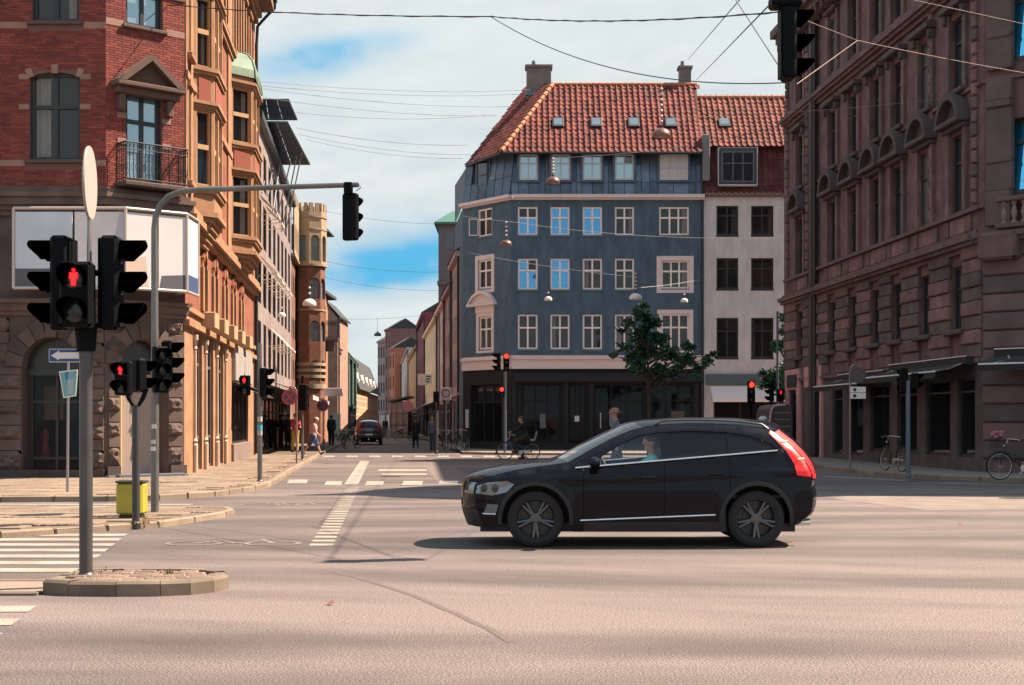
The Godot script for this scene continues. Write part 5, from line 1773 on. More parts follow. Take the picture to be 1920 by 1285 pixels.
	var arc := arch_points(p0.x + 0.1, p1.x - 0.1, p0.y, 0.5, 14)
	var arc2 := arch_points(p0.x, p1.x, p0.y, 0.66, 14)
	var pg := PackedVector2Array(arc); hd.prism(pg, -0.02, 0.06)
	for i in 14:
		hd.prism(PackedVector2Array([arc[i], arc[i + 1], arc2[i + 1], arc2[i]]), -0.02, 0.24)
	hd.cbox(p0.x - 0.06, p1.x + 0.06, p0.y - 0.14, p0.y, -0.02, 0.26, 0.02)
	hd.cbox(ch[2][0] - 0.24, ch[2][1] + 0.24, ch[2][3] + 0.2, p0.y - 0.14, -0.02, 0.08, 0.015)
	part(root, "pediment", hd, cream, fc.L)
	# shopfront in dark timber
	var black := mat("shop_black", Color(0.007, 0.008, 0.011), 0.8)
	var sb := B.new()
	wall(sb, 0, len_, 0, 4.3, shops, 0.3)
	sb.T = fc.L
	var sch := [[0.7, 3.4, 0.4, 3.5]]
	wall(sb, 0, lc, 0, 4.3, sch, 0.3)
	part(root, "shopfront", sb, black)
	var sst := {"key": "blue_shop", "cols": 3, "rows": [0.0, 0.72, 1.0], "fw": 0.1, "fd": 0.09, "bar": 0.07, "frame": black, "pane": glass("shop_pane", Color(0.012, 0.016, 0.02), 0.5), "back": 0.2, "deep": 3.0}
	for h in shops: window(root, f.L, h[0], h[1], h[2], h[3], sst, "shop_window")
	for h in sch: window(root, fc.L, h[0], h[1], h[2], h[3], sst, "shop_window")
	var fas := B.new()
	fas.cbox(0.15, len_ - 0.05, 3.6, 4.05, -0.02, 0.24, 0.02)
	for u in [0.05, 2.75, 4.05, 7.05, 9.5]: fas.cbox(u, u + 0.22, 0.02, 3.6, -0.02, 0.1, 0.02)
	fas.cbox(0, len_, 0.0, 0.4, -0.02, 0.13, 0.02)
	part(root, "shop_fascia", fas, mat("fascia_navy", Color(0.009, 0.010, 0.015), 0.75))
	for q in [[3.3, 1.55, 0.24, 0.3, Color(0.7, 0.66, 0.6)], [5.1, 1.3, 0.4, 0.9, Color(0.16, 0.2, 0.24)], [1.5, 1.2, 0.3, 0.75, Color(0.12, 0.13, 0.16)], [4.62, 1.2, 0.06, 0.8, Color(0.45, 0.42, 0.4)], [8.3, 1.6, 0.7, 0.5, Color(0.1, 0.07, 0.06)]]:
		var po := B.new()
		po.box(q[0], q[0] + q[2], q[1], q[1] + q[3], -0.19, -0.175)
		part(root, "window_poster", po, mat("shop_poster%d" % int(q[0] * 10), q[4], 0.7))
	var men := B.new()
	men.box(0.06, 0.3, 1.2, 2.2, -0.02, 0.06)
	part(root, "menu_board", men, mat("menu_white", Color(0.5, 0.46, 0.45), 0.6), fc.L * TB(V(0.25, 0, 0.0)))
	# cream bands, cornice
	for q in [[4.28, 0.5, 0.1], [4.78, 0.12, 0.2], [4.9, 0.08, 0.12], [13.02, 0.1, 0.14], [13.12, 0.16, 0.3]]:
		var tr := B.new()
		tr.box(q[2] * 0.35, len_, q[0], q[0] + q[1], -0.03, q[2])
		tr.T = fc.L
		tr.box(0, lc + q[2] * 0.3, q[0] + 0.002, q[0] + q[1] - 0.002, -0.03, q[2] - 0.003)
		part(root, "cornice", tr, cream)
	# zinc mansard of separate sheets with standing seams
	var zt := [Color(0.16, 0.23, 0.33), Color(0.13, 0.19, 0.28), Color(0.20, 0.28, 0.38), Color(0.11, 0.16, 0.23)]
	var zn := tinted("zinc", zt, 0.42, 0.12, 0.3)
	for z in zn: z.metallic = 0.35
	var base := B.new()
	var lean := 0.42
	var top_v := 15.62
	base.quad(V(0.03, 13.28, 0.0), V(len_, 13.28, 0.0), V(len_, top_v, -lean), V(0.12, top_v, -lean))
	var inv := root.transform.affine_inverse()
	var c0l: Vector3 = inv * C0
	var c0t: Vector3 = inv * (C0 + V(0.35, 0, -0.3))
	base.quad(V(c0l.x, 13.28, c0l.z), V(0.03, 13.28, 0.0), V(0.12, top_v, -lean), V(c0t.x, top_v, c0t.z))
	base.quad(inv * (far_ + Vector3.UP * 13.28), V(c0l.x, 13.28, c0l.z), V(c0t.x, top_v, c0t.z), inv * (far_ + Vector3.UP * top_v))
	part(root, "mansard_deck", base, mat("seam_dark", Color(0.05, 0.065, 0.085), 0.6))
	var mf := slope_frame(V(0, 13.28, 0.0), Vector3.RIGHT, V(0, top_v, -lean))
	var sl := V(0, 13.28, 0).distance_to(V(0, top_v, -lean))
	var dorm := [[974, 1008], [1034, 1069], [1093, 1128], [1153, 1188], [1237, 1290]]
	var u := 0.1
	var edges := []
	for px in [958, 972, 991, 1011, 1022, 1032, 1051, 1071, 1081, 1091, 1111, 1131, 1141, 1151, 1171, 1191, 1203, 1219, 1235, 1263, 1292, 1306, 1320]: edges.append(f.at(px, 330).x)
	for i in edges.size() - 1:
		var cuts := [0.0, 0.72 + rng.randf_range(-0.03, 0.03), 1.62, sl] if i % 2 else [0.0, 0.66, sl]
		for j in cuts.size() - 1:
			var b := B.new()
			b.cbox(edges[i] + 0.015, edges[i + 1] - 0.015, cuts[j] + 0.012, cuts[j + 1] - 0.008, -0.02, 0.022, 0.01)
			var sm := B.new()
			part(root, "zinc_sheet", b, zn[rng.randi() % 4], mf)
	var cl := C0 + V(0, 13.28, 0)
	var mcf := slope_frame(inv * cl, inv.basis * (O - C0), inv * (C0 + V(0.23, top_v, -0.2)))
	for i in 6:
		for j in 2:
			if i in [1, 2] and j == 1: continue
			var b := B.new()
			b.cbox(lc * i / 6 + 0.03, lc * (i + 1) / 6 - 0.02, (0.02 if j == 0 else 0.98), (0.96 if j == 0 else sl - 0.03), -0.02, 0.022, 0.01)
			part(root, "zinc_sheet", b, zn[rng.randi() % 4], mcf * TB(V(0, 0, 0.07)))
	# dormer windows
	for i in 5:
		var h := f.rect(dorm[i][0], 290, dorm[i][1], 338)
		var b := B.new()
		b.cbox(h[0] - 0.13, h[1] + 0.13, h[2] - 0.12, h[3] + 0.05, -0.8, 0.0, 0.02)
		var hood := B.new()
		var dm := part(root, "dormer", b, zn[1])
		hood.cbox(h[0] - 0.24, h[1] + 0.24, h[3] + 0.05, h[3] + 0.14, -0.8, 0.12, 0.02)
		part(dm, "hood", hood, zn[2])
		var s := {"key": "dorm%d" % (3 if i == 4 else 2), "cols": 3 if i == 4 else 2, "rows": ([0.0, 0.48, 1.0] if i == 4 else [0.0, 0.66, 1.0]), "fw": 0.08, "fd": 0.05, "bar": 0.06, "frame": mat("grey_sash", Color(0.45, 0.45, 0.5), 0.55), "pane": (mat("white_blind", Color(0.5, 0.47, 0.45), 0.2) if i == 4 else mirror_pane()), "back": -0.06, "room": false}
		if i == 3: s.pane2 = mat("far_pane", Color(0.02, 0.025, 0.03), 0.08); s.mix = 0.5; s.key = "dorm2b"
		window(root, f.L, h[0], h[1], h[2], h[3], s)
	# corner dormer with its open shutter
	var cd := fc.rect(893, 298, 914, 360)
	var cb := B.new()
	cb.cbox(cd[0] - 0.15, cd[1] + 0.15, cd[2] - 0.05, cd[3] + 0.2, -1.0, -0.05, 0.02)
	part(root, "dormer", cb, zn[3], fc.L)
	window(root, fc.L, cd[0], cd[1], cd[2], cd[3], {"key": "corner_dorm", "cols": 1, "rows": [0.0, 0.5, 1.0], "fw": 0.09, "fd": 0.05, "frame": mat("dark_frame", Color(0.03, 0.032, 0.036), 0.5), "pane": mat("far_pane", Color(0.02, 0.025, 0.03), 0.08), "back": 0.0, "room": false})
	# tiled roof: front slope, left hip
	var tt := [Color(0.36, 0.065, 0.05), Color(0.29, 0.05, 0.044), Color(0.41, 0.085, 0.06), Color(0.24, 0.046, 0.044), Color(0.38, 0.075, 0.064)]
	var e0 := inv * P(940, 285, 74.1); var e1 := inv * P(1314, 285, 74.1)
	var r0 := inv * P(1037, 159, 77.9); var r1 := inv * P(1306, 159, 77.9)
	e1.y = e0.y; e1.z = e0.z; r1.y = r0.y; r1.z = r0.z
	var rf := slope_frame(e0, e1 - e0, V(e0.x, r0.y, r0.z))
	var ri := rf.affine_inverse()
	var shape := PackedVector2Array()
	for p in [e0, e1, r1, r0]:
		var q: Vector3 = ri * p
		shape.append(V2(q.x, q.y))
	var skip := []
	var sky_l := []
	for px in [1046, 1117, 1187, 1256]:
		var c := f.at(px, 233)
		var q: Vector3 = ri * V(lerpf(f.at(px, 233).x, f.at(px, 233).x, 1.0) * 1.02, lerpf(e0.y, r0.y, 0.42), lerpf(e0.z, r0.z, 0.42))
		skip.append([q.x - 0.3, q.x + 0.3, q.y - 0.5, q.y + 0.35])
		sky_l.append(q)
	var deck := B.new()
	deck.quad(e0, e1, r1, r0)
	var hl0 := inv * P(874, 288, 78.0)
	var hl1 := inv * P(985, 166, 82.5)
	hl0.y = e0.y
	deck.quad(hl0, e0, r0, hl1)
	deck.quad(r0, r1, V(r1.x, e0.y, r1.z * 2), V(r0.x, e0.y, r0.z * 2))
	deck.quad(hl0, hl1, hl1 + V(4, 0, -1), hl0 + V(1, 0, -8))
	deck.tri(e1, V(r1.x, e0.y, r1.z * 2), r1)
	part(root, "roof_deck", deck, mat("deck_dark", Color(0.09, 0.03, 0.025), 0.9))
	tile_field(root, rf, shape, 0.305, 0.36, "blue_roof_tile", tt, 220, skip)
	var hf := slope_frame(hl0, e0 - hl0, hl1)
	var hi_ := hf.affine_inverse()
	shape = PackedVector2Array()
	for p in [hl0, e0, r0, hl1]:
		var q: Vector3 = hi_ * p
		shape.append(V2(q.x, q.y))
	tile_field(root, hf, shape, 0.305, 0.36, "blue_roof_tile", tt, 80)
	# ridge and hip tiles
	var n := 16
	for i in n:
		var rb := B.new()
		var a := e0.lerp(r0, (i + 0.02) / n); var e := e0.lerp(r0, (i + 1.06) / n)
		rb.cyl(a + V(0, 0.05, 0.03), e + V(0, 0.03, 0.03), 0.14, 0.11, 10)
		part(root, "hip_tile", rb, mat("hip_tile", Color(0.55, 0.20, 0.085), 0.65, 0.0, 0.3))
	n = 22
	for i in n:
		var rb := B.new()
		rb.cyl(r0.lerp(r1, (i + 0.02) / n), r0.lerp(r1, (i + 1.04) / n), 0.13, 0.11, 10)
		part(root, "ridge_tile", rb, mat("hip_tile", Color(0.55, 0.20, 0.085), 0.65, 0.0, 0.3))
	var dark := mat("skylight_frame", Color(0.03, 0.03, 0.034), 0.5)
	for q in sky_l:
		var s := B.new()
		s.cbox(q.x - 0.3, q.x + 0.3, q.y - 0.42, q.y + 0.34, -0.02, 0.12, 0.02)
		var so := part(root, "skylight", s, dark, rf)
		var sp := B.new()
		sp.quad(V(q.x - 0.22, q.y - 0.3, 0.125), V(q.x + 0.22, q.y - 0.3, 0.125), V(q.x + 0.22, q.y + 0.26, 0.125), V(q.x - 0.22, q.y + 0.26, 0.125))
		part(so, "pane", sp, mat("skylight_pane", Color(0.24, 0.32, 0.36), 0.04, 0.6))
	# gutter, chimneys
	var gt := B.new()
	gt.cyl(e0 + V(0, -0.06, 0.06), e1 + V(0, -0.06, 0.06), 0.07, 0.07, 8)
	gt.cyl(hl0 + V(0, -0.06, 0.06), e0 + V(0, -0.06, 0.06), 0.07, 0.07, 8)
	gt.cyl(V(len_ - 0.1, 0.3, 0.1), V(len_ - 0.1, 15.4, 0.05), 0.055, 0.055, 8)
	part(root, "gutter", gt, mat("pipe_dark", Color(0.03, 0.03, 0.032), 0.5, 0.3))
	var cbk := mat("chimney_grey", Color(0.42, 0.34, 0.32), 0.9, 0.0, 0.45, 0.2, 0.6, 5.0)
	for q in [[P(1010, 172, 79.6), 1.35, 0.85, 1.25], [P(1284, 167, 78.2), 0.62, 0.6, 1.05]]:
		var at: Vector3 = inv * q[0]
		chimney(root, V(at.x, at.y - 0.5, at.z), q[1], q[2], q[3] + 0.5, cbk)
		var fl := B.new()
		fl.cbox(-q[1] / 2 - 0.05, q[1] / 2 + 0.05, -0.6, -0.36, -q[2] / 2 - 0.1, q[2] / 2 + 0.08, 0.02)
		part(root, "lead_flashing", fl, zn[2], TB(at + V(0, 0.3, 0)))
# ---------------------------------------------------------------- white house
func white_building() -> void:
	var O := V(9.936, 0, -74.52)
	var root := thing("white_house", "pale grey rendered house with dark windows, between the blue house and the sandstone building", "building", plane_frame(O, Vector3.RIGHT))
	var f := fac(root.transform, root)
	var wall_m := mat("white_render", Color(0.70, 0.65, 0.67), 0.9, 0.0, 0.1, 0.12)
	wall_m.uv1_scale = V(0.3, 0.1, 0.3)
	var dark := mat("dark_sash", Color(0.03, 0.03, 0.034), 0.5)
	var clear := glass("white_house_pane", Color(0.02, 0.025, 0.03), 0.3)
	var holes := []
	for r in [[386, 441], [484, 542], [596, 671]]:
		for c in [[1343.5, 1384.5], [1408.5, 1450.5], [1474, 1515]]: holes.append(f.rect(c[0], r[0], c[1], r[1]))
	var shop: Array = [0.5, 7.2, 0.3, 2.7]
	holes.append(shop)
	var b := B.new()
	wall(b, 0.0, 7.6, 0, 13.3, holes, 0.18)
	b.quad(V(7.6, 0, 0), V(7.6, 0, -9), V(7.6, 13.3, -9), V(7.6, 13.3, 0))
	part(root, "wall", b, wall_m)
	for h in holes:
		if h == shop: continue
		window(root, f.L, h[0], h[1], h[2], h[3], {"key": "white_win", "cols": 2, "rows": [0.0, 0.68, 1.0], "fw": 0.075, "fd": 0.08, "bar": 0.06, "frame": dark, "pane": clear, "back": 0.05, "sill": 0.02, "sill_mat": dark, "sill_out": 0.03, "curtain": mat("dim_curtain", Color(0.2, 0.17, 0.16), 0.9), "curtain_share": 0.5})
	window(root, f.L, shop[0], shop[1], shop[2], shop[3], {"key": "white_shop", "cols": 5, "rows": [0.0, 1.0], "fw": 0.1, "fd": 0.1, "bar": 0.06, "frame": dark, "pane": glass("shop_pane", Color(0.012, 0.016, 0.02), 0.5), "back": 0.15, "deep": 3.0}, "shop_window")
	var fa := B.new()
	fa.cbox(0.1, 7.5, 3.45, 4.0, -0.02, 0.2, 0.02)
	part(root, "shop_fascia", fa, mat("fascia_teal", Color(0.08, 0.11, 0.12), 0.6))
	var aw := B.new()
	aw.quad(V(0.3, 2.72, 1.1), V(6.0, 2.72, 1.1), V(6.0, 3.42, 0.1), V(0.3, 3.42, 0.1))
	aw.quad(V(0.3, 2.55, 1.1), V(6.0, 2.55, 1.1), V(6.0, 2.72, 1.1), V(0.3, 2.72, 1.1))
	aw.tri(V(0.3, 2.72, 0.1), V(0.3, 2.72, 1.1), V(0.3, 3.42, 0.1))
	part(root, "awning", aw, mat("white_awning", Color(0.75, 0.66, 0.63), 0.85))
	var co := B.new()
	for k in 26: co.cyl(V(0.15 + k * 0.29, 13.34, -0.02), V(0.15 + k * 0.29, 13.3, 0.2), 0.12, 0.12, 8)
	co.cbox(0, 7.6, 13.18, 13.3, -0.02, 0.14, 0.02)
	part(root, "eaves_cornice", co, mat("brown_cornice", Color(0.16, 0.1, 0.09), 0.85))  # cornice made of one box and a row of short cylinders
	var tt := [Color(0.26, 0.06, 0.06), Color(0.22, 0.05, 0.055), Color(0.30, 0.075, 0.065)]
	var top := 15.85
	var inv := root.transform.affine_inverse()
	var deck := B.new()
	deck.quad(V(0, 13.35, 0), V(7.6, 13.35, 0), V(7.6, top, -0.5), V(0, top, -0.5))
	var e0 := V(-0.25, top - 0.05, -0.05); var e1 := V(7.6, top - 0.05, -0.05)
	var r0 := V(-0.45, 19.05, -3.2); var r1 := V(7.6, 19.05, -3.2)
	deck.quad(e0, e1, r1, r0)
	deck.quad(r0, r1, V(7.6, top, -6.5), V(-0.3, top, -6.5))
	deck.tri(V(7.6, top, -6.5), e1, r1); deck.tri(e0, V(-0.3, top, -6.5), r0)
	part(root, "roof_deck", deck, mat("deck_dark", Color(0.09, 0.03, 0.025), 0.9))
	var mf := slope_frame(V(0, 13.4, 0.02), Vector3.RIGHT, V(0, top, -0.48))
	var dm := f.rect(1352, 284, 1414, 343)
	tile_field(root, mf, PackedVector2Array([V2(0, 0), V2(7.6, 0), V2(7.6, 2.5), V2(0, 2.5)]), 0.28, 0.36, "steep_tile", tt, 60, [[dm[0] - 0.1, dm[1] + 0.1, dm[2] - 13.6, 3.0]])
	var rf := slope_frame(e0, Vector3.RIGHT, V(e0.x, r0.y, r0.z))
	var l := e0.distance_to(V(e0.x, r0.y, r0.z))
	var tc := [Color(0.38, 0.09, 0.063), Color(0.32, 0.075, 0.056), Color(0.43, 0.11, 0.075), Color(0.27, 0.065, 0.052)]
	var sq := V2(f.at(1362, 225).x + 0.1, 2.05)
	tile_field(root, rf, PackedVector2Array([V2(0, 0), V2(7.85, 0), V2(7.85, l), V2(-0.2, l)]), 0.3, 0.36, "white_roof_tile", tc, 240, [[sq.x - 0.1, sq.x + 0.62, sq.y - 0.4, sq.y + 0.4]])
	var s := B.new()
	s.cbox(sq.x - 0.05, sq.x + 0.55, sq.y - 0.4, sq.y + 0.36, -0.02, 0.14, 0.02)
	var so := part(root, "skylight", s, dark, rf)
	var sp := B.new()
	sp.quad(V(sq.x + 0.03, sq.y - 0.2, 0.145), V(sq.x + 0.47, sq.y - 0.2, 0.145), V(sq.x + 0.47, sq.y + 0.3, 0.145), V(sq.x + 0.03, sq.y + 0.3, 0.145))
	part(so, "pane", sp, mat("skylight_pane", Color(0.24, 0.32, 0.36), 0.04, 0.6))
	for i in 16:
		var rb := B.new()
		rb.cyl(r0.lerp(r1, (i + 0.02) / 16.0), r0.lerp(r1, (i + 1.04) / 16.0), 0.13, 0.11, 10)
		part(root, "ridge_tile", rb, mat("hip_tile", Color(0.55, 0.20, 0.085), 0.65, 0.0, 0.3))
	var vg := B.new()
	for i in 10:
		var a := e0.lerp(r0, i / 10.0); var e := e0.lerp(r0, (i + 1.05) / 10.0)
		vg.cyl(a + V(0, 0.06, 0), e + V(0, 0.04, 0), 0.11, 0.09, 8)
	part(root, "verge_tiles", vg, mat("hip_tile", Color(0.55, 0.20, 0.085), 0.65, 0.0, 0.3))
	var db := B.new()
	db.cbox(dm[0] - 0.12, dm[1] + 0.12, dm[2] - 0.1, dm[3] + 0.2, -0.7, 0.12, 0.02)
	var dmo := part(root, "dormer", db, mat("dormer_lead", Color(0.05, 0.055, 0.062), 0.6))
	var lf := B.new()
	lf.cbox(dm[0] - 0.16, dm[1] + 0.16, dm[2] - 0.2, dm[2] - 0.1, -0.4, 0.22, 0.02)
	lf.cbox(dm[1] + 0.12, dm[1] + 0.17, dm[2] - 0.1, dm[3] + 0.2, -0.6, 0.15, 0.01)
	lf.cbox(dm[0] - 0.17, dm[0] - 0.12, dm[2] - 0.1, dm[3] + 0.2, -0.6, 0.15, 0.01)
	part(dmo, "lead_edge", lf, mat("lead_pale", Color(0.4, 0.4, 0.42), 0.5))
	window(root, f.L, dm[0], dm[1], dm[2], dm[3], {"key": "white_dorm", "cols": 3, "rows": [0.0, 0.62, 1.0], "fw": 0.09, "fd": 0.05, "bar": 0.06, "frame": mat("dorm_grey", Color(0.09, 0.1, 0.12), 0.55), "pane": mat("far_pane", Color(0.02, 0.025, 0.03), 0.08), "back": -0.17, "room": false})
	var pw := B.new()
	pw.cbox(-0.1, 0.3, 14.0, 16.4, -0.3, 0.14, 0.03)
	part(root, "party_wall", pw, mat("party_grey", Color(0.18, 0.18, 0.19), 0.8))
# ---------------------------------------------------------------- sandstone building on the other side
func right_building() -> void:
	var Fp := V(12.3, 0, -64.5)
	var Cn := V(13.73, 0, -41.9)
	var Ce := V(19.5, 0, -36.1)
	var root := thing("sandstone_building", "big dark red sandstone building with arched pediments and black awnings", "building", plane_frame(Fp, Cn - Fp))
	var f := fac(root.transform, root)
	var fc := fac(plane_frame(Cn, Ce - Cn), root)
	var fe := fac(plane_frame(Ce, V(1, 0, 0.12)), root)
	var fn := fac(plane_frame(Fp + V(9, 0, -0.6), V(-9, 0, 0.6)), root)
	var len_ := Fp.distance_to(Cn)
	var lc := Cn.distance_to(Ce)
	var tints := [Color(0.26, 0.17, 0.165), Color(0.205, 0.15, 0.15), Color(0.31, 0.185, 0.18), Color(0.165, 0.135, 0.138), Color(0.37, 0.21, 0.2)]
	var st_m := tinted("sandstone", tints, 0.9, 0.25, 0.3, 0.7, 4.0)
	var main := mat("sandstone_wall", Color(0.265, 0.155, 0.155), 0.9, 0.0, 0.25, 0.35)
	var trim := mat("sandstone_trim", Color(0.24, 0.15, 0.15), 0.88, 0.0, 0.25, 0.3)
	var sooty := mat("soot_stone", Color(0.11, 0.088, 0.09), 0.9, 0.0, 0.3)
	var wood := mat("black_sash", Color(0.022, 0.021, 0.023), 0.45)
	var gl := mat("street_pane", Color(0.03, 0.045, 0.055), 0.05)
	gl.metallic_specular = 0.45
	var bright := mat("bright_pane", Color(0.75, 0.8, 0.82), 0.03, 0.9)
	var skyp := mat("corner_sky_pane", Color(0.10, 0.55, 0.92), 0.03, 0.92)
	var st := {"key": "sand", "cols": 2, "rows": [0.0, 0.66, 1.0], "fw": 0.09, "fd": 0.1, "bar": 0.08, "frame": wood, "pane": gl, "back": 0.1, "room": false}
	var bays := []
	for px in [1502, 1563, 1602, 1644, 1684.5, 1737, 1797]:
		var d: float = 44247.0 / (px - 788.0)
		bays.append((64.5 - d) / 22.6 * len_)
	var rows := [[4.35, 6.3, 0.5], [7.95, 10.3, 0.55], [11.75, 13.9, 0.55], [15.45, 17.6, 0.52]]
	var holes := []
	for r in rows:
		for u in bays: holes.append([u - r[2], u + r[2], r[0], r[1]])
	var shop := [[0.7, 2.0, 0.15, 2.9], [3.9, 5.7, 0.15, 3.0], [7.2, 8.6, 0.3, 2.9], [9.4, 11.2, 0.3, 2.9], [12.0, 14.2, 0.5, 2.9], [15.0, 17.0, 0.5, 2.9], [17.8, 20.0, 0.5, 2.9], [20.6, 22.0, 0.5, 2.9]]
	var b := B.new()
	wall(b, 0, len_, 3.4, 19.0, holes, 0.2)
	part(root, "wall", b, main)
	var g := B.new()
	wall(g, 0, len_, 0, 3.4, shop, 0.4)
	part(root, "ground_floor_wall", g, st_m[3])
	for h in holes:
		var s := st.duplicate()
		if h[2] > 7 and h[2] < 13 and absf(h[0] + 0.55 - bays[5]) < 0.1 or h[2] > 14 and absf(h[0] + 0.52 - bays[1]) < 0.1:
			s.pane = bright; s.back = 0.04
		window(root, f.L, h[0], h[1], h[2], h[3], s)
	var clear := glass("shop_pane", Color(0.012, 0.016, 0.02), 0.5)
	for h in shop: window(root, f.L, h[0], h[1], h[2], h[3], {"key": "sand_shop", "cols": 1, "rows": [0.0, 0.85, 1.0], "fw": 0.1, "fd": 0.1, "frame": wood, "pane": clear, "back": 0.1, "deep": 2.5}, "shop_window")
	# goods behind the shop glass
	for q in [[15.7, Color(0.6, 0.5, 0.35), 1.9, 2.6], [18.9, Color(0.65, 0.55, 0.33), 1.9, 2.65]]:
		var db := B.new()
		db.T = TB(V(q[0], 0, -1.0))
		db.lathe([V2(0.12, 0.55), V2(0.17, 0.9), V2(0.13, 1.3), V2(0.2, 1.6), V2(0.16, 2.0), V2(0.06, 2.1), V2(0.09, 2.3), V2(0.0, 2.42)], 12)
		part(root, "mannequin", db, mat("mannequin%d" % int(q[0]), q[1], 0.8))
	# chamfered corner and the front round it
	var ch := [fc.rect(1885, 216, 1990, 360), fc.rect(1889, -60, 1990, 108), [1.5, 3.9, 4.2, 6.2]]
	var cb := B.new()
	wall(cb, 0, lc, 0, 19.0, ch + [[1.4, 4.0, 0.4, 2.9]], 0.35)
	part(root, "corner_wall", cb, main, fc.L)
	cb = B.new()
	var eh := []
	for r in rows:
		for k in 6: eh.append([1.5 + k * 3.4, 2.8 + k * 3.4, r[0], r[1]])
	wall(cb, 0, 22, 0, 19.0, eh, 0.35)
	part(root, "front_wall", cb, main, fe.L)
	cb = B.new()
	wall(cb, 0, 9, 0, 19.0, [], 0.3)
	part(root, "far_wall", cb, main, fn.L)
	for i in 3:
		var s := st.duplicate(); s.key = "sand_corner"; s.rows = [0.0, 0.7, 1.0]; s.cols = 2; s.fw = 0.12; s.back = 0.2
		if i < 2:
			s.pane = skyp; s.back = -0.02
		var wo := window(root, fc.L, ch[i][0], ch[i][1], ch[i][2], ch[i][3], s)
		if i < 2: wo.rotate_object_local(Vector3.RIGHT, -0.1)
	for h in eh: window(root, fe.L, h[0], h[1], h[2], h[3], st)
	window(root, fc.L, 1.4, 4.0, 0.4, 2.9, {"key": "sand_shop2", "cols": 2, "rows": [0.0, 1.0], "fw": 0.1, "fd": 0.1, "frame": wood, "pane": clear, "back": 0.2, "deep": 2.5}, "shop_window")
	# rustication between the mezzanine windows: every block its own stone
	var edges := [0.0]
	for u in bays:
		edges.append(u - 0.5); edges.append(u + 0.5)
	edges.append(len_)
	for i in range(0, edges.size(), 2):
		var a: float = edges[i]; var e: float = edges[i + 1]
		var v := 3.45
		var k := 0
		while v < 6.75:
			var n := maxi(1, roundi((e - a) / 1.5))
			for j in n:
				var w := (e - a) / n
				var sb := stone_block(w - 0.03, 0.4, 0.1 + 0.05 * ((k + j) % 2), 0.035)
				part(root, "stone", sb, st_m[rng.randi() % 5], TB(V(a + w * (j + 0.5), v, 0)))
			v += 0.42
			k += 1
	for q in [[0.0, 1.45], [3.95, 5.9], [5.95, lc]]:
		var v := 0.5
		while v < 6.75:
			part(root, "stone", stone_block(q[1] - q[0] - 0.03, 0.5, 0.12, 0.04), st_m[rng.randi() % 5], fc.L * TB(V((q[0] + q[1]) / 2, v, 0)))
			v += 0.53
	# quoins with a saw-tooth edge
	for px in [1478, 1516, 1749, 1831]:
		var u := f.at(px, 400).x
		var v := 8.0
		while v < 18.2:
			part(root, "quoin", stone_block(0.34, 0.36, 0.12, 0.05), st_m[2 + rng.randi() % 3 if rng.randf() < 0.7 else 0], TB(V(clampf(u, 0.2, len_ - 0.2), v, 0)))
			v += 0.4
	# string courses and cornices, on all faces
	var co := B.new()
	for q in [[6.62, 0.14, 0.14], [6.76, 0.12, 0.3], [6.88, 0.16, 0.42], [7.04, 0.14, 0.2], [7.78, 0.12, 0.16], [11.4, 0.12, 0.1], [14.6, 0.14, 0.12], [14.74, 0.12, 0.26], [14.86, 0.14, 0.36], [15.2, 0.1, 0.12], [18.2, 0.2, 0.25], [18.4, 0.25, 0.5], [18.65, 0.35, 0.75], [3.3, 0.14, 0.12]]:
		for k in 4:
			co = B.new()
			if k == 0: co.box(0, len_ - q[2] * 0.4, q[0], q[0] + q[1], -0.05, q[2])
			elif k == 1: co.box(-q[2] * 0.4, lc, q[0] + 0.002, q[0] + q[1] - 0.002, -0.05, q[2] - 0.003)
			elif k == 2: co.box(0, 22, q[0], q[0] + q[1], -0.05, q[2])
			else: co.box(0, 9, q[0] + 0.001, q[0] + q[1] - 0.001, -0.05, q[2] - 0.002)
			part(root, "cornice", co, trim, [Transform3D(), fc.L, fe.L, fn.L][k])
	# balustrade panels under the first-floor windows
	var us := [0.0] + bays + [len_]
	for i in range(1, us.size() - 1):
		var u: float = us[i]
		for s in [[-0.62, 0.62, 0.05], [-1.1, -0.7, 0.07], [0.7, 1.1, 0.07]]:
			var pb := B.new()
			pb.cbox(u + s[0], u + s[1], 7.24, 7.74, -0.02, s[2], 0.02)
			part(root, "panel", pb, st_m[4 if s[0] > -1.0 and s[0] < 0 else 0])
		for s in [-1, 1]:
			for r in [[7.9, 10.45, 0.13], [11.55, 14.1, 0.12], [15.3, 17.8, 0.12]]:
				var jb := B.new()
				var x: float = u + s * 0.68
				jb.cbox(x - 0.12, x + 0.12, r[0], r[1], -0.02, r[2], 0.02)
				part(root, "window_jamb", jb, st_m[rng.randi() % 3])

		var hb := B.new()
		var arc := arch_points(u - 0.8, u + 0.8, 10.72, 0.62, 12)
		var arc2 := arch_points(u - 0.95, u + 0.95, 10.72, 0.82, 12)
		for k in 12: hb.prism(PackedVector2Array([arc[k], arc[k + 1], arc2[k + 1], arc2[k]]), -0.02, 0.42)
		hb.prism(arc, -0.02, 0.12)
		hb.cbox(u - 0.98, u + 0.98, 10.56, 10.72, -0.02, 0.44, 0.03)
		hb.cbox(u - 0.9, u + 0.9, 10.42, 10.56, -0.02, 0.24, 0.03)
		part(root, "pediment", hb, sooty)

		var fb := B.new()
		fb.cbox(u - 0.9, u + 0.9, 14.12, 14.3, -0.02, 0.34, 0.03)
		fb.cbox(u - 0.82, u - 0.62, 13.8, 14.13, -0.02, 0.24, 0.04); fb.cbox(u + 0.62, u + 0.82, 13.8, 14.13, -0.02, 0.24, 0.04)
		part(root, "window_hood", fb, sooty)
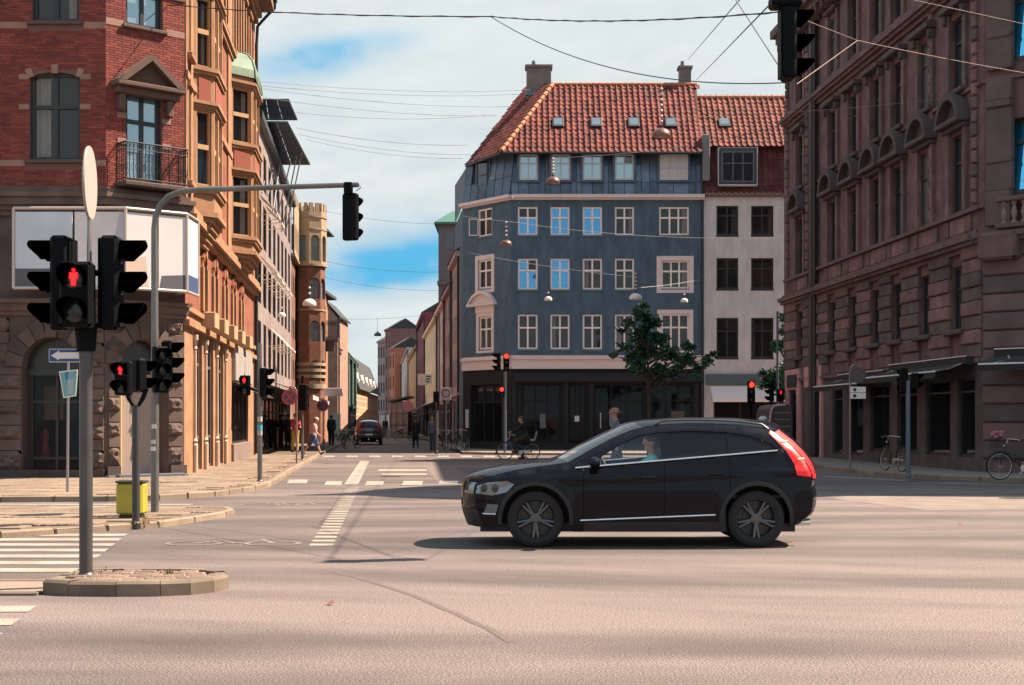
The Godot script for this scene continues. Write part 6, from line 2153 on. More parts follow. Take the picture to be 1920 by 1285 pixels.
		for y in [11.5, 17.8, 4.2]:
			fb = B.new()
			fb.cbox(u - 0.78, u + 0.78, y, y + 0.16, -0.02, 0.24, 0.03)
			part(root, "sill", fb, sooty)
	# roof brackets
	for k in 26:
		var kb := B.new()
		kb.cbox(-0.09, 0.09, 0, 0.42, 0, 0.5, 0.04)
		part(root, "bracket", kb, trim, TB(V(0.4 + k * 0.86, 18.0, 0.02)))
	# corner pilaster with capitals and the balustrade under the corner window
	var pb := B.new()
	for q in [[7.2, 8.2, 0.3], [8.2, 10.6, 0.22], [10.6, 10.8, 0.3], [10.8, 11.4, 0.24], [11.7, 14.2, 0.22], [14.2, 14.5, 0.32], [15.4, 18.0, 0.22], [9.0, 9.15, 0.27], [12.6, 12.75, 0.27]]:
		pb.cbox(0.18, 0.95, q[0], q[1], -0.02, q[2], 0.03)
	part(root, "pilaster", pb, st_m[1], fc.L)
	var cn := B.new()
	cn.cbox(0.05, 1.2, 6.2, 7.0, -0.02, 0.5, 0.08)
	part(root, "console", cn, trim, fc.L)
	for k in 7:
		var bl := B.new()
		bl.lathe([V2(0.1, 0), V2(0.1, 0.06), V2(0.05, 0.1), V2(0.1, 0.28), V2(0.05, 0.5), V2(0.09, 0.56), V2(0.09, 0.62)], 10)
		part(root, "baluster", bl, mat("baluster_stone", Color(0.2, 0.15, 0.14), 0.85), fc.L * TB(V(ch[0][0] + 0.1 + k * 0.3, ch[0][2] - 0.86, 0.25)))
	var rl := B.new()
	rl.cbox(ch[0][0] - 0.1, lc, ch[0][2] - 0.24, ch[0][2] - 0.1, 0.08, 0.42, 0.03)
	rl.cbox(ch[0][0] - 0.1, lc, ch[0][2] - 1.0, ch[0][2] - 0.86, 0.02, 0.46, 0.03)
	part(root, "balustrade_rail", rl, trim, fc.L)
	# pink rendered shop bays at the far end, dark sign between
	var pink := mat("pink_render", Color(0.68, 0.36, 0.36), 0.85, 0.0, 0.1, 0.15)
	var pk := B.new()
	pk.cbox(0.15, 0.62, 0.1, 3.85, -0.02, 0.12, 0.02); pk.cbox(2.1, 2.6, 0.1, 3.85, -0.02, 0.12, 0.02)
	pk.cbox(0.62, 2.1, 2.95, 3.85, -0.02, 0.118, 0.02)
	part(root, "pink_surround", pk, pink)
	var pk2 := B.new()
	pk2.cbox(3.35, 5.95, 2.98, 4.12, -0.02, 0.12, 0.02); pk2.cbox(5.72, 5.95, 0.1, 2.98, -0.02, 0.118, 0.02)
	part(root, "pink_surround", pk2, pink)
	var sg := B.new()
	sg.cbox(0.72, 2.2, 3.05, 3.6, 0.12, 0.18, 0.01)
	part(root, "sign_board", sg, mat("dark_sign", Color(0.025, 0.026, 0.03), 0.5))
	for q in [[1.25, 2.35], [1.3, 1.05], [4.7, 2.4], [4.75, 1.75], [4.8, 0.9]]:
		var gb := B.new()
		gb.ball(V(q[0], q[1], -0.8), Vector3.ONE * 0.06, 10, 8)
		part(root, "globe_lamp", gb, glow("globe_glow", Color(1.0, 0.85, 0.75), 2.0))
	# downpipe
	var dp := B.new()
	var du := f.at(1532, 400).x
	dp.box(du - 0.2, du + 0.2, 0.1, 18.2, 0.0, 0.3)
	dp.cyl(V(du + 0.32, 0.2, 0.2), V(du + 0.32, 18.2, 0.2), 0.07, 0.07, 8)
	part(root, "downpipe", dp, mat("pipe_brown", Color(0.05, 0.042, 0.042), 0.7))
	# retractable awnings
	var cloth := mat("black_canvas", Color(0.02, 0.02, 0.022), 0.9)
	var edge := mat("awning_edge", Color(0.62, 0.58, 0.56), 0.5)
	for q in [[f, 9.2, 14.6, 3.2], [f, 15.2, 22.2, 3.35], [fc, 0.5, 5.2, 3.5]]:
		var ab := B.new()
		ab.quad(V(q[1], q[3] - 0.3, 1.3), V(q[2], q[3] - 0.3, 1.3), V(q[2], q[3], 0.12), V(q[1], q[3], 0.12))
		ab.box(q[1], q[2], q[3] - 0.1, q[3] + 0.14, 0.1, 0.36)
		ab.box(q[1], q[2], q[3] - 0.5, q[3] - 0.32, 1.27, 1.3)
		var ao := part(root, "awning", ab, cloth, q[0].L)
		var eb := B.new()
		eb.cyl(V(q[1], q[3] - 0.31, 1.3), V(q[2], q[3] - 0.31, 1.3), 0.03, 0.03, 6)
		eb.cyl(V(q[1], q[3] + 0.15, 0.36), V(q[2], q[3] + 0.15, 0.36), 0.02, 0.02, 6)
		part(ao, "front_bar", eb, edge)
		var lb := B.new()
		for u in [q[1] + 0.4, q[2] - 0.4]:
			lb.tube([V(u, q[3] - 0.05, 0.3), V(u + 0.3, q[3] - 0.2, 0.8), V(u, q[3] - 0.31, 1.28)], 0.025, -1, 6)
		part(ao, "folding_arm", lb, edge)
	# oriel on the far end
	var ob := B.new()
	ob.T = fn.L
	for q in [[6.9, 7.3, 0.75, 1.5], [7.3, 14.6, 0.62, 1.35], [14.6, 15.2, 0.8, 1.5], [6.5, 6.9, 0.5, 1.2], [6.2, 6.5, 0.3, 0.9]]:
		ob.cbox(9 - q[3] + 0.2, 9.0 - 0.02, q[0], q[1], -0.02, q[2], 0.04)
	part(root, "far_oriel", ob, trim)
	var ow := B.new()
	for v in [8.2, 11.9]:
		ow.box(8.05, 8.6, v, v + 2.0, 0.6, 0.635)
	part(root, "oriel_window", ow, gl, fn.L)
	# roof with a dark mansard and the corner dome
	var rf := B.new()
	var foot := []
	for p in [Fp, Cn, Ce, Ce + V(22, 0, 2.6), V(40, 0, -56), V(21.3, 0, -66)]:
		var q: Vector3 = root.transform.affine_inverse() * p
		foot.append(V2(q.x, q.z))
	plan_prism(rf, foot, 18.99, 19.25)
	part(root, "roof", rf, mat("slate", Color(0.06, 0.06, 0.065), 0.8, 0.0, 0.3))
	var fg := B.new()
	var fq: Vector3 = root.transform.affine_inverse() * V(13.6, 19.2, -62.5)
	fg.T = TB(fq)
	fg.lathe([V2(1.6, 0), V2(1.6, 1.6), V2(1.2, 2.6), V2(0.3, 3.6), V2(0, 3.6)], 12)
	part(root, "far_dome", fg, mat("copper_green", Color(0.23, 0.36, 0.27), 0.7, 0.1, 0.3, 0.35))
	var dome := B.new()
	var dp_: Vector3 = root.transform.affine_inverse() * V(19.2, 19.2, -38.2)
	dome.T = TB(dp_)
	dome.lathe([V2(4.2, 0), V2(4.2, 2.6), V2(4.4, 2.8), V2(3.9, 4.4), V2(2.9, 6.2), V2(1.5, 8.0), V2(0.6, 9.4), V2(0.2, 11.2), V2(0, 11.2)], 16)
	part(root, "corner_dome", dome, mat("copper_green", Color(0.23, 0.36, 0.27), 0.7, 0.1, 0.3, 0.35))
# ---------------------------------------------------------------- trees
func leaf_mesh(m: Material) -> ArrayMesh:
	var b := B.new()
	for k in 3:
		var t := Transform3D(Basis.from_euler(V(rng.randf_range(-0.5, 0.3), k * 2.1, rng.randf_range(-0.4, 0.4))), Vector3.ZERO)
		b.T = t
		var l := 0.17
		var mid := V(0, -0.02, l * 0.5)
		for s in [[0.0, 0.0, 0.075, 0.35], [0.075, 0.35, 0.045, 0.55], [0.045, 0.55, 0.07, 0.75], [0.07, 0.75, 0.0, 1.0]]:
			b.tri(mid, V(s[0], 0.015, s[1] * l), V(s[2], 0.015, s[3] * l))
			b.tri(mid, V(-s[2], 0.015, s[3] * l), V(-s[0], 0.015, s[1] * l))
	return b.done(m)
func tree(label: String, base: Vector3, h: float, clumps: Array, per: float, limbs: Array) -> void:
	var root := thing("street_tree", label, "tree", TB(base), "street trees before the houses")
	var bark := mat("bark", Color(0.09, 0.07, 0.055), 0.9, 0.0, 0.5)
	var tb := B.new()
	tb.tube([V(0, 0, 0), V(0.04, h * 0.3, 0.02), V(-0.03, h * 0.6, 0.0), V(0.02, h * 0.95, 0.0)], 0.085, 0.02, 9)
	for l in limbs:
		var a := V(0, l[0], 0)
		var e: Vector3 = l[1]
		tb.tube([a, a.lerp(e, 0.5) + V(0, 0.12, 0), e], 0.055, 0.012, 6)
	part(root, "trunk", tb, bark)
	var lm := mat("leaf", Color(0.035, 0.085, 0.032), 0.55, 0.0)
	lm.backlight_enabled = true; lm.backlight = Color(0.2, 0.42, 0.12)
	lm.vertex_color_use_as_albedo = true
	lm.albedo_color = Color.WHITE
	var xs := []
	for c in clumps:
		var n := int(per * c[3] * c[3])
		for i in n:
			var v := V(rng.randfn(), rng.randfn(), rng.randfn())
			v = v.normalized() * pow(rng.randf(), 0.55)
			var p: Vector3 = V(c[0], c[1], c[2]) + v * V(c[3], c[3] * 0.72, c[3])
			xs.append([p, 0.75 + 0.6 * rng.randf()])
	var mm := MultiMesh.new()
	mm.transform_format = MultiMesh.TRANSFORM_3D
	mm.use_colors = true
	mm.mesh = leaf_mesh(lm)
	mm.instance_count = xs.size()
	for i in xs.size():
		mm.set_instance_transform(i, Transform3D(Basis.from_euler(V(rng.randf_range(-0.7, 0.7), rng.randf() * TAU, rng.randf_range(-0.7, 0.7))).scaled(Vector3.ONE * xs[i][1]), xs[i][0]))
		var g := rng.randf()
		mm.set_instance_color(i, Color(0.012 + 0.05 * g * g, 0.055 + 0.09 * g, 0.05 + 0.012 * g))
	var o := MultiMeshInstance3D.new()
	o.name = numbered("crown")
	o.multimesh = mm
	o.set_meta("kind", "stuff")
	root.add_child(o)
func trees() -> void:
	var base := G(1216, 62.0, 0.1)
	var cl := []
	var lb := []
	for q in [[1208, 572, 14], [1200, 590, 20], [1220, 604, 24], [1180, 608, 16], [1203, 630, 30], [1238, 636, 22], [1170, 652, 16], [1212, 662, 34], [1256, 664, 28], [1290, 672, 24], [1322, 682, 13], [1342, 664, 10], [1308, 690, 14], [1196, 690, 24], [1236, 696, 22], [1164, 622, 10], [1268, 690, 16], [1185, 672, 18], [1285, 652, 18], [1150, 668, 10], [1330, 674, 12], [1230, 714, 15], [1262, 706, 13], [1300, 706, 10]]:
		var z := rng.randf_range(-0.9, 0.9)
		var p := P(q[0], q[1], 62.0) - base
		cl.append([p.x, p.y, z, q[2] * 0.88 / 2700.0 * 62.0])
		if q[1] > 600: lb.append([clampf(p.y - 0.7, 1.6, 4.6), V(p.x, p.y, z)])
	tree("leafy street tree whose long side branches reach before the lower windows of the blue house", base, 6.6, cl, 300.0, lb)
	base = G(1474, 69.0, 0.1)
	cl = []; lb = []
	for q in [[1468, 596, 13], [1472, 622, 16], [1452, 652, 15], [1468, 648, 18], [1478, 690, 24], [1442, 712, 17], [1460, 704, 20], [1428, 704, 9], [1450, 725, 14], [1430, 726, 10], [1474, 735, 20]]:
		var z := rng.randf_range(-0.7, 0.7)
		var p := P(q[0], q[1], 69.0) - base
		cl.append([p.x, p.y, z, q[2] / 2700.0 * 69.0])
		lb.append([clampf(p.y - 0.6, 1.6, 4.4), V(p.x, p.y, z)])
	tree("street tree half hidden by the far corner of the sandstone building", base, 6.0, cl, 300.0, lb)
# ---------------------------------------------------------------- signals and signs
func facing(at: Vector3, dir: Vector3) -> Transform3D:
	dir = V(dir.x, 0, dir.z).normalized()
	return Transform3D(Basis(Vector3.UP.cross(dir), Vector3.UP, dir), at)
func signal_head(root: Node3D, t: Transform3D, n: int, lit := -1, s := 1.0, man := false, color := Color(1.0, 0.1, 0.05)) -> Node3D:
	# origin: middle of the back at the lower edge; it looks along z
	mat("signal_black", Color(0.004, 0.0045, 0.006), 0.55).metallic_specular = 0.2
	var black := mat("signal_black", Color(0.004, 0.0045, 0.006), 0.55)
	var b := B.new()
	var h := 0.3 * n * s
	var w := 0.15 * s
	b.cbox(-w, w, 0, h, 0.0, 0.17 * s, 0.03 * s)
	b.cbox(-w * 0.8, w * 0.8, 0.02, h - 0.02, -0.025 * s, 0.0, 0.01)
	var o := part(root, "signal_head", b, black, t)
	for i in n:
		var c := V(0, h - (i + 0.5) * 0.3 * s, 0.172 * s)
		var lb := B.new()
		lb.T = Transform3D(Basis(Vector3.RIGHT, PI / 2), c)
		lb.lathe([V2(0.108 * s, 0.0), V2(0.1 * s, 0.012 * s), V2(0.06 * s, 0.024 * s), V2(0.0, 0.028 * s)], 20)
		var dark: Material = mat("dark_lens", Color(0.012, 0.015, 0.018), 0.15)
		if i == lit and not man: dark = glow("lit_lens", color, 3.2)
		part(o, "signal_lens", lb, dark)
		if i == lit and man: part(o, "red_man", man_glyph(0.085 * s), glow("red_man", color, 2.6), TB(c + V(0, 0, 0.03 * s)))
		var vb := B.new()
		var r := 0.118 * s
		for k in 14:
			var t0 := lerpf(-0.7, PI + 0.7, k / 14.0)
			var t1 := lerpf(-0.7, PI + 0.7, (k + 1) / 14.0)
			var l0 := (0.1 + 0.13 * clampf(sin(t0) + 0.55, 0, 1)) * s
			var l1 := (0.1 + 0.13 * clampf(sin(t1) + 0.55, 0, 1)) * s
			var d0 := V(cos(t0), sin(t0), 0); var d1 := V(cos(t1), sin(t1), 0)
			var q := c + V(0, 0, -0.004)
			vb.quads(q + d0 * r, q + d0 * r + V(0, 0, l0), q + d1 * r + V(0, 0, l1), q + d1 * r, d0, d0, d1, d1)
			vb.quads(q + d1 * r * 0.95, q + d1 * r * 0.95 + V(0, 0, l1), q + d0 * r * 0.95 + V(0, 0, l0), q + d0 * r * 0.95, -d1, -d1, -d0, -d0)
			vb.quad(q + d0 * r + V(0, 0, l0), q + d0 * r * 0.95 + V(0, 0, l0), q + d1 * r * 0.95 + V(0, 0, l1), q + d1 * r + V(0, 0, l1))
		part(o, "cowl", vb, black)
	return o
func man_glyph(s: float) -> ArrayMesh:
	var b := B.new()
	b.T = Transform3D(Basis().scaled(V(s, s, s)), Vector3.ZERO)
	var hd := PackedVector2Array()
	for i in 12: hd.append(V2(0.17 * cos(TAU * i / 12), 0.78 + 0.17 * sin(TAU * i / 12)))
	b.prism(hd, 0, 0.08)
	b.prism(PackedVector2Array([V2(-0.42, 0.5), V2(0.42, 0.5), V2(0.44, -0.12), V2(0.3, -0.12), V2(0.27, 0.28), V2(0.22, -0.9), V2(0.04, -0.9), V2(0.0, -0.2), V2(-0.04, -0.9), V2(-0.22, -0.9), V2(-0.27, 0.28), V2(-0.3, -0.12), V2(-0.44, -0.12)]), 0, 0.08)
	return b.done(null)
func post(root: Node3D, h: float, r0: float, r1: float, m: Material, called := "pole") -> void:
	var b := B.new()
	b.lathe([V2(r0 * 1.25, -0.12), V2(r0 * 1.25, 0.02), V2(r0, 0.04), V2(r0, h * 0.45), V2(r1, h * 0.47), V2(r1, h), V2(0, h + 0.01)], 16)
	part(root, called, b, m)
func bracket(root: Node3D, pts: Array, r: float, m: Material) -> void:
	var b := B.new()
	b.tube(pts, r, -1, 8)
	part(root, "bracket", b, m)
func signals() -> void:
	var grey := mat("pole_grey", Color(0.12, 0.115, 0.12), 0.42, 0.5, 0.15, 0.2)
	var galv := mat("galvanised_pole", Color(0.26, 0.25, 0.24), 0.42, 0.6, 0.15, 0.25)
	var blk := mat("signal_black", Color(0.004, 0.0045, 0.006), 0.55)
	var X := Vector3.RIGHT
	var Z := Vector3.BACK
	# --- on the small island, nearest
	var at := V(-4.07, 0.11, -13.75)
	var r := thing("traffic_signal", "big near traffic signal on the small island, showing a red standing man", "traffic light", TB(at), "traffic signals of the junction")
	post(r, 3.0, 0.063, 0.061, grey)
	var loc := func(px: float, py: float, d: float) -> Vector3: return P(px, py, d) - at
	signal_head(r, facing(loc.call(134, 621, 13.75), -X), 3, -1, 1.0)
	signal_head(r, facing(loc.call(194, 621, 13.75), X), 3, -1, 1.0)
	signal_head(r, facing(loc.call(150, 616, 13.62), Z), 2, 0, 1.03, true, Color(1.0, 0.04, 0.05))
	bracket(r, [V(-0.13, 2.42, 0), V(0, 2.36, 0), V(0.17, 2.42, 0)], 0.03, blk)
	bracket(r, [V(-0.14, 2.9, 0), V(0.17, 2.9, 0)], 0.03, blk)
	var cl := B.new()
	cl.cyl(V(0, 2.15, 0), V(0, 2.42, 0), 0.09, 0.11, 14)
	part(r, "collar", cl, blk)
	var sg := thing("round_sign", "round white traffic sign turned nearly edge-on above the near signal", "sign", TB(P(167, 495, 13.72)))
	var st := B.new()
	st.cyl(V(0, -0.25, 0), V(0.0, 0.44, 0), 0.022, 0.022, 10)
	part(sg, "stem", st, mat("stem_steel", Color(0.3, 0.28, 0.27), 0.4, 0.7))
	var ds := B.new()
	ds.T = Transform3D(Basis(Vector3.UP, deg_to_rad(6.5)) * Basis(Vector3.BACK, PI / 2), V(0.005, 0.77, 0))
	ds.lathe([V2(0.345, -0.012), V2(0.35, 0.0), V2(0.345, 0.012), V2(0.0, 0.012)], 40)
	ds.lathe([V2(0.0, -0.012), V2(0.345, -0.012)], 40)
	part(sg, "disc", ds, mat("sign_cream", Color(0.29, 0.27, 0.245), 0.7))
	# --- mast arm on the long refuge
	at = V(-5.88, 0.075, -23.7)
	r = thing("mast_arm_signal", "tall galvanised mast whose curved arm carries a dark signal over the lane", "traffic light", TB(at))
	var mp := B.new()
	mp.cyl(V(0, -0.1, 0), V(0, 3.0, 0), 0.066, 0.064, 14)
	part(r, "pole", mp, galv)
	var am := B.new()
	var path := [V(0, 3.0, 0)]
	for q in [[289.5, 470], [289.5, 430], [292, 405], [301, 384], [316, 368], [338, 359.5], [370, 356], [440, 354], [560, 350], [672, 346.5]]: path.append(P(q[0], q[1], 23.7) - at)
	am.tube(path, 0.058, 0.042, 14)
	part(r, "arm", am, galv)
	signal_head(r, facing(P(653, 450, 23.7) - at, V(0.45, 0, -1)), 3, -1, 0.86)
	var hk := B.new()
	hk.cbox(-0.07, 0.07, -0.14, 0.06, -0.07, 0.07, 0.015)
	part(r, "clamp", hk, blk, TB(P(653, 349, 23.7) - at))
	bracket(r, [P(653, 350, 23.7) - at, P(653, 372, 23.7) - at], 0.035, blk)
	bracket(r, [P(664, 346, 23.7) - at, P(672, 345, 23.7) - at, P(676, 352, 23.7) - at, P(668, 358, 23.7) - at], 0.008, blk)
	signal_head(r, facing(P(297, 737, 23.55) - at, V(0.75, 0, 1)), 3, -1, 0.84)
	signal_head(r, facing(P(306, 725, 23.75) - at, V(1, 0, -0.1)), 3, -1, 0.84)
	for q in [[P(289, 800, 23.62) - at, Color(0.6, 0.55, 0.5)], [P(287, 829, 23.62) - at, Color(0.5, 0.45, 0.42)], [P(287, 842, 23.62) - at, Color(0.62, 0.58, 0.55)]]:
		var sb := B.new()
		sb.box(-0.045, 0.03, -0.035, 0.035, -0.012, 0.0)
		part(r, "sticker", sb, mat("sticker%d" % int(q[1].r * 100), q[1], 0.6), TB(q[0] + V(0, 0, 0.0)))
	# --- pedestrian post beside the yellow bin
	at = V(-5.54, 0.075, -21.2)
	r = thing("pedestrian_signal", "dark pedestrian signal post beside the yellow bin showing an orange-red man", "traffic light", TB(at))
	post(r, 1.75, 0.056, 0.056, mat("pole_dark", Color(0.05, 0.047, 0.05), 0.5, 0.3))
	signal_head(r, facing(P(236, 742, 21.15) - at, V(-0.25, 0, 1)), 2, 0, 0.83, true, Color(1.0, 0.13, 0.03))
	signal_head(r, facing(P(252, 736, 21.3) - at, V(0.9, 0, -0.8)), 2, -1, 0.83)
	bracket(r, [V(-0.14, 1.98, 0), V(-0.1, 1.85, 0), V(0, 1.68, 0), V(0.1, 1.85, 0), V(0.16, 2.0, 0)], 0.035, blk)
	# --- up the side street
	at = G(487, 35.4, 0.1)
	r = thing("pedestrian_signal", "signal post with stickered pole and lit red man near the dark shop window", "traffic light", TB(at))
	post(r, 3.4, 0.06, 0.055, galv)
	signal_head(r, facing(P(461, 742, 35.3) - at, V(-0.1, 0, 1)), 2, 0, 0.82, true, Color(1.0, 0.13, 0.03))
	signal_head(r, facing(P(490, 745, 35.4) - at, V(1, 0, 0.15)), 3, -1, 0.8)
	bracket(r, [P(461, 726, 35.4) - at, P(487, 735, 35.4) - at], 0.03, blk)
	for q in [[786, Color(0.4, 0.36, 0.34)], [802, Color(0.03, 0.35, 0.45)], [812, Color(0.35, 0.3, 0.28)]]:
		var sb := B.new()
		var pp := P(487, q[0], 35.4) - at
		sb.cyl(pp - V(0, 0.06, 0), pp + V(0, 0.06, 0), 0.063, 0.063, 14, false)
		part(r, "sticker", sb, mat("band%d" % q[0], q[1], 0.6))
	at = G(567, 54.7, 0.1)
	r = thing("traffic_signal", "thin signal post at the kerb beside the round parking sign, seen from behind", "traffic light", TB(at), "traffic signals of the junction")
	post(r, 2.9, 0.055, 0.05, galv)
	signal_head(r, facing(P(567, 770, 54.6) - at, V(0.2, 0, -1)), 3, -1, 1.1)
	bracket(r, [V(0, 2.0, 0), V(0, 3.2, 0)], 0.05, blk)
	# --- before the blue house
	at = G(947, 67.5, 0.1)
	r = thing("traffic_signal", "signal post before the blue house with two red lights, one above the other", "traffic light", TB(at), "traffic signals of the junction")
	post(r, 4.2, 0.07, 0.06, mat("pole_blue", Color(0.09, 0.12, 0.16), 0.5, 0.3))
	signal_head(r, facing(P(949.5, 697, 67.3) - at, Z), 3, 0, 0.95, false, Color(1.0, 0.12, 0.05))
	signal_head(r, facing(P(938, 696, 67.5) - at, -X), 3, -1, 0.95)
	signal_head(r, facing(P(941, 745, 67.4) - at, Z), 2, 0, 0.8, false, Color(1.0, 0.12, 0.05))
	at = G(1408, 60.5, 0.1)
	r = thing("traffic_signal", "signal post before the white house, its top light orange-red", "traffic light", TB(at), "traffic signals of the junction")
	post(r, 2.3, 0.06, 0.055, blk)
	signal_head(r, facing(P(1408, 757, 60.4) - at, Z), 3, 0, 1.05, false, Color(1.0, 0.16, 0.03))
	at = G(1458, 64.5, 0.1)
	r = thing("traffic_signal", "signal post under the half hidden tree with a small red light", "traffic light", TB(at), "traffic signals of the junction")
	post(r, 6.4, 0.06, 0.05, mat("pole_blue", Color(0.09, 0.12, 0.16), 0.5, 0.3))
	signal_head(r, facing(P(1450, 754, 64.4) - at, -X), 3, -1, 0.95)
	signal_head(r, facing(P(1463, 754, 64.4) - at, Z), 2, 0, 0.95, true, Color(1.0, 0.1, 0.08))
	bracket(r, [P(1452, 740, 64.5) - at, P(1463, 740, 64.5) - at], 0.04, blk)
	# --- at the sandstone building
	at = G(1703, 39.6, 0.1)
	r = thing("traffic_signal", "dark signal post on the footway by the sandstone building, its heads turned away", "traffic light", TB(at), "traffic signals of the junction")
	post(r, 2.6, 0.065, 0.06, mat("pole_blue", Color(0.09, 0.12, 0.16), 0.5, 0.3))
	signal_head(r, facing(P(1697, 737, 39.6) - at, V(-0.3, 0, -1)), 3, -1, 0.75)
	signal_head(r, facing(P(1712, 730, 39.6) - at, V(1, 0, -0.2)), 2, -1, 0.75)
	# --- slung from the wires, top of the frame
	at = P(1480, 150, 18.0)
	r = thing("hanging_signal", "black traffic signal slung from wires high before the sandstone building", "traffic light", TB(at))
	signal_head(r, facing(V(-0.1, 0, 0), X), 3, -1, 1.01)
	var hb := B.new()
	hb.cbox(-0.24, 0.15, 0.9, 1.05, -0.16, 0.16, 0.03)
	hb.cbox(-0.09, 0.09, 1.05, 1.18, -0.08, 0.08, 0.03)
	hb.cyl(V(0, 1.12, 0), V(0, 1.4, 0), 0.02, 0.02, 8)
	part(r, "hanger", hb, blk)
	bracket(r, [V(0.05, 1.2, 0.1), V(0.0, 1.32, 0.12), V(-0.12, 1.28, 0.1), V(-0.2, 1.1, 0.08)], 0.008, mat("pale_cable", Color(0.4, 0.38, 0.37), 0.6))
	bracket(r, [V(0.1, 1.2, 0.1), V(0.18, 1.28, 0.12), V(0.2, 1.12, 0.1)], 0.008, mat("pale_cable", Color(0.4, 0.38, 0.37), 0.6))
func street_signs() -> void:
	var white := mat("sign_white", Color(0.66, 0.6, 0.56), 0.5)
	var steel := mat("stem_steel", Color(0.3, 0.28, 0.27), 0.4, 0.7)
	# one-way arrow on the near signal
	var at := P(121, 667, 13.72)
	var s := thing("arrow_sign", "blue one-way sign with a white arrow to the left on the near signal pole", "sign", TB(at))
	var b := B.new()
	b.cbox(-0.15, 0.15, -0.064, 0.064, -0.008, 0.008, 0.004)
	part(s, "plate", b, white)
	b = B.new()
	b.box(-0.143, 0.143, -0.057, 0.057, 0.009, 0.011)
	part(s, "blue_field", b, mat("sign_blue", Color(0.018, 0.055, 0.17), 0.45))
	b = B.new()
	b.prism(PackedVector2Array([V2(-0.128, 0), V2(-0.05, 0.047), V2(-0.05, 0.03), V2(0.138, 0.03), V2(0.138, -0.03), V2(-0.05, -0.03), V2(-0.05, -0.047)]), 0.0115, 0.013)
	part(s, "arrow", b, white)
	b = B.new()
	b.cyl(V(0.1, 0.0, -0.02), V(0.16, 0.0, -0.02), 0.015, 0.015, 6)
	part(s, "bracket", b, steel)
	# tapered poster on a thin pole
	at = G(126, 30.0, 0.1)
	s = thing("poster_sign", "tapered pale teal poster clipped askew on a thin pole before the arched shop window", "sign", TB(at))
	b = B.new()
	b.cyl(V(0, -0.1, 0), V(0.02, 2.72, 0), 0.03, 0.028, 8)
	part(s, "pole", b, steel)
	var c := func(px: float, py: float) -> Vector2:
		var q := P(px, py, 29.96) - at
		return V2(q.x, q.y)
	b = B.new()
	b.prism(PackedVector2Array([c.call(110, 697), c.call(145.5, 693), c.call(142, 743), c.call(118.5, 747)]), 0.03, 0.045)
	part(s, "poster", b, mat("poster_rim", Color(0.66, 0.68, 0.6), 0.6))
	b = B.new()
	b.prism(PackedVector2Array([c.call(112, 699), c.call(143.5, 695), c.call(140.3, 741), c.call(120, 744.5)]), 0.046, 0.048)
	part(s, "print", b, mat("poster_teal", Color(0.22, 0.46, 0.50), 0.6, 0.0, 0.3))
	b = B.new()
	b.prism(PackedVector2Array([c.call(121, 698.5), c.call(129, 697), c.call(124.5, 718)]), 0.0485, 0.05)
	part(s, "print", b, mat("poster_deep", Color(0.03, 0.15, 0.27), 0.6))
	b = B.new()
	b.prism(PackedVector2Array([c.call(126, 712), c.call(139, 710), c.call(138, 738), c.call(127, 739)]), 0.0485, 0.05)
	part(s, "print", b, mat("poster_pale", Color(0.48, 0.62, 0.62), 0.6, 0.0, 0.4))
	# round no-stopping signs on bent poles
	for q in [[556, 50.6, 543, 745, 15, "round red-rimmed sign on a bent pole at the kerb of the side street", 0.0], [606, 75.0, 605, 761, 11, "smaller round red-rimmed sign farther up the side street", 0.0], [1594, 43.9, 1609, 704, 15, "dark round sign on a bent pole above a double white plate by the sandstone building", 0.4]]:
		at = G(q[0], q[1], 0.1)
		s = thing("round_sign", q[5], "sign", TB(at))
		var ctr: Vector3 = P(q[2], q[3], q[1] - 0.06) - at
		var rad: float = q[4] / 2700.0 * q[1]
		b = B.new()
		var top := ctr.y + rad * 1.25
		b.tube([V(0, -0.1, 0), V(0, top - 0.25, 0), V(0.02 * signf(ctr.x), top - 0.1, 0), V(ctr.x * 0.35, top, 0), V(ctr.x, top + 0.02, 0), V(ctr.x, ctr.y, 0.0)], 0.032, 0.03, 8)
		part(s, "pole", b, mat("sign_pole", Color(0.2, 0.16, 0.15), 0.45, 0.4))
		var m3 := [mat("sign_red", Color(0.42, 0.045, 0.07), 0.5), mat("sign_navy", Color(0.05, 0.07, 0.12), 0.5), mat("sign_red", Color(0.42, 0.045, 0.07), 0.5)]
		if q[6] > 0.0: m3 = [mat("sign_back", Color(0.06, 0.045, 0.05), 0.6), mat("sign_back2", Color(0.09, 0.05, 0.055), 0.6), mat("sign_back", Color(0.06, 0.045, 0.05), 0.6)]
		b = B.new()
		b.T = Transform3D(Basis(Vector3.RIGHT, PI / 2), ctr)
		b.lathe([V2(0.0, -0.01), V2(rad, -0.01), V2(rad, 0.012), V2(rad * 0.74, 0.012)], 28)
		part(s, "rim", b, m3[0])
		b = B.new()
		b.T = Transform3D(Basis(Vector3.RIGHT, PI / 2), ctr)
		b.lathe([V2(rad * 0.74, 0.011), V2(0.0, 0.011)], 28)
		part(s, "field", b, m3[1])
		for a in [0.78, -0.78]:
			b = B.new()
			b.box(-rad * 0.72, rad * 0.72, -rad * 0.09, rad * 0.09, 0.0125, 0.0145 + 0.001 * a)
			part(s, "bar", b, m3[2], Transform3D(Basis(Vector3.BACK, a), ctr))
		if q[6] > 0.0:
			for k in 2:
				var pc: Vector3 = P(1609, 731 + k * 11.6, 43.8) - at
				b = B.new()
				b.cbox(-0.24, 0.24, -0.088, 0.088, -0.01, 0.01, 0.004)
				var po := part(s, "plate", b, white, TB(pc))
				b = B.new()
				b.T = Transform3D(Basis(Vector3.RIGHT, PI / 2), V(-0.1, 0, 0.0))
				b.lathe([V2(0.055, 0.011), V2(0.055, 0.013), V2(0, 0.013)], 16)
				part(po, "dot", b, mat("plate_dark", Color(0.04, 0.03, 0.035), 0.6))
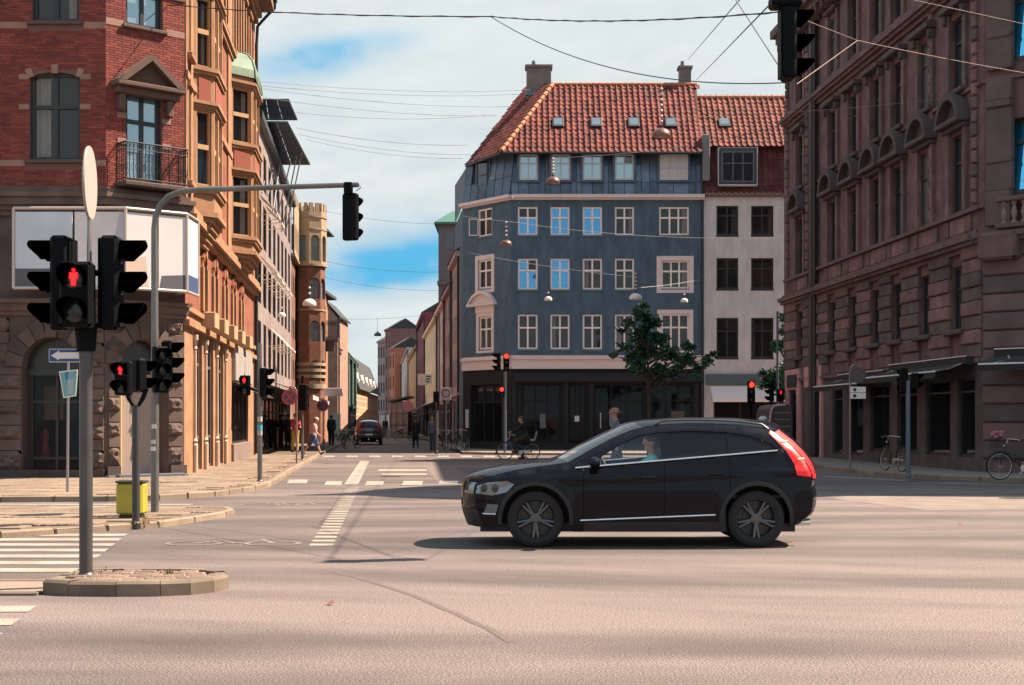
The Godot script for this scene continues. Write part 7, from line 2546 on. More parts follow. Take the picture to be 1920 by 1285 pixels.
	# hanging blank panel, street-name style, before the pink end wall
	at = P(624, 735.5, 84.0)
	b = B.new()
	b.cbox(-0.56, 0.56, -0.24, 0.24, -0.06, 0.06, 0.02)
	solo("hanging_sign", "blank pinkish panel slung over the side street before the pink end wall", "sign", b, mat("panel_pink", Color(0.48, 0.38, 0.37), 0.6), TB(at))
	at = G(836, 70.0, 0.1)
	s = thing("zone_sign", "square dark-and-white zone sign at the mouth of the side street by the blue house", "sign", TB(at))
	b = B.new(); b.cyl(V(0, -0.1, 0), V(0, 3.1, 0), 0.035, 0.035, 8); part(s, "pole", b, mat("pole_dark", Color(0.05, 0.047, 0.05), 0.5, 0.3))
	b = B.new(); b.cbox(-0.26, 0.26, 2.5, 3.1, 0.03, 0.06, 0.01); part(s, "plate", b, mat("zone_grey", Color(0.3, 0.25, 0.26), 0.6))
	b = B.new(); b.T = Transform3D(Basis(Vector3.RIGHT, PI / 2), V(0, 2.82, 0.06)); b.lathe([V2(0.2, 0.0), V2(0.2, 0.006), V2(0.15, 0.006)], 24); part(s, "ring", b, mat("zone_dark", Color(0.06, 0.04, 0.05), 0.6))
	at = G(818, 69.0, 0.1)
	s = thing("traffic_signal", "dark signal post among the bicycles at the mouth of the side street", "traffic light", TB(at), "traffic signals of the junction")
	post(s, 2.4, 0.06, 0.05, mat("pole_dark", Color(0.05, 0.047, 0.05), 0.5, 0.3))
	signal_head(s, facing(V(0, 2.0, 0), V(0, 0, -1)), 3, -1, 1.0)
# ---------------------------------------------------------------- wires and hanging lamps
func wire(label: String, a: Vector3, e: Vector3, sag: float, r: float, m: Material, twist := false) -> void:
	var pts := []
	var n := 24
	for i in n + 1:
		var t := float(i) / n
		pts.append(a.lerp(e, t) - Vector3.UP * sag * 4.0 * t * (1.0 - t))
	var o := thing("overhead_wire", label, "wire", TB(a), "wires slung across the junction")
	var b := B.new()
	var rel := []
	for p in pts: rel.append(p - a)
	b.tube(rel, r, -1, 5)
	if twist:
		var w := []
		for i in 161:
			var t := i / 160.0
			var p := a.lerp(e, t) - Vector3.UP * sag * 4.0 * t * (1.0 - t) - a
			w.append(p + V(0, cos(i * 0.35), sin(i * 0.35)) * r * 1.1)
		b.tube(w, r * 0.6, -1, 4)
	part(o, "strand", b, m)
func pendant(label: String, at: Vector3, rad: float, m: Material, beads: int, drop: float) -> void:
	var o := thing("street_lamp", label, "street lamp", TB(at), "lamps slung over the streets")
	var b := B.new()
	var prof := []
	for i in 9:
		var a := PI / 2 * i / 8
		prof.append(V2(rad * cos(a), rad * 0.82 * sin(a)))
	b.lathe([V2(rad * 0.97, -0.05)] + prof, 24)
	b.lathe([V2(rad * 0.9, 0.0), V2(rad * 0.97, -0.05)], 24)
	part(o, "shade", b, m)
	b = B.new()
	b.T = TB(V(0, 0.0, 0))
	b.lathe([V2(0.0, -0.02), V2(rad * 0.9, -0.02)], 20)
	part(o, "diffuser", b, mat("lamp_diffuser", Color(0.5, 0.46, 0.42), 0.4))
	b = B.new()
	b.cyl(V(0, rad * 0.75, 0), V(0, rad * 1.1, 0), 0.06, 0.05, 10)
	b.cyl(V(0, rad * 1.1, 0), V(0, drop, 0), 0.012, 0.012, 6)
	part(o, "stem", b, mat("lamp_iron", Color(0.05, 0.045, 0.045), 0.5, 0.4))
	for k in beads:
		b = B.new()
		b.ball(V(0, rad * 1.2 + (drop - rad * 1.2) * (k + 0.5) / beads, 0), V(0.055, 0.05, 0.055), 10, 6)
		part(o, "insulator", b, mat("insulator", Color(0.5, 0.42, 0.38), 0.35))
func wires_and_lamps() -> void:
	var dark := mat("wire_dark", Color(0.02, 0.02, 0.022), 0.5)
	var thin := mat("wire_grey", Color(0.09, 0.09, 0.1), 0.5)
	var pale := mat("wire_pale", Color(0.2, 0.125, 0.1), 0.6)
	# the twisted cable along the top and what hangs on it
	var l := P(240, 1, 41.0); var j := P(920, 31, 27.0); var rgt := P(1466, 22, 18.0)
	wire("thick twisted cable from the brick building to its joint in mid-air", l, j, 0.12, 0.012, dark, true)
	wire("thick twisted cable from the joint to the hanging signal", j, rgt, 0.1, 0.0095, dark, true)
	wire("slack wire dipping from the thick cable's joint to the foot of the hanging signal", j, P(1475, 155, 18.0), 0.38, 0.008, dark)
	wire("crossing thin wire above the right chimney of the blue house, rising to the hanging signal", P(1290, 112, 70), P(1390, -4, 24), 0.0, 0.011, thin)
	wire("second crossing wire above the right chimney, the steeper one", P(1306, 150, 70), P(1440, 12, 18.2), 0.0, 0.011, thin)
	wire("thin wire slanting down to the middle of the hanging signal", P(1376, -6, 24), P(1462, 126, 18.2), 0.0, 0.011, thin)
	wire("pale wire from the hanging signal's foot up to a tee before the sandstone wall", P(1494, 158, 18.0), P(1608, 76, 24.0), 0.0, 0.006, pale)
	wire("pale wire from the tee on along the sandstone wall to the picture edge", P(1608, 76, 24.0), P(1935, 139, 26.0), 0.02, 0.0055, pale)
	wire("thin wire from the hanging signal's top to the tee before the sandstone wall", P(1490, 30, 18.0), P(1608, 76, 24.0), 0.0, 0.0045, pale)
	wire("thin high wire across the top corner of the sandstone building", P(1690, -5, 24.0), P(1935, 48, 26.0), 0.0, 0.0045, pale)
	wire("nearly level lit wire that holds the big brown lamp, ending on the sandstone building", P(1240, 222, 44), P(1800, 182, 43.5), 0.1, 0.009, pale)
	var left := [[478, 152, 60, 1000, 168, 79, "uppermost of the faint wires across the open sky"], [478, 160, 60, 985, 176, 80, "second faint wire across the open sky"], [482, 165, 60, 960, 200, 80, "third faint wire, sloping down to the blue house roof"], [482, 181, 60, 930, 217, 79, "fourth faint wire, level with the solar canopy"], [555, 211, 64, 910, 216, 79, "faint wire from behind the solar canopy to the hip of the blue roof"], [555, 240, 64, 880, 272, 78, "faint wire just below the middle of the open sky"], [560, 252, 66, 880, 290, 78, "faint wire that ends at the blue house eaves"], [575, 262, 66, 866, 297, 78, "lowest of the faint wires above the blue house eaves"], [610, 396, 100, 850, 420, 95, "faint wire across the blue gap in the sky, upper"], [610, 490, 100, 830, 510, 95, "faint wire across the blue gap in the sky, lower"], [606, 520, 100, 825, 545, 100, "faint wire low over the side street"], [600, 596, 110, 815, 588, 110, "faint wire that holds the small dark lamp over the side street"]]
	for q in left: wire(q[6], P(q[0], q[1], q[2]), P(q[3], q[4], q[5]), 0.25, 0.010, thin)
	wire("thin wire sagging across the blue front between its top two window rows", P(880, 474, 73), P(1192, 520, 62), 0.1, 0.012, mat("wire_light", Color(0.3, 0.33, 0.33), 0.5))
	wire("thin wire from the white lamp to the big window of the blue house", P(1194, 540, 62), P(1310, 525, 74), 0.05, 0.012, mat("wire_light", Color(0.3, 0.33, 0.33), 0.5))
	wire("thin wire from the left of the blue house to the copper lamp before it", P(868, 405, 73), P(949, 415, 65), 0.02, 0.01, mat("wire_light", Color(0.3, 0.33, 0.33), 0.5))
	wire("thin wire that runs from the copper lamp to the sandstone building", P(949, 415, 65), P(1470, 445, 66), 0.3, 0.01, mat("wire_light", Color(0.3, 0.33, 0.33), 0.5))
	wire("thin wire that carries the lamp before the dormers", P(1037, 296, 56), P(1480, 232, 60), 0.3, 0.01, thin)
	var copper := mat("lamp_brown", Color(0.20, 0.095, 0.075), 0.4, 0.5)
	var white := mat("lamp_white", Color(0.66, 0.62, 0.58), 0.4)
	var black := mat("lamp_black", Color(0.04, 0.035, 0.035), 0.5)
	pendant("big brown dome lamp before the tiled roof with a string of insulators above", P(1240, 255, 43.5), 0.29, copper, 7, 1.5)
	pendant("brown dome lamp before the mansard dormers of the blue house", P(1037, 342, 56.0), 0.27, copper, 5, 0.98)
	pendant("copper dome lamp before the upper windows of the blue house", P(949, 459, 65.0), 0.27, copper, 4, 1.1)
	pendant("white dome lamp above the leafy tree before the blue house", P(1192, 560, 62.0), 0.28, white, 5, 1.15)
	pendant("small white lamp between the two lower window rows of the blue house", P(1028, 562, 72.0), 0.2, white, 1, 0.45)
	pendant("small white lamp below the big surrounded window of the blue house", P(1283, 565, 72.0), 0.19, white, 1, 0.45)
	pendant("white dome lamp before the brick tower", P(580, 571, 56.0), 0.27, white, 2, 0.75)
	pendant("small white lamp before the grey house's awnings", P(528, 592, 70.0), 0.2, white, 1, 0.5)
	pendant("small black lamp on a long stem far over the side street", P(708, 629, 110.0), 0.28, black, 0, 1.35)
# ---------------------------------------------------------------- the car
var CC := [V2(-0.88, 0.25), V2(-0.945, 0.44), V2(-0.955, 0.62), V2(-0.945, 0.77), V2(-0.89, 0.865), V2(-0.72, 0.945), V2(-0.4, 1.025), V2(0.0, 1.085), V2(0.28, 1.125), V2(0.62, 1.3), V2(0.98, 1.475), V2(1.27, 1.59), V2(1.7, 1.632), V2(2.2, 1.645), V2(2.7, 1.63), V2(3.14, 1.575), V2(3.22, 1.505), V2(3.44, 1.32), V2(3.6, 1.11), V2(3.66, 0.93), V2(3.65, 0.76), V2(3.67, 0.62), V2(3.63, 0.45), V2(3.45, 0.28)]
var CE := [V2(-0.62, 0.25), V2(-0.72, 0.44), V2(-0.765, 0.62), V2(-0.765, 0.76), V2(-0.7, 0.835), V2(-0.55, 0.9), V2(-0.3, 0.965), V2(0.05, 1.025), V2(0.4, 1.07), V2(0.74, 1.255), V2(1.08, 1.42), V2(1.37, 1.515), V2(1.75, 1.558), V2(2.2, 1.563), V2(2.65, 1.54), V2(3.0, 1.485), V2(3.06, 1.44), V2(3.26, 1.275), V2(3.425, 1.085), V2(3.5, 0.915), V2(3.49, 0.75), V2(3.51, 0.62), V2(3.48, 0.45), V2(3.28, 0.28)]
func belt(x: float) -> float: return 1.0 + 0.085 * (x - 0.46)
func car_w(x: float, y: float) -> float:
	var p := 0.93
	if x < 0.1: p *= 1.0 - 0.17 * pow((0.1 - x) / 0.87, 2.2)
	elif x > 2.5: p *= 1.0 - 0.12 * pow((x - 2.5) / 0.95, 2.0)
	var yb := belt(x)
	var yy := minf(y, yb)
	var f := 1.0 - 0.05 * pow((0.66 - yy) / 0.45, 2.0) if yy < 0.66 else 1.0 - 0.055 * pow((yy - 0.66) / 0.42, 2.0)
	# shoulder: a crease below the windows, a scoop in the doors
	f += 0.016 * exp(-pow((yy - (0.86 + 0.03 * x)) / 0.05, 2.0)) - 0.014 * exp(-pow((yy - 0.5) / 0.1, 2.0)) * smoothstep(0.4, 0.8, x) * (1.0 - smoothstep(2.1, 2.5, x))
	# flares over the wheels
	for cx in [0.0, 2.78]:
		var d := V2(x - cx, y - 0.36).length()
		f += 0.022 * exp(-pow((d - 0.45) / 0.07, 2.0)) * (1.0 if y < yb else 0.0)
	var z := p * f
	if y > yb: z -= 0.015 + (y - yb) * 0.40 + 0.3 * (y - yb) * (y - yb)
	# rounding towards the upper edge
	var ye := 2.0
	for i in range(3, 19):
		if x >= CE[i].x and x <= CE[i + 1].x:
			ye = lerpf(CE[i].y, CE[i + 1].y, (x - CE[i].x) / maxf(CE[i + 1].x - CE[i].x, 1e-4))
			break
	var q := clampf((y - (ye - 0.1)) / 0.1, 0.0, 1.0)
	return z - 0.05 * q * q
func spline(a: Array, t: float) -> Vector2:
	var i := clampi(int(floor(t)), 0, a.size() - 2)
	var f := t - i
	return (a[i] as Vector2).cubic_interpolate(a[i + 1], a[maxi(i - 1, 0)], a[mini(i + 2, a.size() - 1)], f)
func car_top(t: float, s: float, off := 0.0) -> Vector3:
	var c := spline(CC, t); var e := spline(CE, t)
	var k := pow(absf(s), 2.4)
	var p := c.lerp(e, k)
	var w := car_w(e.x, e.y)
	var q := V(p.x, p.y, s * w)
	if off != 0.0: q += (q - V(1.3, 0.7, q.z * 0.6)).normalized() * off
	return q
func car_strip(b: B, t0: float, t1: float, s0: float, s1: float, off := 0.0) -> void:
	var nt := maxi(2, int((t1 - t0) * 5))
	var ns := maxi(3, int((s1 - s0) * 14))
	var e := 0.02
	for i in nt:
		for k in ns:
			var q := []
			var nn := []
			for d in [[0, 0], [1, 0], [1, 1], [0, 1]]:
				var t := lerpf(t0, t1, float(i + d[0]) / nt)
				var s := lerpf(s0, s1, float(k + d[1]) / ns)
				q.append(car_top(t, s, off))
				var dt := car_top(minf(t + e, t1), s) - car_top(maxf(t - e, t0), s)
				var dsv := car_top(t, minf(s + e, 1.0)) - car_top(t, maxf(s - e, -1.0))
				var m := dt.cross(dsv).normalized()
				if m.dot(q[-1] - V(1.3, 0.7, q[-1].z * 0.5)) < 0.0: m = -m
				nn.append(m)
			b.quads(q[0], q[3], q[2], q[1], nn[0], nn[3], nn[2], nn[1])
func car_panel(b: B, poly: PackedVector2Array, side: float, off := 0.0, cell := 0.055) -> void:
	var pts := PackedVector2Array()
	var n := poly.size()
	for i in n:
		var a := poly[i]; var e := poly[(i + 1) % n]
		var k := maxi(1, ceili(a.distance_to(e) / cell))
		for j in k: pts.append(a.lerp(e, float(j) / k))
	var edge := pts.duplicate()
	var lo := poly[0]; var hi := poly[0]
	for p in poly:
		lo = lo.min(p); hi = hi.max(p)
	var y := lo.y + cell * 0.6
	var row := 0
	while y < hi.y:
		var x := lo.x + cell * (0.3 if row % 2 else 0.8)
		while x < hi.x:
			var p := V2(x, y)
			if Geometry2D.is_point_in_polygon(p, poly):
				var ok := true
				for q in edge:
					if q.distance_squared_to(p) < cell * cell * 0.3:
						ok = false
						break
				if ok: pts.append(p)
			x += cell
		y += cell * 0.87
		row += 1
	var ix := Geometry2D.triangulate_delaunay(pts)
	var pos := []
	var nor := []
	for p in pts:
		var z := car_w(p.x, p.y) + off
		pos.append(V(p.x, p.y, z * side))
		var h := 0.01
		var gx := (car_w(p.x + h, p.y) - car_w(p.x - h, p.y)) / (2 * h)
		var gy := (car_w(p.x, p.y + h) - car_w(p.x, p.y - h)) / (2 * h)
		nor.append(V(-gx, -gy, side).normalized() if side > 0 else V(-gx, -gy, -1).normalized())
	for i in range(0, ix.size(), 3):
		var a := ix[i]; var e := ix[i + 1]; var d := ix[i + 2]
		var c: Vector2 = (pts[a] + pts[e] + pts[d]) / 3.0
		if not Geometry2D.is_point_in_polygon(c, poly): continue
		var turn: float = (pts[e] - pts[a]).cross(pts[d] - pts[a])
		if absf(turn) < 1e-7: continue
		if (turn > 0.0) != (side > 0.0):
			var t := e; e = d; d = t
		b.tris(pos[a], pos[e], pos[d], nor[a], nor[e], nor[d])
func arch_arc(cx: float, r: float, a0: float, a1: float, n := 18) -> PackedVector2Array:
	var out := PackedVector2Array()
	for i in n + 1:
		var a := deg_to_rad(lerpf(a0, a1, float(i) / n))
		out.append(V2(cx + r * cos(a), 0.36 + r * sin(a)))
	return out
func rect_poly(x0: float, x1: float, y0: float, y1: float) -> PackedVector2Array:
	return PackedVector2Array([V2(x0, y0), V2(x1, y0), V2(x1, y1), V2(x0, y1)])
func car_model(called: String, label: String, t: Transform3D, paint: Material, driver: bool) -> Node3D:
	var root := thing(called, label, "car", t)
	var plastic := mat("car_plastic", Color(0.012, 0.012, 0.013), 0.6)
	var chrome := mat("car_chrome", Color(0.75, 0.77, 0.78), 0.12, 1.0)
	var tint := glass("car_clear", Color(0.02, 0.03, 0.035), 0.1)
	var privacy := mat("car_privacy", Color(0.008, 0.009, 0.011), 0.05)
	privacy.metallic_specular = 0.35
	var shield := mat("car_shield", Color(0.012, 0.016, 0.02), 0.03)
	shield.metallic_specular = 0.8
	var grey := mat("car_interior", Color(0.03, 0.03, 0.032), 0.8)
	# top surfaces
	var strips := [["front_bumper", 0.0, 4.0, paint], ["bonnet", 4.02, 7.98, paint], ["roof", 11.0, 15.0, paint], ["tailgate", 18.02, 20.6, paint], ["rear_bumper", 20.62, 23.0, paint], ["rear_spoiler", 15.0, 16.0, paint]]
	for q in strips:
		var b := B.new()
		car_strip(b, q[1], q[2], -1, 1)
		part(root, q[0], b, q[3])
	for q in [["windscreen", 8.0, 11.0, tint if driver else shield], ["rear_window", 16.0, 18.0, privacy]]:
		var b := B.new()
		car_strip(b, q[1], q[2], -1, 1)
		part(root, q[0], b, q[3])
	# the lower side, cut into its panels
	var side := PackedVector2Array()
	for i in 8: side.append(CE[i])
	side.append(CE[8]); side.append(V2(0.5, belt(0.5)))
	for k in 9: side.append(V2(0.5 + 2.56 * (k + 1) / 9.0, belt(0.5 + 2.56 * (k + 1) / 9.0)))
	side.append(V2(3.315, 1.22))
	for i in range(18, 24): side.append(CE[i])
	side.append_array(arch_arc(2.78, 0.43, -10, 190))
	side.append(V2(2.3, 0.2)); side.append(V2(0.48, 0.2))
	side.append_array(arch_arc(0.0, 0.43, -10, 190))
	var top := PackedVector2Array([V2(0.66, 1.03), V2(0.82, 1.135), V2(1.08, 1.295), V2(1.3, 1.4), V2(1.6, 1.455), V2(2.0, 1.47), V2(2.4, 1.455), V2(2.75, 1.4), V2(2.98, 1.31), V2(3.07, 1.235)])
	var dlo := top.duplicate()
	for k in 7: dlo.append(V2(lerpf(3.05, 0.68, k / 6.0), belt(lerpf(3.05, 0.68, k / 6.0)) + 0.006))
	var band := PackedVector2Array([V2(0.5, belt(0.5)), CE[8]])
	for i in range(9, 18): band.append(CE[i])
	band.append(V2(3.315, 1.22)); band.append(V2(3.06, belt(3.06)))
	for i in range(top.size() - 1, -1, -1): band.append(top[i])
	for s in [1.0, -1.0]:
		for q in [["front_wing", rect_poly(-1.2, 0.6, 0.1, 1.3), paint], ["front_door", rect_poly(0.606, 1.62, 0.33, 1.4), paint], ["rear_door", rect_poly(1.626, 2.44, 0.33, 1.4), paint], ["rear_wing", rect_poly(2.446, 4.0, 0.1, 1.4), paint], ["sill", rect_poly(0.606, 2.44, 0.1, 0.325), plastic]]:
			for pg in Geometry2D.intersect_polygons(side, q[1]):
				if pg.size() < 3: continue
				var b := B.new()
				car_panel(b, pg, s)
				part(root, q[0], b, q[2])
		var bb := B.new()
		car_panel(bb, band, s)
		part(root, "roof_pillar", bb, paint)
		for q in [["side_window", -1.0, 1.585, tint], ["side_window", 1.665, 2.43, privacy], ["quarter_window", 2.5, 4.0, privacy], ["door_pillar", 1.585, 1.665, privacy], ["door_pillar", 2.43, 2.5, privacy]]:
			for pg in Geometry2D.intersect_polygons(dlo, rect_poly(q[1], q[2], 0.9, 1.6)):
				var b := B.new()
				car_panel(b, pg, s, -0.012 if q[0] != "door_pillar" else -0.006)
				part(root, q[0], b, q[3])

		var cb := B.new()
		var ln := []
		for k in 20:
			var x := lerpf(0.5, 3.06, k / 19.0)
			ln.append(V(x, belt(x) + 0.002, s * (car_w(x, belt(x)) + 0.003)))
		cb.tube(ln, 0.0125, -1, 6)
		part(root, "window_trim", cb, chrome)
		cb = B.new(); ln = []
		for k in 16:
			var x := lerpf(0.56, 2.26, k / 15.0)
			ln.append(V(x, 0.345 + 0.041 * (x - 0.56), s * (car_w(x, 0.36) + 0.006)))
		cb.tube(ln, 0.015, -1, 6)
		part(root, "door_trim", cb, chrome)
		cb = B.new(); ln = []
		for k in 14:
			var e := spline(CE, lerpf(11.4, 14.9, k / 13.0))
			ln.append(V(e.x, e.y + (0.045 if k > 0 and k < 13 else 0.0), s * (car_w(e.x, e.y) - 0.02)))
		cb.tube(ln, 0.016, -1, 6)
		part(root, "roof_rail", cb, mat("rail_grey", Color(0.1, 0.1, 0.105), 0.35, 0.6))
		for x in [1.42, 2.27]:
			cb = B.new()
			var y: float = 0.885 + 0.05 * (x - 1.4)
			cb.cbox(x - 0.1, x + 0.1, y - 0.016, y + 0.016, s * car_w(x, y) - 0.02, s * car_w(x, y) + 0.022, 0.01)
			part(root, "door_handle", cb, paint)
		cb = B.new()
		cb.ball(V(0.74, 1.075, s * 1.0), V(0.075, 0.075, 0.12), 14, 10)
		cb.cbox(0.70, 0.78, 1.0, 1.03, s * 0.92 - 0.06, s * 0.92 + 0.06, 0.01)
		part(root, "wing_mirror", cb, paint)

		var hl := PackedVector2Array([V2(-0.755, 0.68), V2(-0.55, 0.655), V2(-0.36, 0.7), V2(-0.27, 0.8), V2(-0.36, 0.84), V2(-0.6, 0.82), V2(-0.74, 0.775)])
		cb = B.new()
		car_panel(cb, hl, s, 0.006, 0.04)
		car_strip(cb, 2.35, 3.6, (0.62 if s > 0 else -1.0), (1.0 if s > 0 else -0.62), 0.006)
		var lens := part(root, "headlight", cb, mat("headlight_lens", Color(0.2, 0.225, 0.25), 0.1, 0.75))
		for x in [-0.5, -0.64]:
			var pj := B.new()
			var zc: float = s * (car_w(x, 0.75) + 0.004)
			pj.ball(V(x, 0.748, zc), V(0.055, 0.055, 0.016), 14, 8)
			part(lens, "projector", pj, mat("projector_dark", Color(0.05, 0.06, 0.075), 0.08, 0.4))
		cb = B.new()
		car_panel(cb, PackedVector2Array([V2(-0.66, 0.42), V2(-0.5, 0.42), V2(-0.47, 0.54), V2(-0.61, 0.55)]), s, 0.005, 0.05)
		var fg := part(root, "fog_lamp", cb, mat("fog_grey", Color(0.12, 0.15, 0.17), 0.2, 0.3))
		cb = B.new()
		cb.tube([V(-0.665, 0.425, s * (car_w(-0.665, 0.42) + 0.012)), V(-0.58, 0.42, s * (car_w(-0.58, 0.42) + 0.012)), V(-0.5, 0.42, s * (car_w(-0.5, 0.42) + 0.012))], 0.012, -1, 6)
		part(fg, "daytime_strip", cb, chrome)
		var red := mat("tail_red", Color(0.55, 0.012, 0.018), 0.4)
		red.emission_enabled = true; red.emission = Color(1.0, 0.05, 0.06); red.emission_energy_multiplier = 0.13
		cb = B.new()
		car_panel(cb, PackedVector2Array([V2(2.97, 1.44), V2(3.0, 1.478), V2(3.06, 1.438), V2(3.26, 1.272), V2(3.422, 1.085), V2(3.494, 0.935), V2(3.49, 0.885), V2(3.3, 0.91), V2(3.27, 1.05), V2(3.17, 1.22)]), s, 0.008, 0.04)
		car_strip(cb, 15.9, 19.3, (0.76 if s > 0 else -1.0), (1.0 if s > 0 else -0.76), 0.008)
		if not driver: red = mat("tail_unlit", Color(0.22, 0.01, 0.015), 0.4)
		var tl := part(root, "tail_light", cb, red)
		for q in ([[3.18, 1.34, 3.26], [3.38, 1.12, 3.4]] if driver else []):
			cb = B.new()
			cb.tube([V(q[0] - 0.06, q[1] - 0.005, s * (car_w(q[0] - 0.06, q[1]) + 0.014)), V(q[0] + 0.03, q[1], s * (car_w(q[0] + 0.03, q[1]) + 0.014))], 0.013, -1, 6)
			part(tl, "lit_bar", cb, glow("tail_bar", Color(1.0, 0.33, 0.22), 2.2))

		for cx in [0.0, 2.78]:
			cb = B.new()
			var pg := arch_arc(cx, 0.475, -8, 188, 22)
			var inner := arch_arc(cx, 0.425, 190, -10, 22)
			pg.append_array(inner)
			car_panel(cb, pg, s, 0.012, 0.05)
			part(root, "wheel_arch", cb, plastic)
	# grille, plates, lower trim
	var gb := B.new()
	car_strip(gb, 2.0, 3.5, -0.5, 0.5, 0.006)
	var go := part(root, "grille", gb, mat("grille_black", Color(0.008, 0.008, 0.009), 0.3))
	for k in 9:
		var sb := B.new()
		car_strip(sb, 2.1, 3.4, -0.46 + k * 0.115 - 0.008, -0.46 + k * 0.115 + 0.008, 0.014)
		part(go, "bar", sb, chrome)
	var lb := B.new()
	car_strip(lb, 0.0, 1.2, -1, 1, 0.006)
	car_strip(lb, 22.0, 23.0, -1, 1, 0.006)
	part(root, "lower_trim", lb, plastic)
	for q in [[1.55, -0.26], [20.5, 0.26]]:
		var nb := B.new()
		car_strip(nb, q[0] - 0.28, q[0] + 0.28, -0.29, 0.29, 0.012)
		part(root, "number_plate", nb, mat("plate_white", Color(0.62, 0.6, 0.57), 0.5))
	var ub := B.new()
	ub.box(-0.7, 3.3, 0.19, 0.3, -0.72, 0.72)
	ub.box(0.5, 2.4, 0.2, 0.62, -0.86, 0.86)
	part(root, "underbody", ub, plastic)
	var tb := B.new()
	tb.cyl(V(3.4, 0.36, 0.0), V(3.66, 0.38, 0.0), 0.03, 0.03, 8)
	tb.cyl(V(3.66, 0.37, 0.0), V(3.66, 0.44, 0.0), 0.02, 0.02, 8)
	tb.ball(V(3.66, 0.46, 0.0), Vector3.ONE * 0.028, 10, 8)
	tb.cyl(V(3.3, 0.3, 0.55), V(3.52, 0.3, 0.55), 0.045, 0.045, 12)
	tb.cyl(V(3.3, 0.3, -0.55), V(3.52, 0.3, -0.55), 0.045, 0.045, 12)
	part(root, "tow_bar", tb, chrome)
	# wheels
	for cx in [0.0, 2.78]:
		for s in [1.0, -1.0]:
			var wt := Transform3D(Basis(Vector3.RIGHT, PI / 2 * s), V(cx, 0.36, s * 0.78))
			var wb := B.new()
			wb.lathe([V2(0.24, -0.1), V2(0.3, -0.118), V2(0.345, -0.1), V2(0.36, -0.06), V2(0.36, 0.06), V2(0.345, 0.1), V2(0.3, 0.118), V2(0.255, 0.108), V2(0.25, 0.09)], 40)
			var wo := part(root, "wheel", wb, mat("tyre_rubber", Color(0.014, 0.014, 0.015), 0.85), wt)
			var rb := B.new()
			rb.lathe([V2(0.235, -0.08), V2(0.25, -0.05), V2(0.25, 0.09), V2(0.262, 0.1), V2(0.25, 0.105), V2(0.235, 0.085), V2(0.225, 0.02)], 36)
			for k in 5:
				for d in [-0.13, 0.13]:
					var a := TAU * k / 5 + 0.3
					var c0 := V(cos(a + d * 0.5), 0, sin(a + d * 0.5)) * 0.05 + Vector3.UP * 0.07
					var c1 := V(cos(a + d), 0, sin(a + d)) * 0.238 + Vector3.UP * 0.085
					rb.cyl(c0, c1, 0.026, 0.021, 8)
			rb.lathe([V2(0.07, 0.02), V2(0.07, 0.085), V2(0.045, 0.098), V2(0.0, 0.1)], 18)
			part(wo, "rim", rb, mat("rim_silver", Color(0.11, 0.11, 0.115), 0.35, 0.85))
			var db := B.new()
			db.lathe([V2(0.235, -0.02), V2(0.16, -0.02), V2(0.16, 0.0), V2(0.0, 0.0)], 24)
			part(wo, "brake_disc", db, mat("disc_dark", Color(0.05, 0.05, 0.052), 0.4, 0.6))
	for cx in [0.0, 2.78]:
		for s in [1.0, -1.0]:
			var lin := B.new()
			var arc := arch_arc(cx, 0.44, -12, 192, 16)
			for i in arc.size() - 1:
				lin.quad(V(arc[i].x, arc[i].y, s * 0.88), V(arc[i + 1].x, arc[i + 1].y, s * 0.88), V(arc[i + 1].x, arc[i + 1].y, s * 0.5), V(arc[i].x, arc[i].y, s * 0.5))
			lin.quad(V(cx - 0.45, 0.25, s * 0.5), V(cx + 0.45, 0.25, s * 0.5), V(cx + 0.45, 0.82, s * 0.5), V(cx - 0.45, 0.82, s * 0.5))
			part(root, "wheel_liner", lin, plastic)
	# inside: floor, dash, seats, wheel
	var ib := B.new()
	ib.box(0.3, 3.2, 0.62, 0.66, -0.8, 0.8)
	ib.cbox(0.35, 0.78, 0.64, 1.0, -0.78, 0.78, 0.05)
	for z in [0.4, -0.4]:
		ib.cbox(1.15, 1.62, 0.6, 0.78, z - 0.25, z + 0.25, 0.06)
		ib.T = Transform3D(Basis(Vector3.BACK, -0.3), V(1.58, 0.72, z))
		ib.cbox(-0.07, 0.07, 0.0, 0.6, -0.24, 0.24, 0.05)
		ib.cbox(-0.05, 0.05, 0.62, 0.8, -0.13, 0.13, 0.04)
		ib.T = Transform3D()
	ib.cbox(2.2, 2.4, 0.6, 1.25, -0.65, 0.65, 0.06)
	part(root, "seats", ib, grey)
	var sw := B.new()
	sw.T = Transform3D(Basis(Vector3.BACK, -1.15), V(0.92, 0.98, 0.4))
	var ring := []
	for k in 25: ring.append(V(0, 0, 0) + V(cos(TAU * k / 24), 0, sin(TAU * k / 24)) * 0.18)
	sw.tube(ring, 0.016, -1, 6, false)
	sw.cyl(V(-0.18, 0, 0), V(0.18, 0, 0), 0.015, 0.015, 6)
	part(root, "steering_wheel", sw, plastic)
	return root
func the_car() -> void:
	var paint := mat("car_paint", Color(0.004, 0.005, 0.009), 0.5, 0.0)
	paint.clearcoat_enabled = true; paint.clearcoat = 0.42; paint.clearcoat_roughness = 0.03
	paint.metallic_specular = 0.1
	# front axle 1005 px, rear 1422 px: about 18 m away
	var at := V((1004.0 - 960.0) / F * 18.15, 0, -18.15 - 0.85)
	car_model("passing_car", "glossy black off-roader crossing the junction, red tail lights lit", TB(at), paint, true)
	var p2 := mat("parked_paint", Color(0.03, 0.034, 0.045), 0.3)
	p2.clearcoat_enabled = true; p2.clearcoat = 1.0; p2.clearcoat_roughness = 0.05
	car_model("parked_car", "dark blue-grey car parked at the kerb up the side street, seen from behind", Transform3D(Basis(Vector3.BACK, Vector3.UP, Vector3.LEFT) * Basis(Vector3.UP, 0.1), G(681, 94.0) + V(0, 0, -3.6)), p2, false)
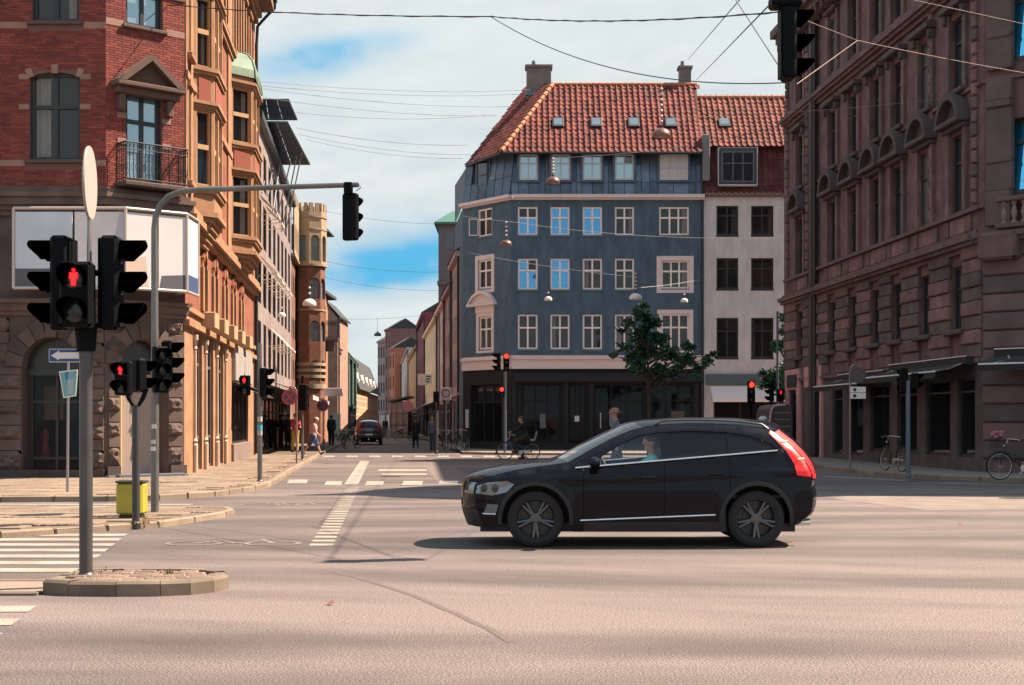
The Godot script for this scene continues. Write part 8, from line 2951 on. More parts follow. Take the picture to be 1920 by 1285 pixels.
# ---------------------------------------------------------------- bodies
class Field:
	var lo: Vector3
	var cell: float
	var nx: int
	var ny: int
	var nz: int
	var f := PackedFloat32Array()
	func setup(bones: Array, c: float) -> void:
		cell = c
		lo = Vector3(1e9, 1e9, 1e9)
		var hi := -lo
		for b in bones:
			var r: float = maxf(b[2], b[3]) + 2.5 * c
			for p in [b[0], b[1]]:
				lo = lo.min(p - Vector3.ONE * r); hi = hi.max(p + Vector3.ONE * r)
		nx = int((hi.x - lo.x) / c) + 2; ny = int((hi.y - lo.y) / c) + 2; nz = int((hi.z - lo.z) / c) + 2
		f.resize(nx * ny * nz); f.fill(1.0)
	func add(a: Vector3, b: Vector3, ra: float, rb: float, k: float) -> void:
		var r := maxf(ra, rb) + k + 2.0 * cell
		var l := (a.min(b) - Vector3.ONE * r - lo) / cell
		var h := (a.max(b) + Vector3.ONE * r - lo) / cell
		var ab := b - a
		var q := maxf(ab.length_squared(), 1e-9)
		for z in range(maxi(0, int(l.z)), mini(nz, int(h.z) + 1)):
			for y in range(maxi(0, int(l.y)), mini(ny, int(h.y) + 1)):
				var row := (z * ny + y) * nx
				for x in range(maxi(0, int(l.x)), mini(nx, int(h.x) + 1)):
					var p := lo + Vector3(x, y, z) * cell
					var t := clampf((p - a).dot(ab) / q, 0.0, 1.0)
					var d := p.distance_to(a + ab * t) - lerpf(ra, rb, t)
					var o := f[row + x]
					var e := maxf(k - absf(o - d), 0.0) / k
					f[row + x] = minf(o, d) - e * e * k * 0.25
	func mesh_into(b: B) -> void:
		var at := {}
		var vs := []
		var ns := []
		var sy := nx
		var sz := nx * ny
		for z in nz - 1:
			for y in ny - 1:
				for x in nx - 1:
					var i := z * sz + y * sy + x
					var m := 0
					var cs := [f[i], f[i + 1], f[i + sy], f[i + sy + 1], f[i + sz], f[i + sz + 1], f[i + sz + sy], f[i + sz + sy + 1]]
					for k in 8:
						if cs[k] < 0.0: m += 1
					if m == 0 or m == 8: continue
					var s := Vector3.ZERO
					var n := 0
					for e in [[0, 1], [2, 3], [4, 5], [6, 7], [0, 2], [1, 3], [4, 6], [5, 7], [0, 4], [1, 5], [2, 6], [3, 7]]:
						var u: float = cs[e[0]]; var w: float = cs[e[1]]
						if (u < 0.0) != (w < 0.0):
							var t := u / (u - w)
							var p0 := Vector3(e[0] & 1, (e[0] >> 1) & 1, e[0] >> 2)
							var p1 := Vector3(e[1] & 1, (e[1] >> 1) & 1, e[1] >> 2)
							s += p0.lerp(p1, t); n += 1
					at[i] = vs.size()
					vs.append(lo + (Vector3(x, y, z) + s / n) * cell)
					ns.append(Vector3(cs[1] + cs[3] + cs[5] + cs[7] - cs[0] - cs[2] - cs[4] - cs[6], cs[2] + cs[3] + cs[6] + cs[7] - cs[0] - cs[1] - cs[4] - cs[5], cs[4] + cs[5] + cs[6] + cs[7] - cs[0] - cs[1] - cs[2] - cs[3]).normalized())
		for z in range(1, nz - 1):
			for y in range(1, ny - 1):
				for x in range(1, nx - 1):
					var i := z * sz + y * sy + x
					var o := f[i] < 0.0
					for ax in 3:
						var st: int = [1, sy, sz][ax]
						if o == (f[i + st] < 0.0): continue
						var d1: int = [sy, sz, 1][ax]
						var d2: int = [sz, 1, sy][ax]
						var q := [i, i - d1, i - d1 - d2, i - d2]
						if not (at.has(q[0]) and at.has(q[1]) and at.has(q[2]) and at.has(q[3])): continue
						var w := [at[q[0]], at[q[1]], at[q[2]], at[q[3]]]
						if not o: w.reverse()
						b.quads(vs[w[0]], vs[w[1]], vs[w[2]], vs[w[3]], ns[w[0]], ns[w[1]], ns[w[2]], ns[w[3]])
func flesh(bones: Array, cell: float, k := 0.035) -> B:
	var fl := Field.new()
	fl.setup(bones, cell)
	for b in bones: fl.add(b[0], b[1], b[2], b[3], k)
	var out := B.new()
	fl.mesh_into(out)
	return out
# angles in degrees: lean of the trunk, thighs forward, knees bent, upper arms forward, elbows bent
func person(label: String, at: Transform3D, pose: Dictionary, look: Dictionary, cell := 0.026) -> Node3D:
	var root := thing("person", label, "person", at)
	var scale_: float = pose.get("height", 1.75) / 1.75
	var lean: float = deg_to_rad(pose.get("lean", 2.0))
	var pel := V(0, 0.95, 0)
	var up := V(sin(lean), cos(lean), 0)
	var fwd := V(cos(lean), -sin(lean), 0)
	var chest := pel + up * 0.36
	var neck := pel + up * 0.55
	var head := neck + V(sin(lean * 0.6 + deg_to_rad(pose.get("nod", 4.0))), 1, 0).normalized() * 0.155 + fwd * 0.015
	var fat: float = look.get("fat", 1.0)
	var skin := [[pel - up * 0.02 - V(0, 0, 0.07), pel - up * 0.02 + V(0, 0, 0.07), 0.115 * fat, 0.115 * fat], [pel, chest - up * 0.1, 0.125 * fat, 0.12 * fat], [chest - V(0, 0, 0.08), chest + V(0, 0, 0.08), 0.115 * fat, 0.115 * fat], [neck - up * 0.06 - V(0, 0, 0.13), neck - up * 0.06 + V(0, 0, 0.13), 0.06, 0.06], [neck - up * 0.05, head - V(0, 0.06, 0), 0.056, 0.05]]
	var face := fwd
	var hu := Vector3.UP
	var skull := [[head + hu * 0.03 - face * 0.02, head + hu * 0.03 + face * 0.025, 0.088, 0.084], [head - hu * 0.045 + face * 0.02, head - hu * 0.075 + face * 0.055, 0.066, 0.04], [head + face * 0.09 - hu * 0.0, head + face * 0.115 - hu * 0.028, 0.012, 0.016], [head - V(0, 0, 0.088), head - V(0.012, 0.02, 0.092), 0.017, 0.014], [head + V(0, 0, 0.088), head + V(-0.012, -0.02, 0.092), 0.017, 0.014]]
	var torso := [skin[0], skin[1], skin[2], skin[3]]
	var legs := []
	var shanks := []
	var shoes := []
	var arms := []
	var fores := []
	var hands := []
	var low := 1e9
	for s in [0, 1]:
		var z := 0.095 if s else -0.095
		var th: float = deg_to_rad(pose.get("thigh", [0.0, 0.0])[s])
		var kn: float = deg_to_rad(pose.get("knee", [3.0, 3.0])[s])
		var hip := pel + V(0, -0.06, z)
		var knee := hip + V(sin(th), -cos(th), 0) * 0.43 + V(0, 0, (0.03 if s else -0.03) * pose.get("spread", 0.0))
		var ankle := knee + V(sin(th - kn), -cos(th - kn), 0) * 0.41
		var fa: float = th - kn + deg_to_rad(pose.get("foot", [0.0, 0.0])[s])
		var heel := ankle + V(-0.05 * cos(fa) + 0.05 * sin(fa), -0.05 * cos(fa) - 0.03 * sin(fa), 0)
		var toe := heel + V(cos(fa), sin(fa), 0) * 0.2 + V(0, 0, 0.02 if s else -0.02)
		legs.append([hip, knee, 0.088 * fat, 0.06])
		shanks.append([knee, ankle, 0.06, 0.042])
		shanks.append([knee.lerp(ankle, 0.25) - V(0.02, 0, 0), knee.lerp(ankle, 0.5), 0.052, 0.04])
		shoes.append([heel, toe, 0.045, 0.034])
		shoes.append([ankle, heel, 0.043, 0.045])
		low = minf(low, minf(heel.y - 0.05, toe.y - 0.04))
		var sa: float = deg_to_rad(pose.get("arm", [0.0, 0.0])[s])
		var el: float = deg_to_rad(pose.get("elbow", [15.0, 15.0])[s])
		var sh := neck - up * 0.075 + V(0, 0, 0.185 * fat if s else -0.185 * fat)
		var elb := sh + V(sin(sa), -cos(sa), 0) * 0.29 + V(0, 0, 0.03 if s else -0.03)
		var wr := elb + V(sin(sa + el), -cos(sa + el), 0) * 0.25
		var dir := (wr - elb).normalized()
		arms.append([sh, elb, 0.056, 0.045])
		fores.append([elb, wr, 0.044, 0.03])
		var palm := wr + dir * 0.075
		fores.append([wr, palm, 0.028, 0.034])
		hands.append([wr, palm, dir, s])
	var body := skin + skull + legs + shanks + shoes + arms + fores
	var bb := flesh(body, cell, 0.03)
	for h in hands:
		var dir: Vector3 = h[2]
		var side := V(0, 0, 1)
		var curl := dir.cross(side).normalized() * (-1.0)
		if curl.x < 0: curl = -curl
		for k in 4:
			var off := (k - 1.5) * 0.018
			var p0: Vector3 = h[1] + dir.cross(side).normalized() * off * 1.0
			var l: float = [0.06, 0.075, 0.07, 0.055][k]
			bb.tube([p0, p0 + dir * l * 0.55, p0 + dir * l * 0.95 + side * (0.02 if h[3] == 0 else -0.02)], 0.009, 0.007, 6)
		bb.tube([h[0] + dir * 0.02, h[0] + dir * 0.05 + face * 0.03, h[0] + dir * 0.085 + face * 0.036], 0.010, 0.008, 6)
	part(root, "body", bb, mat("skin" + look.get("skin", ""), look.get("skin_color", Color(0.45, 0.24, 0.17)), 0.6))
	var grow := func(src: Array, d: float) -> Array:
		var out := []
		for q in src: out.append([q[0], q[1], q[2] + d, q[3] + d])
		return out
	var trunk := torso + []
	if look.has("shirt"):
		var sl: Array = arms.duplicate()
		if look.get("long_sleeves", false):
			sl += [fores[0], fores[2]]
		else:
			sl = []
			for a in arms: sl.append([a[0], (a[0] as Vector3).lerp(a[1], 0.75), a[2] + 0.006, a[3] + 0.012])
		var g: Array = grow.call(trunk + sl, 0.014)
		if look.get("coat", 0.0) > 0.0: g.append([pel - up * 0.1, pel - up * (0.1 + look.coat), 0.16 * fat, 0.17 * fat])
		else: g.append([pel + up * 0.02, pel - up * 0.06, 0.145 * fat, 0.15 * fat])
		part(root, "shirt", flesh(g, cell, 0.03), look.shirt)
	if look.has("trousers"):
		var g: Array = grow.call([torso[0]] + legs, 0.02)
		if look.get("shorts", false):
			g = grow.call([torso[0]], 0.02)
			for l in legs: g.append([l[0], (l[0] as Vector3).lerp(l[1], 0.92), l[2] + 0.03, l[3] + 0.045])
		else: g += grow.call([shanks[0], shanks[2]], 0.022)
		part(root, "trousers", flesh(g, cell, 0.03), look.trousers)
	if look.has("shoes"): part(root, "shoes", flesh(grow.call(shoes, 0.012), cell * 0.8, 0.02), look.shoes)
	var cap := B.new()
	if look.has("hair"):
		var g := [[head + hu * 0.045 - face * 0.03, head + hu * 0.05 + face * 0.012, 0.092, 0.09], [head - hu * 0.0 - face * 0.045, head - hu * 0.05 - face * 0.04, 0.07, 0.05]]
		part(root, "hair", flesh(g, 0.02, 0.03), look.hair)
	if look.has("hat"):
		cap.T = Transform3D(Basis(Vector3.BACK, -lean * 0.6), head + hu * 0.05)
		cap.lathe([V2(0.105, 0.0), V2(0.105, 0.03), V2(0.09, 0.08), V2(0.05, 0.105), V2(0.0, 0.11)], 18)
		if look.get("brim", 0.0) > 0.0: cap.lathe([V2(0.1, -0.004), V2(look.brim, -0.012), V2(look.brim, -0.004), V2(0.1, 0.01)], 20)
		else:
			for k in 8:
				var t0 := -0.9 + 1.8 * k / 8.0
				var t1 := -0.9 + 1.8 * (k + 1) / 8.0
				cap.quad(V(0.1 * cos(t0), 0.005, -0.1 * sin(t0)), V(0.1 * cos(t0) + 0.075 * cos(t0 * 0.6), -0.006, -0.1 * sin(t0)), V(0.1 * cos(t1) + 0.075 * cos(t1 * 0.6), -0.006, -0.1 * sin(t1)), V(0.1 * cos(t1), 0.005, -0.1 * sin(t1)))
		part(root, "hat", cap, look.hat)
	for s in [-1, 1]:
		var eb := B.new()
		eb.ball(head + face * 0.092 + hu * 0.022 + V(0, 0, 0.032 * s), V(0.008, 0.008, 0.012), 8, 6)
		part(root, "eye", eb, mat("eye_dark", Color(0.02, 0.015, 0.012), 0.3))
	var mb := B.new()
	mb.ball(head + face * 0.098 - hu * 0.062, V(0.006, 0.005, 0.022), 8, 6)
	part(root, "mouth", mb, mat("lip", Color(0.3, 0.09, 0.08), 0.5))
	var drop: float = pose.get("drop", low)
	for c in root.get_children():
		c.position.y -= drop
	if scale_ != 1.0: root.scale = Vector3.ONE * scale_
	return root
func people() -> void:
	var E := TB(Vector3.ZERO)
	var pink := mat("pink_shirt", Color(0.52, 0.27, 0.27), 0.9, 0.0, 0.1)
	var navy := mat("navy_cloth", Color(0.035, 0.06, 0.09), 0.9)
	var blk := mat("black_cloth", Color(0.012, 0.012, 0.014), 0.9)
	var grey := mat("grey_cloth", Color(0.09, 0.1, 0.13), 0.9)
	var red := mat("red_cloth", Color(0.42, 0.05, 0.06), 0.9)
	var shoe := mat("dark_shoe", Color(0.02, 0.018, 0.018), 0.7)
	var hair := mat("brown_hair", Color(0.05, 0.03, 0.02), 0.8)
	var turn := func(p: Vector3, a: float) -> Transform3D: return Transform3D(Basis(Vector3.UP, deg_to_rad(a)), p)
	var w := person("person in a pink shirt, pale cap and dark shorts striding off the kerb", turn.call(G(587, 64.6, 0.02), 0.0), {"lean": 9.0, "nod": 14.0, "thigh": [26.0, -24.0], "knee": [6.0, 16.0], "foot": [8.0, -4.0], "arm": [-14.0, 14.0], "elbow": [20.0, 30.0], "height": 1.68}, {"shirt": pink, "trousers": navy, "shorts": true, "shoes": shoe, "hat": mat("pale_cap", Color(0.6, 0.42, 0.38), 0.8), "hair": hair, "fat": 1.1})
	var bag := B.new()
	bag.cbox(-0.03, 0.16, 0.52, 0.78, 0.24, 0.3, 0.02)
	solo("carrier_bag", "small blue bag in the walking person's hand", "bag", bag, mat("bag_blue", Color(0.03, 0.14, 0.4), 0.6), w.transform * TB(V(0.1, 0.0, 0.02)))
	person("person in dark clothes seen from behind by the pale green wall", turn.call(G(621, 86.0, 0.1), 90.0), {"thigh": [8.0, -8.0], "arm": [-5.0, 6.0]}, {"shirt": blk, "trousers": blk, "long_sleeves": true, "shoes": shoe, "hair": hair}, 0.032)
	person("person in dark clothes walking alone in the roadway of the side street", turn.call(G(779, 84.0), 100.0), {"thigh": [12.0, -14.0], "knee": [8.0, 20.0], "arm": [-10.0, 12.0]}, {"shirt": blk, "trousers": blk, "long_sleeves": true, "coat": 0.25, "shoes": shoe, "hair": hair}, 0.032)
	person("person in a blue-grey jacket among the bicycles at the mouth of the side street", turn.call(G(811, 76.0, 0.02), -100.0), {"thigh": [6.0, -5.0], "arm": [4.0, -6.0]}, {"shirt": grey, "trousers": navy, "long_sleeves": true, "shoes": shoe, "hair": hair}, 0.032)
	person("person in red half hidden behind the thin kerb posts", turn.call(G(553, 68.0, 0.1), -60.0), {"thigh": [4.0, -4.0], "arm": [10.0, 20.0], "elbow": [60.0, 70.0]}, {"shirt": red, "trousers": mat("ochre_cloth", Color(0.42, 0.26, 0.06), 0.9), "shoes": shoe, "hair": hair}, 0.032)
	person("person in dark clothes before the tarpaulin-wrapped scaffold", turn.call(G(722, 128.0, 0.02), -80.0), {"thigh": [9.0, -9.0]}, {"shirt": blk, "trousers": grey, "long_sleeves": true, "shoes": shoe, "hair": hair}, 0.035)
	# guests at the café under the grey house
	var k := 0
	for q in [[512, 74.0, "standing guest with pale hair before the dark café front"], [527, 78.0, "second guest in black farther along the café front"], [540, 72.0, "guest in a dark coat nearest the kerb at the café"]]:
		person(q[2], turn.call(G(q[0], q[1], 0.1), -60.0 + k * 70.0), {"thigh": [3.0, -4.0], "arm": [20.0, 10.0], "elbow": [50.0, 30.0]}, {"shirt": blk, "trousers": blk, "long_sleeves": true, "shoes": shoe, "hair": mat("pale_hair", Color(0.5, 0.42, 0.36), 0.8) if k == 0 else hair}, 0.035)
		k += 1
	# behind the car: someone in a brown hat
	person("person in a pinkish brown hat behind the passing car's windscreen pillar", turn.call(G(1157, 36.0), 180.0), {"thigh": [15.0, -12.0], "arm": [-8.0, 8.0], "height": 1.8}, {"shirt": grey, "trousers": navy, "long_sleeves": true, "shoes": shoe, "hat": mat("brown_hat", Color(0.26, 0.13, 0.12), 0.8), "brim": 0.17, "hair": hair}, 0.03)
	# cyclist
	var bk := bicycle("blue city bicycle ridden before the blue house's dark shopfront", G(972, 58.6), 0.0, mat("frame_blue", Color(0.02, 0.12, 0.22), 0.4, 0.3), false, true)
	person("cyclist in black riding the blue bicycle before the dark shopfront", Transform3D(Basis(Vector3.UP, PI), bk.position + V(0.0, 0, 0)) * TB(V(-0.28, 0.0, 0)), {"lean": 14.0, "nod": 0.0, "thigh": [72.0, 28.0], "knee": [78.0, 40.0], "foot": [10.0, 6.0], "arm": [44.0, 44.0], "elbow": [28.0, 28.0], "drop": -0.02, "spread": 1.0}, {"shirt": blk, "trousers": mat("olive_cloth", Color(0.03, 0.028, 0.02), 0.9), "long_sleeves": true, "coat": 0.12, "shoes": shoe, "hair": hair}, 0.026)
	# driver
	var cp := V((1004.0 - 960.0) / F * 18.15, 0, -18.15 - 0.85)
	person("driver in a teal shirt at the wheel of the passing car", Transform3D(Basis(Vector3.UP, PI), cp + V(1.42, 0, 0.4)), {"lean": -12.0, "nod": 12.0, "thigh": [88.0, 88.0], "knee": [30.0, 30.0], "arm": [52.0, 52.0], "elbow": [32.0, 32.0], "drop": 0.27, "height": 1.66}, {"shirt": mat("teal_cloth", Color(0.12, 0.55, 0.5), 0.8), "trousers": navy, "shoes": shoe, "hair": hair}, 0.022)
# ---------------------------------------------------------------- bicycles
func bicycle(label: String, at: Vector3, yaw: float, m: Material, basket: bool, child_seat := false) -> Node3D:
	var root := thing("bicycle", label, "bicycle", Transform3D(Basis(Vector3.UP, deg_to_rad(yaw)), at))
	var blk := mat("tyre_black", Color(0.016, 0.015, 0.015), 0.8)
	var steel := mat("bike_steel", Color(0.5, 0.48, 0.46), 0.3, 0.8)
	for x in [-0.54, 0.54]:
		var ring := []
		for k in 33: ring.append(V(cos(TAU * k / 32), sin(TAU * k / 32), 0) * 0.332)
		var b := B.new()
		b.tube(ring, 0.019, -1, 6, false)
		var w := part(root, "wheel", b, blk, TB(V(x, 0.35, 0)))
		b = B.new()
		ring = []
		for k in 33: ring.append(V(cos(TAU * k / 32), sin(TAU * k / 32), 0) * 0.31)
		b.tube(ring, 0.009, -1, 5, false)
		for k in 16: b.cyl(V(0, 0, 0.02 if k % 2 else -0.02), V(cos(TAU * k / 16), sin(TAU * k / 16), 0) * 0.31, 0.0022, 0.0022, 3, false)
		b.cyl(V(0, 0, -0.05), V(0, 0, 0.05), 0.02, 0.02, 8)
		part(w, "rim", b, steel)
		b = B.new()
		var g := []
		for k in 15: g.append(V(cos(deg_to_rad(200 - k * 13.0)) * 0.372, sin(deg_to_rad(200 - k * 13.0)) * 0.372, 0))
		b.tube(g, 0.02, -1, 5)
		part(w, "mudguard", b, blk)
	var fr := B.new()
	var bb := V(0.08, 0.3, 0); var seat := V(0.26, 0.78, 0); var hd := V(-0.36, 0.92, 0); var hd2 := V(-0.41, 0.72, 0)
	for q in [[bb, seat, 0.017], [bb, hd2, 0.02], [V(0.17, 0.52, 0), hd2, 0.016], [hd, hd2, 0.02], [bb, V(0.54, 0.35, 0.05), 0.01], [bb, V(0.54, 0.35, -0.05), 0.01], [V(0.22, 0.7, 0), V(0.54, 0.35, 0.05), 0.009], [V(0.22, 0.7, 0), V(0.54, 0.35, -0.05), 0.009], [hd2, V(-0.54, 0.35, 0.06), 0.013], [hd2, V(-0.54, 0.35, -0.06), 0.013], [seat, V(0.29, 0.9, 0), 0.013]]: fr.cyl(q[0], q[1], q[2], q[2], 8)
	part(root, "frame", fr, m)
	var hb := B.new()
	hb.cyl(hd, V(-0.34, 1.02, 0), 0.013, 0.013, 8)
	hb.tube([V(-0.14, 1.0, -0.29), V(-0.22, 1.02, -0.27), V(-0.36, 1.04, -0.1), V(-0.36, 1.04, 0.1), V(-0.22, 1.02, 0.27), V(-0.14, 1.0, 0.29)], 0.012, -1, 6)
	hb.ball(V(-0.43, 0.86, 0), V(0.04, 0.035, 0.035), 8, 6)
	part(root, "handlebar", hb, steel)
	var sd := B.new()
	sd.ball(V(0.31, 0.93, 0), V(0.13, 0.035, 0.085), 12, 8)
	part(root, "saddle", sd, blk)
	var cr := B.new()
	cr.T = Transform3D(Basis(Vector3.RIGHT, PI / 2), bb + V(0, 0, 0.04))
	cr.lathe([V2(0.0, -0.006), V2(0.09, -0.006), V2(0.09, 0.006), V2(0.0, 0.006)], 16)
	cr.T = Transform3D()
	cr.cyl(bb + V(0, 0, 0.06), bb + V(-0.1, -0.13, 0.06), 0.01, 0.01, 6)
	cr.cyl(bb - V(0, 0, 0.06), bb + V(0.1, 0.13, -0.06), 0.01, 0.01, 6)
	cr.cbox(-0.07, 0.03, 0.155, 0.175, 0.06, 0.15, 0.006)
	cr.cbox(0.13, 0.23, 0.42, 0.44, -0.15, -0.06, 0.006)
	cr.cbox(0.05, 0.56, 0.31, 0.39, 0.035, 0.05, 0.01)
	part(root, "crank", cr, steel)
	var rk := B.new()
	for z in [-0.06, 0.06]:
		rk.cyl(V(0.34, 0.74, z), V(0.78, 0.74, z), 0.007, 0.007, 5)
		rk.cyl(V(0.54, 0.36, z), V(0.62, 0.74, z), 0.007, 0.007, 5)
	for k in 4: rk.cyl(V(0.38 + k * 0.12, 0.74, -0.06), V(0.38 + k * 0.12, 0.74, 0.06), 0.006, 0.006, 5)
	rk.cyl(V(0.5, 0.33, 0.1), V(0.62, 0.03, 0.16), 0.009, 0.009, 5)
	part(root, "carrier", rk, blk)
	if basket:
		var bk := B.new()
		for k in 9:
			var t := -0.16 + k * 0.04
			for z in [-0.14, 0.14]: bk.cyl(V(-0.6 + t * 0.9, 0.82, z * 0.85), V(-0.6 + t, 1.06, z), 0.004, 0.004, 4)
		for y in [0.83, 0.94, 1.06]:
			var e: float = 0.16 * (0.88 + (y - 0.83) * 0.5)
			bk.tube([V(-0.6 - e, y, -0.14), V(-0.6 + e, y, -0.14), V(-0.6 + e, y, 0.14), V(-0.6 - e, y, 0.14), V(-0.6 - e, y, -0.14)], 0.006, -1, 4, false)
		part(root, "basket", bk, blk)
	if child_seat:
		var cs := B.new()
		cs.cbox(0.46, 0.66, 0.76, 0.84, -0.13, 0.13, 0.03)
		cs.T = Transform3D(Basis(Vector3.BACK, -0.25), V(0.66, 0.78, 0))
		cs.cbox(-0.03, 0.03, 0.0, 0.42, -0.14, 0.14, 0.03)
		part(root, "child_seat", cs, mat("seat_grey", Color(0.28, 0.27, 0.29), 0.6))
	return root
func bicycles() -> void:
	var blk := mat("frame_black", Color(0.02, 0.02, 0.022), 0.4, 0.3)
	var b := bicycle("black bicycle carrying a basket of pink flowers, on the footway by the sandstone building", G(1913, 36.4, 0.1), 8.0, blk, true)
	var fl := B.new()
	for k in 26: fl.ball(V(rng.randf_range(-0.15, 0.15), rng.randf_range(0.0, 0.2), rng.randf_range(-0.13, 0.13)), Vector3.ONE * rng.randf_range(0.03, 0.055), 7, 5)
	solo("flowers", "pink and white flowers in the basket of the black bicycle", "flowers", fl, mat("petal_pink", Color(0.62, 0.2, 0.3), 0.8, 0.0, 0.5), b.transform * TB(V(-0.6, 1.02, 0)))
	bicycle("black bicycle parked head-on against the sandstone building", G(1676, 42.6, 0.1), -78.0, blk, false)
	var far_ := bicycle("black bicycle nearest the blue house among those parked at the street mouth", G(868, 72.0, 0.1), 70.0, blk, false)
	var n := 0
	for q in [[848, 73.5, 60.0, "second of the bicycles parked by the blue house corner"], [838, 77.0, 110.0, "third of the bicycles parked by the blue house corner, askew"], [828, 80.0, 75.0, "farthest of the bicycles parked by the blue house corner"], [646, 84.0, 100.0, "bicycle parked left of the dark parked car"], [659, 80.0, 60.0, "bicycle leaning at the kerb just before the dark parked car"], [758, 112.0, 20.0, "bicycle before the tarpaulin-wrapped scaffold"], [634, 88.0, 80.0, "bicycle by the pale green wall up the side street"]]:
		copy_of(far_, Transform3D(Basis(Vector3.UP, deg_to_rad(q[2])), G(q[0], q[1], 0.05)), q[3])
# ---------------------------------------------------------------- the small things
func small_things() -> void:
	# yellow bin on the refuge
	var at := G(247, 22.3, 0.075)
	var o := thing("litter_bin", "bright yellow litter bin with a black lid and black foot on the refuge", "bin", TB(at))
	var b := B.new()
	b.cbox(-0.205, 0.205, 0.08, 0.56, -0.17, 0.17, 0.03)
	part(o, "body", b, mat("bin_yellow", Color(0.44, 0.375, 0.035), 0.5, 0.0, 0.08, 0.12))
	b = B.new()
	b.cbox(-0.215, 0.215, 0.56, 0.6, -0.18, 0.18, 0.015)
	part(o, "lid", b, mat("bin_black", Color(0.02, 0.02, 0.02), 0.6))
	b = B.new()
	b.cbox(-0.17, 0.17, -0.02, 0.08, -0.14, 0.14, 0.02)
	part(o, "foot", b, mat("bin_black", Color(0.02, 0.02, 0.02), 0.6))
	b = B.new()
	for k in 40:
		var a := rng.randf() * TAU
		var p := V(cos(a), 0, sin(a)) * rng.randf_range(0.02, 0.16)
		var tip := p + V(rng.randf_range(-0.06, 0.06), rng.randf_range(0.03, 0.13), rng.randf_range(-0.05, 0.05))
		b.tri(p - V(0.006, 0, 0), p + V(0.006, 0, 0), tip)
		b.tri(p + V(0, 0, 0.006), p - V(0, 0, 0.006), tip)
	var wd := part(self, "weeds", b, mat("dry_weed", Color(0.35, 0.2, 0.05), 0.8), TB(G(266, 21.2, 0.08)))
	wd.set_meta("kind", "stuff"); wd.set_meta("label", "dry weeds at the foot of the pedestrian signal post")
	# tarpaulin scaffold with a lean-to roof
	at = G(733, 132.0)
	o = thing("scaffold_wrap", "scaffold wrapped in pale pinkish sheeting under a slanting roof, up the side street", "scaffold", TB(at))
	b = B.new()
	b.box(0.0, 1.55, 0.1, 3.3, -6.0, 0.0)
	part(o, "sheeting", b, mat("tarp_pink", Color(0.5, 0.36, 0.33), 0.8, 0.0, 0.3, 0.2))
	b = B.new()
	for x in [0.0, 0.5, 1.05, 1.55]: b.cyl(V(x, 0, 0.06), V(x, 3.5, 0.06), 0.03, 0.03, 6)
	for y in [1.2, 2.3, 3.3]: b.cyl(V(0, y, 0.06), V(1.55, y, 0.06), 0.03, 0.03, 6)
	b.cyl(V(0.6, 0.1, 0.07), V(1.2, 1.3, 0.07), 0.03, 0.03, 6)
	part(o, "scaffold_tube", b, mat("tube_grey", Color(0.16, 0.14, 0.14), 0.5, 0.5))
	b = B.new()
	b.prism(PackedVector2Array([V2(-0.3, 3.3), V2(1.7, 3.75), V2(1.7, 3.9), V2(-0.3, 3.42)]), -6.2, 0.3)
	part(o, "lean_to_roof", b, mat("roof_dark", Color(0.08, 0.08, 0.09), 0.7))
	# pale green hoarding and the dark trees' place beyond the tower
	b = B.new()
	b.cbox(-0.6, 1.0, 0.0, 2.1, -0.1, 0.0, 0.01)
	solo("hoarding", "pale mint green hoarding below the pink end wall", "hoarding", b, mat("mint", Color(0.22, 0.34, 0.29), 0.8, 0.0, 0.1), TB(G(612, 104.0)))
	# vending-red and white shop signs up the street
	for q in [[765, 762, 118.0, 0.46, Color(0.55, 0.18, 0.22), "round pinkish shop sign beside the scaffold sheeting"], [749, 745, 112.0, 0.1, Color(0.5, 0.1, 0.12), ""]]:
		if q[5] == "": continue
		b = B.new()
		b.T = Transform3D(Basis(Vector3.RIGHT, PI / 2), Vector3.ZERO)
		b.lathe([V2(0, -0.05), V2(q[3], -0.05), V2(q[3], 0.05), V2(0, 0.05)], 24)
		solo("shop_sign", q[5], "sign", b, mat("round_shop", q[4], 0.6), TB(P(q[0], q[1], q[2])))
	b = B.new()
	b.cbox(-0.4, 0.4, -0.5, 0.5, -0.05, 0.05, 0.02)
	solo("shop_sign", "pale blank box sign on the crimson house", "sign", b, mat("box_sign", Color(0.6, 0.5, 0.45), 0.6), TB(P(792, 712, 126.0)))
	var o2 := thing("shop_sign", "white sign with three dark bars on the cream yellow house", "sign", TB(P(803, 711, 112.0)))
	b = B.new(); b.cbox(-0.24, 0.24, -0.36, 0.36, -0.04, 0.04, 0.01); part(o2, "plate", b, mat("sign_white", Color(0.66, 0.6, 0.56), 0.5))
	for k in 3:
		b = B.new(); b.box(-0.18, 0.2 - 0.05 * k, 0.16 - k * 0.2, 0.25 - k * 0.2, 0.042, 0.05); part(o2, "bar", b, mat("plate_dark", Color(0.04, 0.03, 0.035), 0.6))
	# rounded van behind the passing car
	at = G(1443, 62.5)
	o = thing("delivery_van", "rounded dark grey van with a pale pink rear edge, mostly hidden behind the passing car", "van", TB(at))
	b = B.new()
	var prof := PackedVector2Array([V2(0, 0.35), V2(-0.02, 1.6), V2(0.06, 2.1), V2(0.2, 2.28), V2(0.75, 2.33), V2(0.95, 2.2), V2(1.0, 1.7), V2(1.0, 0.35)])
	b.prism(prof, -3.4, 0.0)
	part(o, "body", b, mat("van_grey", Color(0.075, 0.068, 0.07), 0.4, 0.2))
	b = B.new()
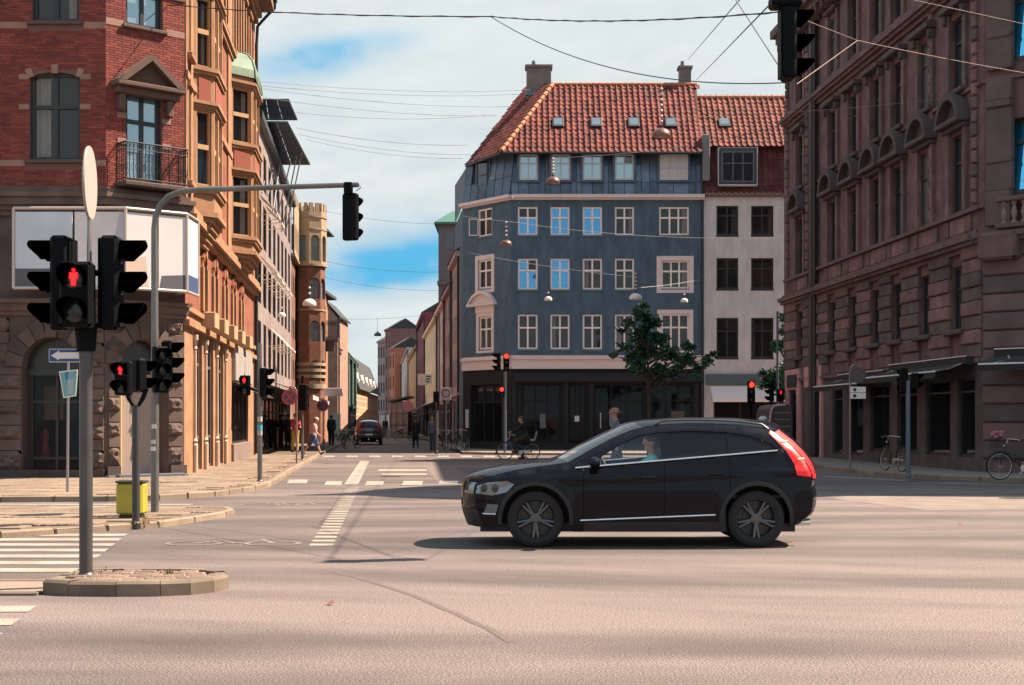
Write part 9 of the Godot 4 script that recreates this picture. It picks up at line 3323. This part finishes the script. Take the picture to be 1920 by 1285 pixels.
	b.tube([V(0.02, 0.6, 0.02), V(0.02, 1.6, 0.02), V(0.09, 2.08, 0.02), V(0.22, 2.24, 0.02), V(0.72, 2.29, 0.02)], 0.06, -1, 8)
	part(o, "pale_edge", b, mat("van_pink", Color(0.5, 0.34, 0.34), 0.5))
	for y in [1.0, 1.3, 1.6, 1.9]:
		b = B.new(); b.cbox(0.2, 0.9, y, y + 0.08, 0.0, 0.03, 0.01); part(o, "slat", b, mat("van_slat", Color(0.16, 0.15, 0.155), 0.4))
	for z in [-0.7, -2.8]:
		b = B.new(); b.cyl(V(0.0, 0.33, z), V(0.98, 0.33, z), 0.33, 0.33, 18); part(o, "wheel", b, mat("tyre_rubber", Color(0.014, 0.014, 0.015), 0.85))
	b = B.new()
	b.ball(V(0, 0, 0), V(0.19, 0.13, 0.16), 16, 10)
	solo("helmet", "pale blue-white rider's helmet showing over the passing car's roof", "helmet", b, mat("helmet_white", Color(0.6, 0.66, 0.66), 0.35), TB(P(1431, 786, 60.0)))
	person("person under the pale helmet, hidden behind the passing car", Transform3D(Basis(Vector3.UP, PI), G(1431, 60.0) - V(0, 0.02, 0)), {"height": 1.62}, {"shirt": mat("grey_cloth", Color(0.09, 0.1, 0.13), 0.9), "trousers": mat("navy_cloth", Color(0.035, 0.06, 0.09), 0.9), "long_sleeves": true, "shoes": mat("dark_shoe", Color(0.02, 0.018, 0.018), 0.7)}, 0.035)
	# litter and fallen leaves on the road
	for q in [[1010, 22.5], [620, 12.5], [1800, 22.0]]:
		b = B.new()
		b.tri(V(-0.04, 0.012, 0), V(0.04, 0.02, 0.02), V(0, 0.008, 0.06)); b.tri(V(0.04, 0.02, 0.02), V(-0.04, 0.012, 0), V(0.01, 0.03, -0.04))
		solo("fallen_leaf", ["dry leaf on the road ahead of the car's front bumper", "dry leaf on the near lanes below the cycle marks", "dry leaf on the road behind the car"][[1010, 620, 1800].find(q[0])], "leaf", b, mat("dry_leaf", Color(0.16, 0.06, 0.04), 0.8), TB(G(q[0], q[1], 0.004)))
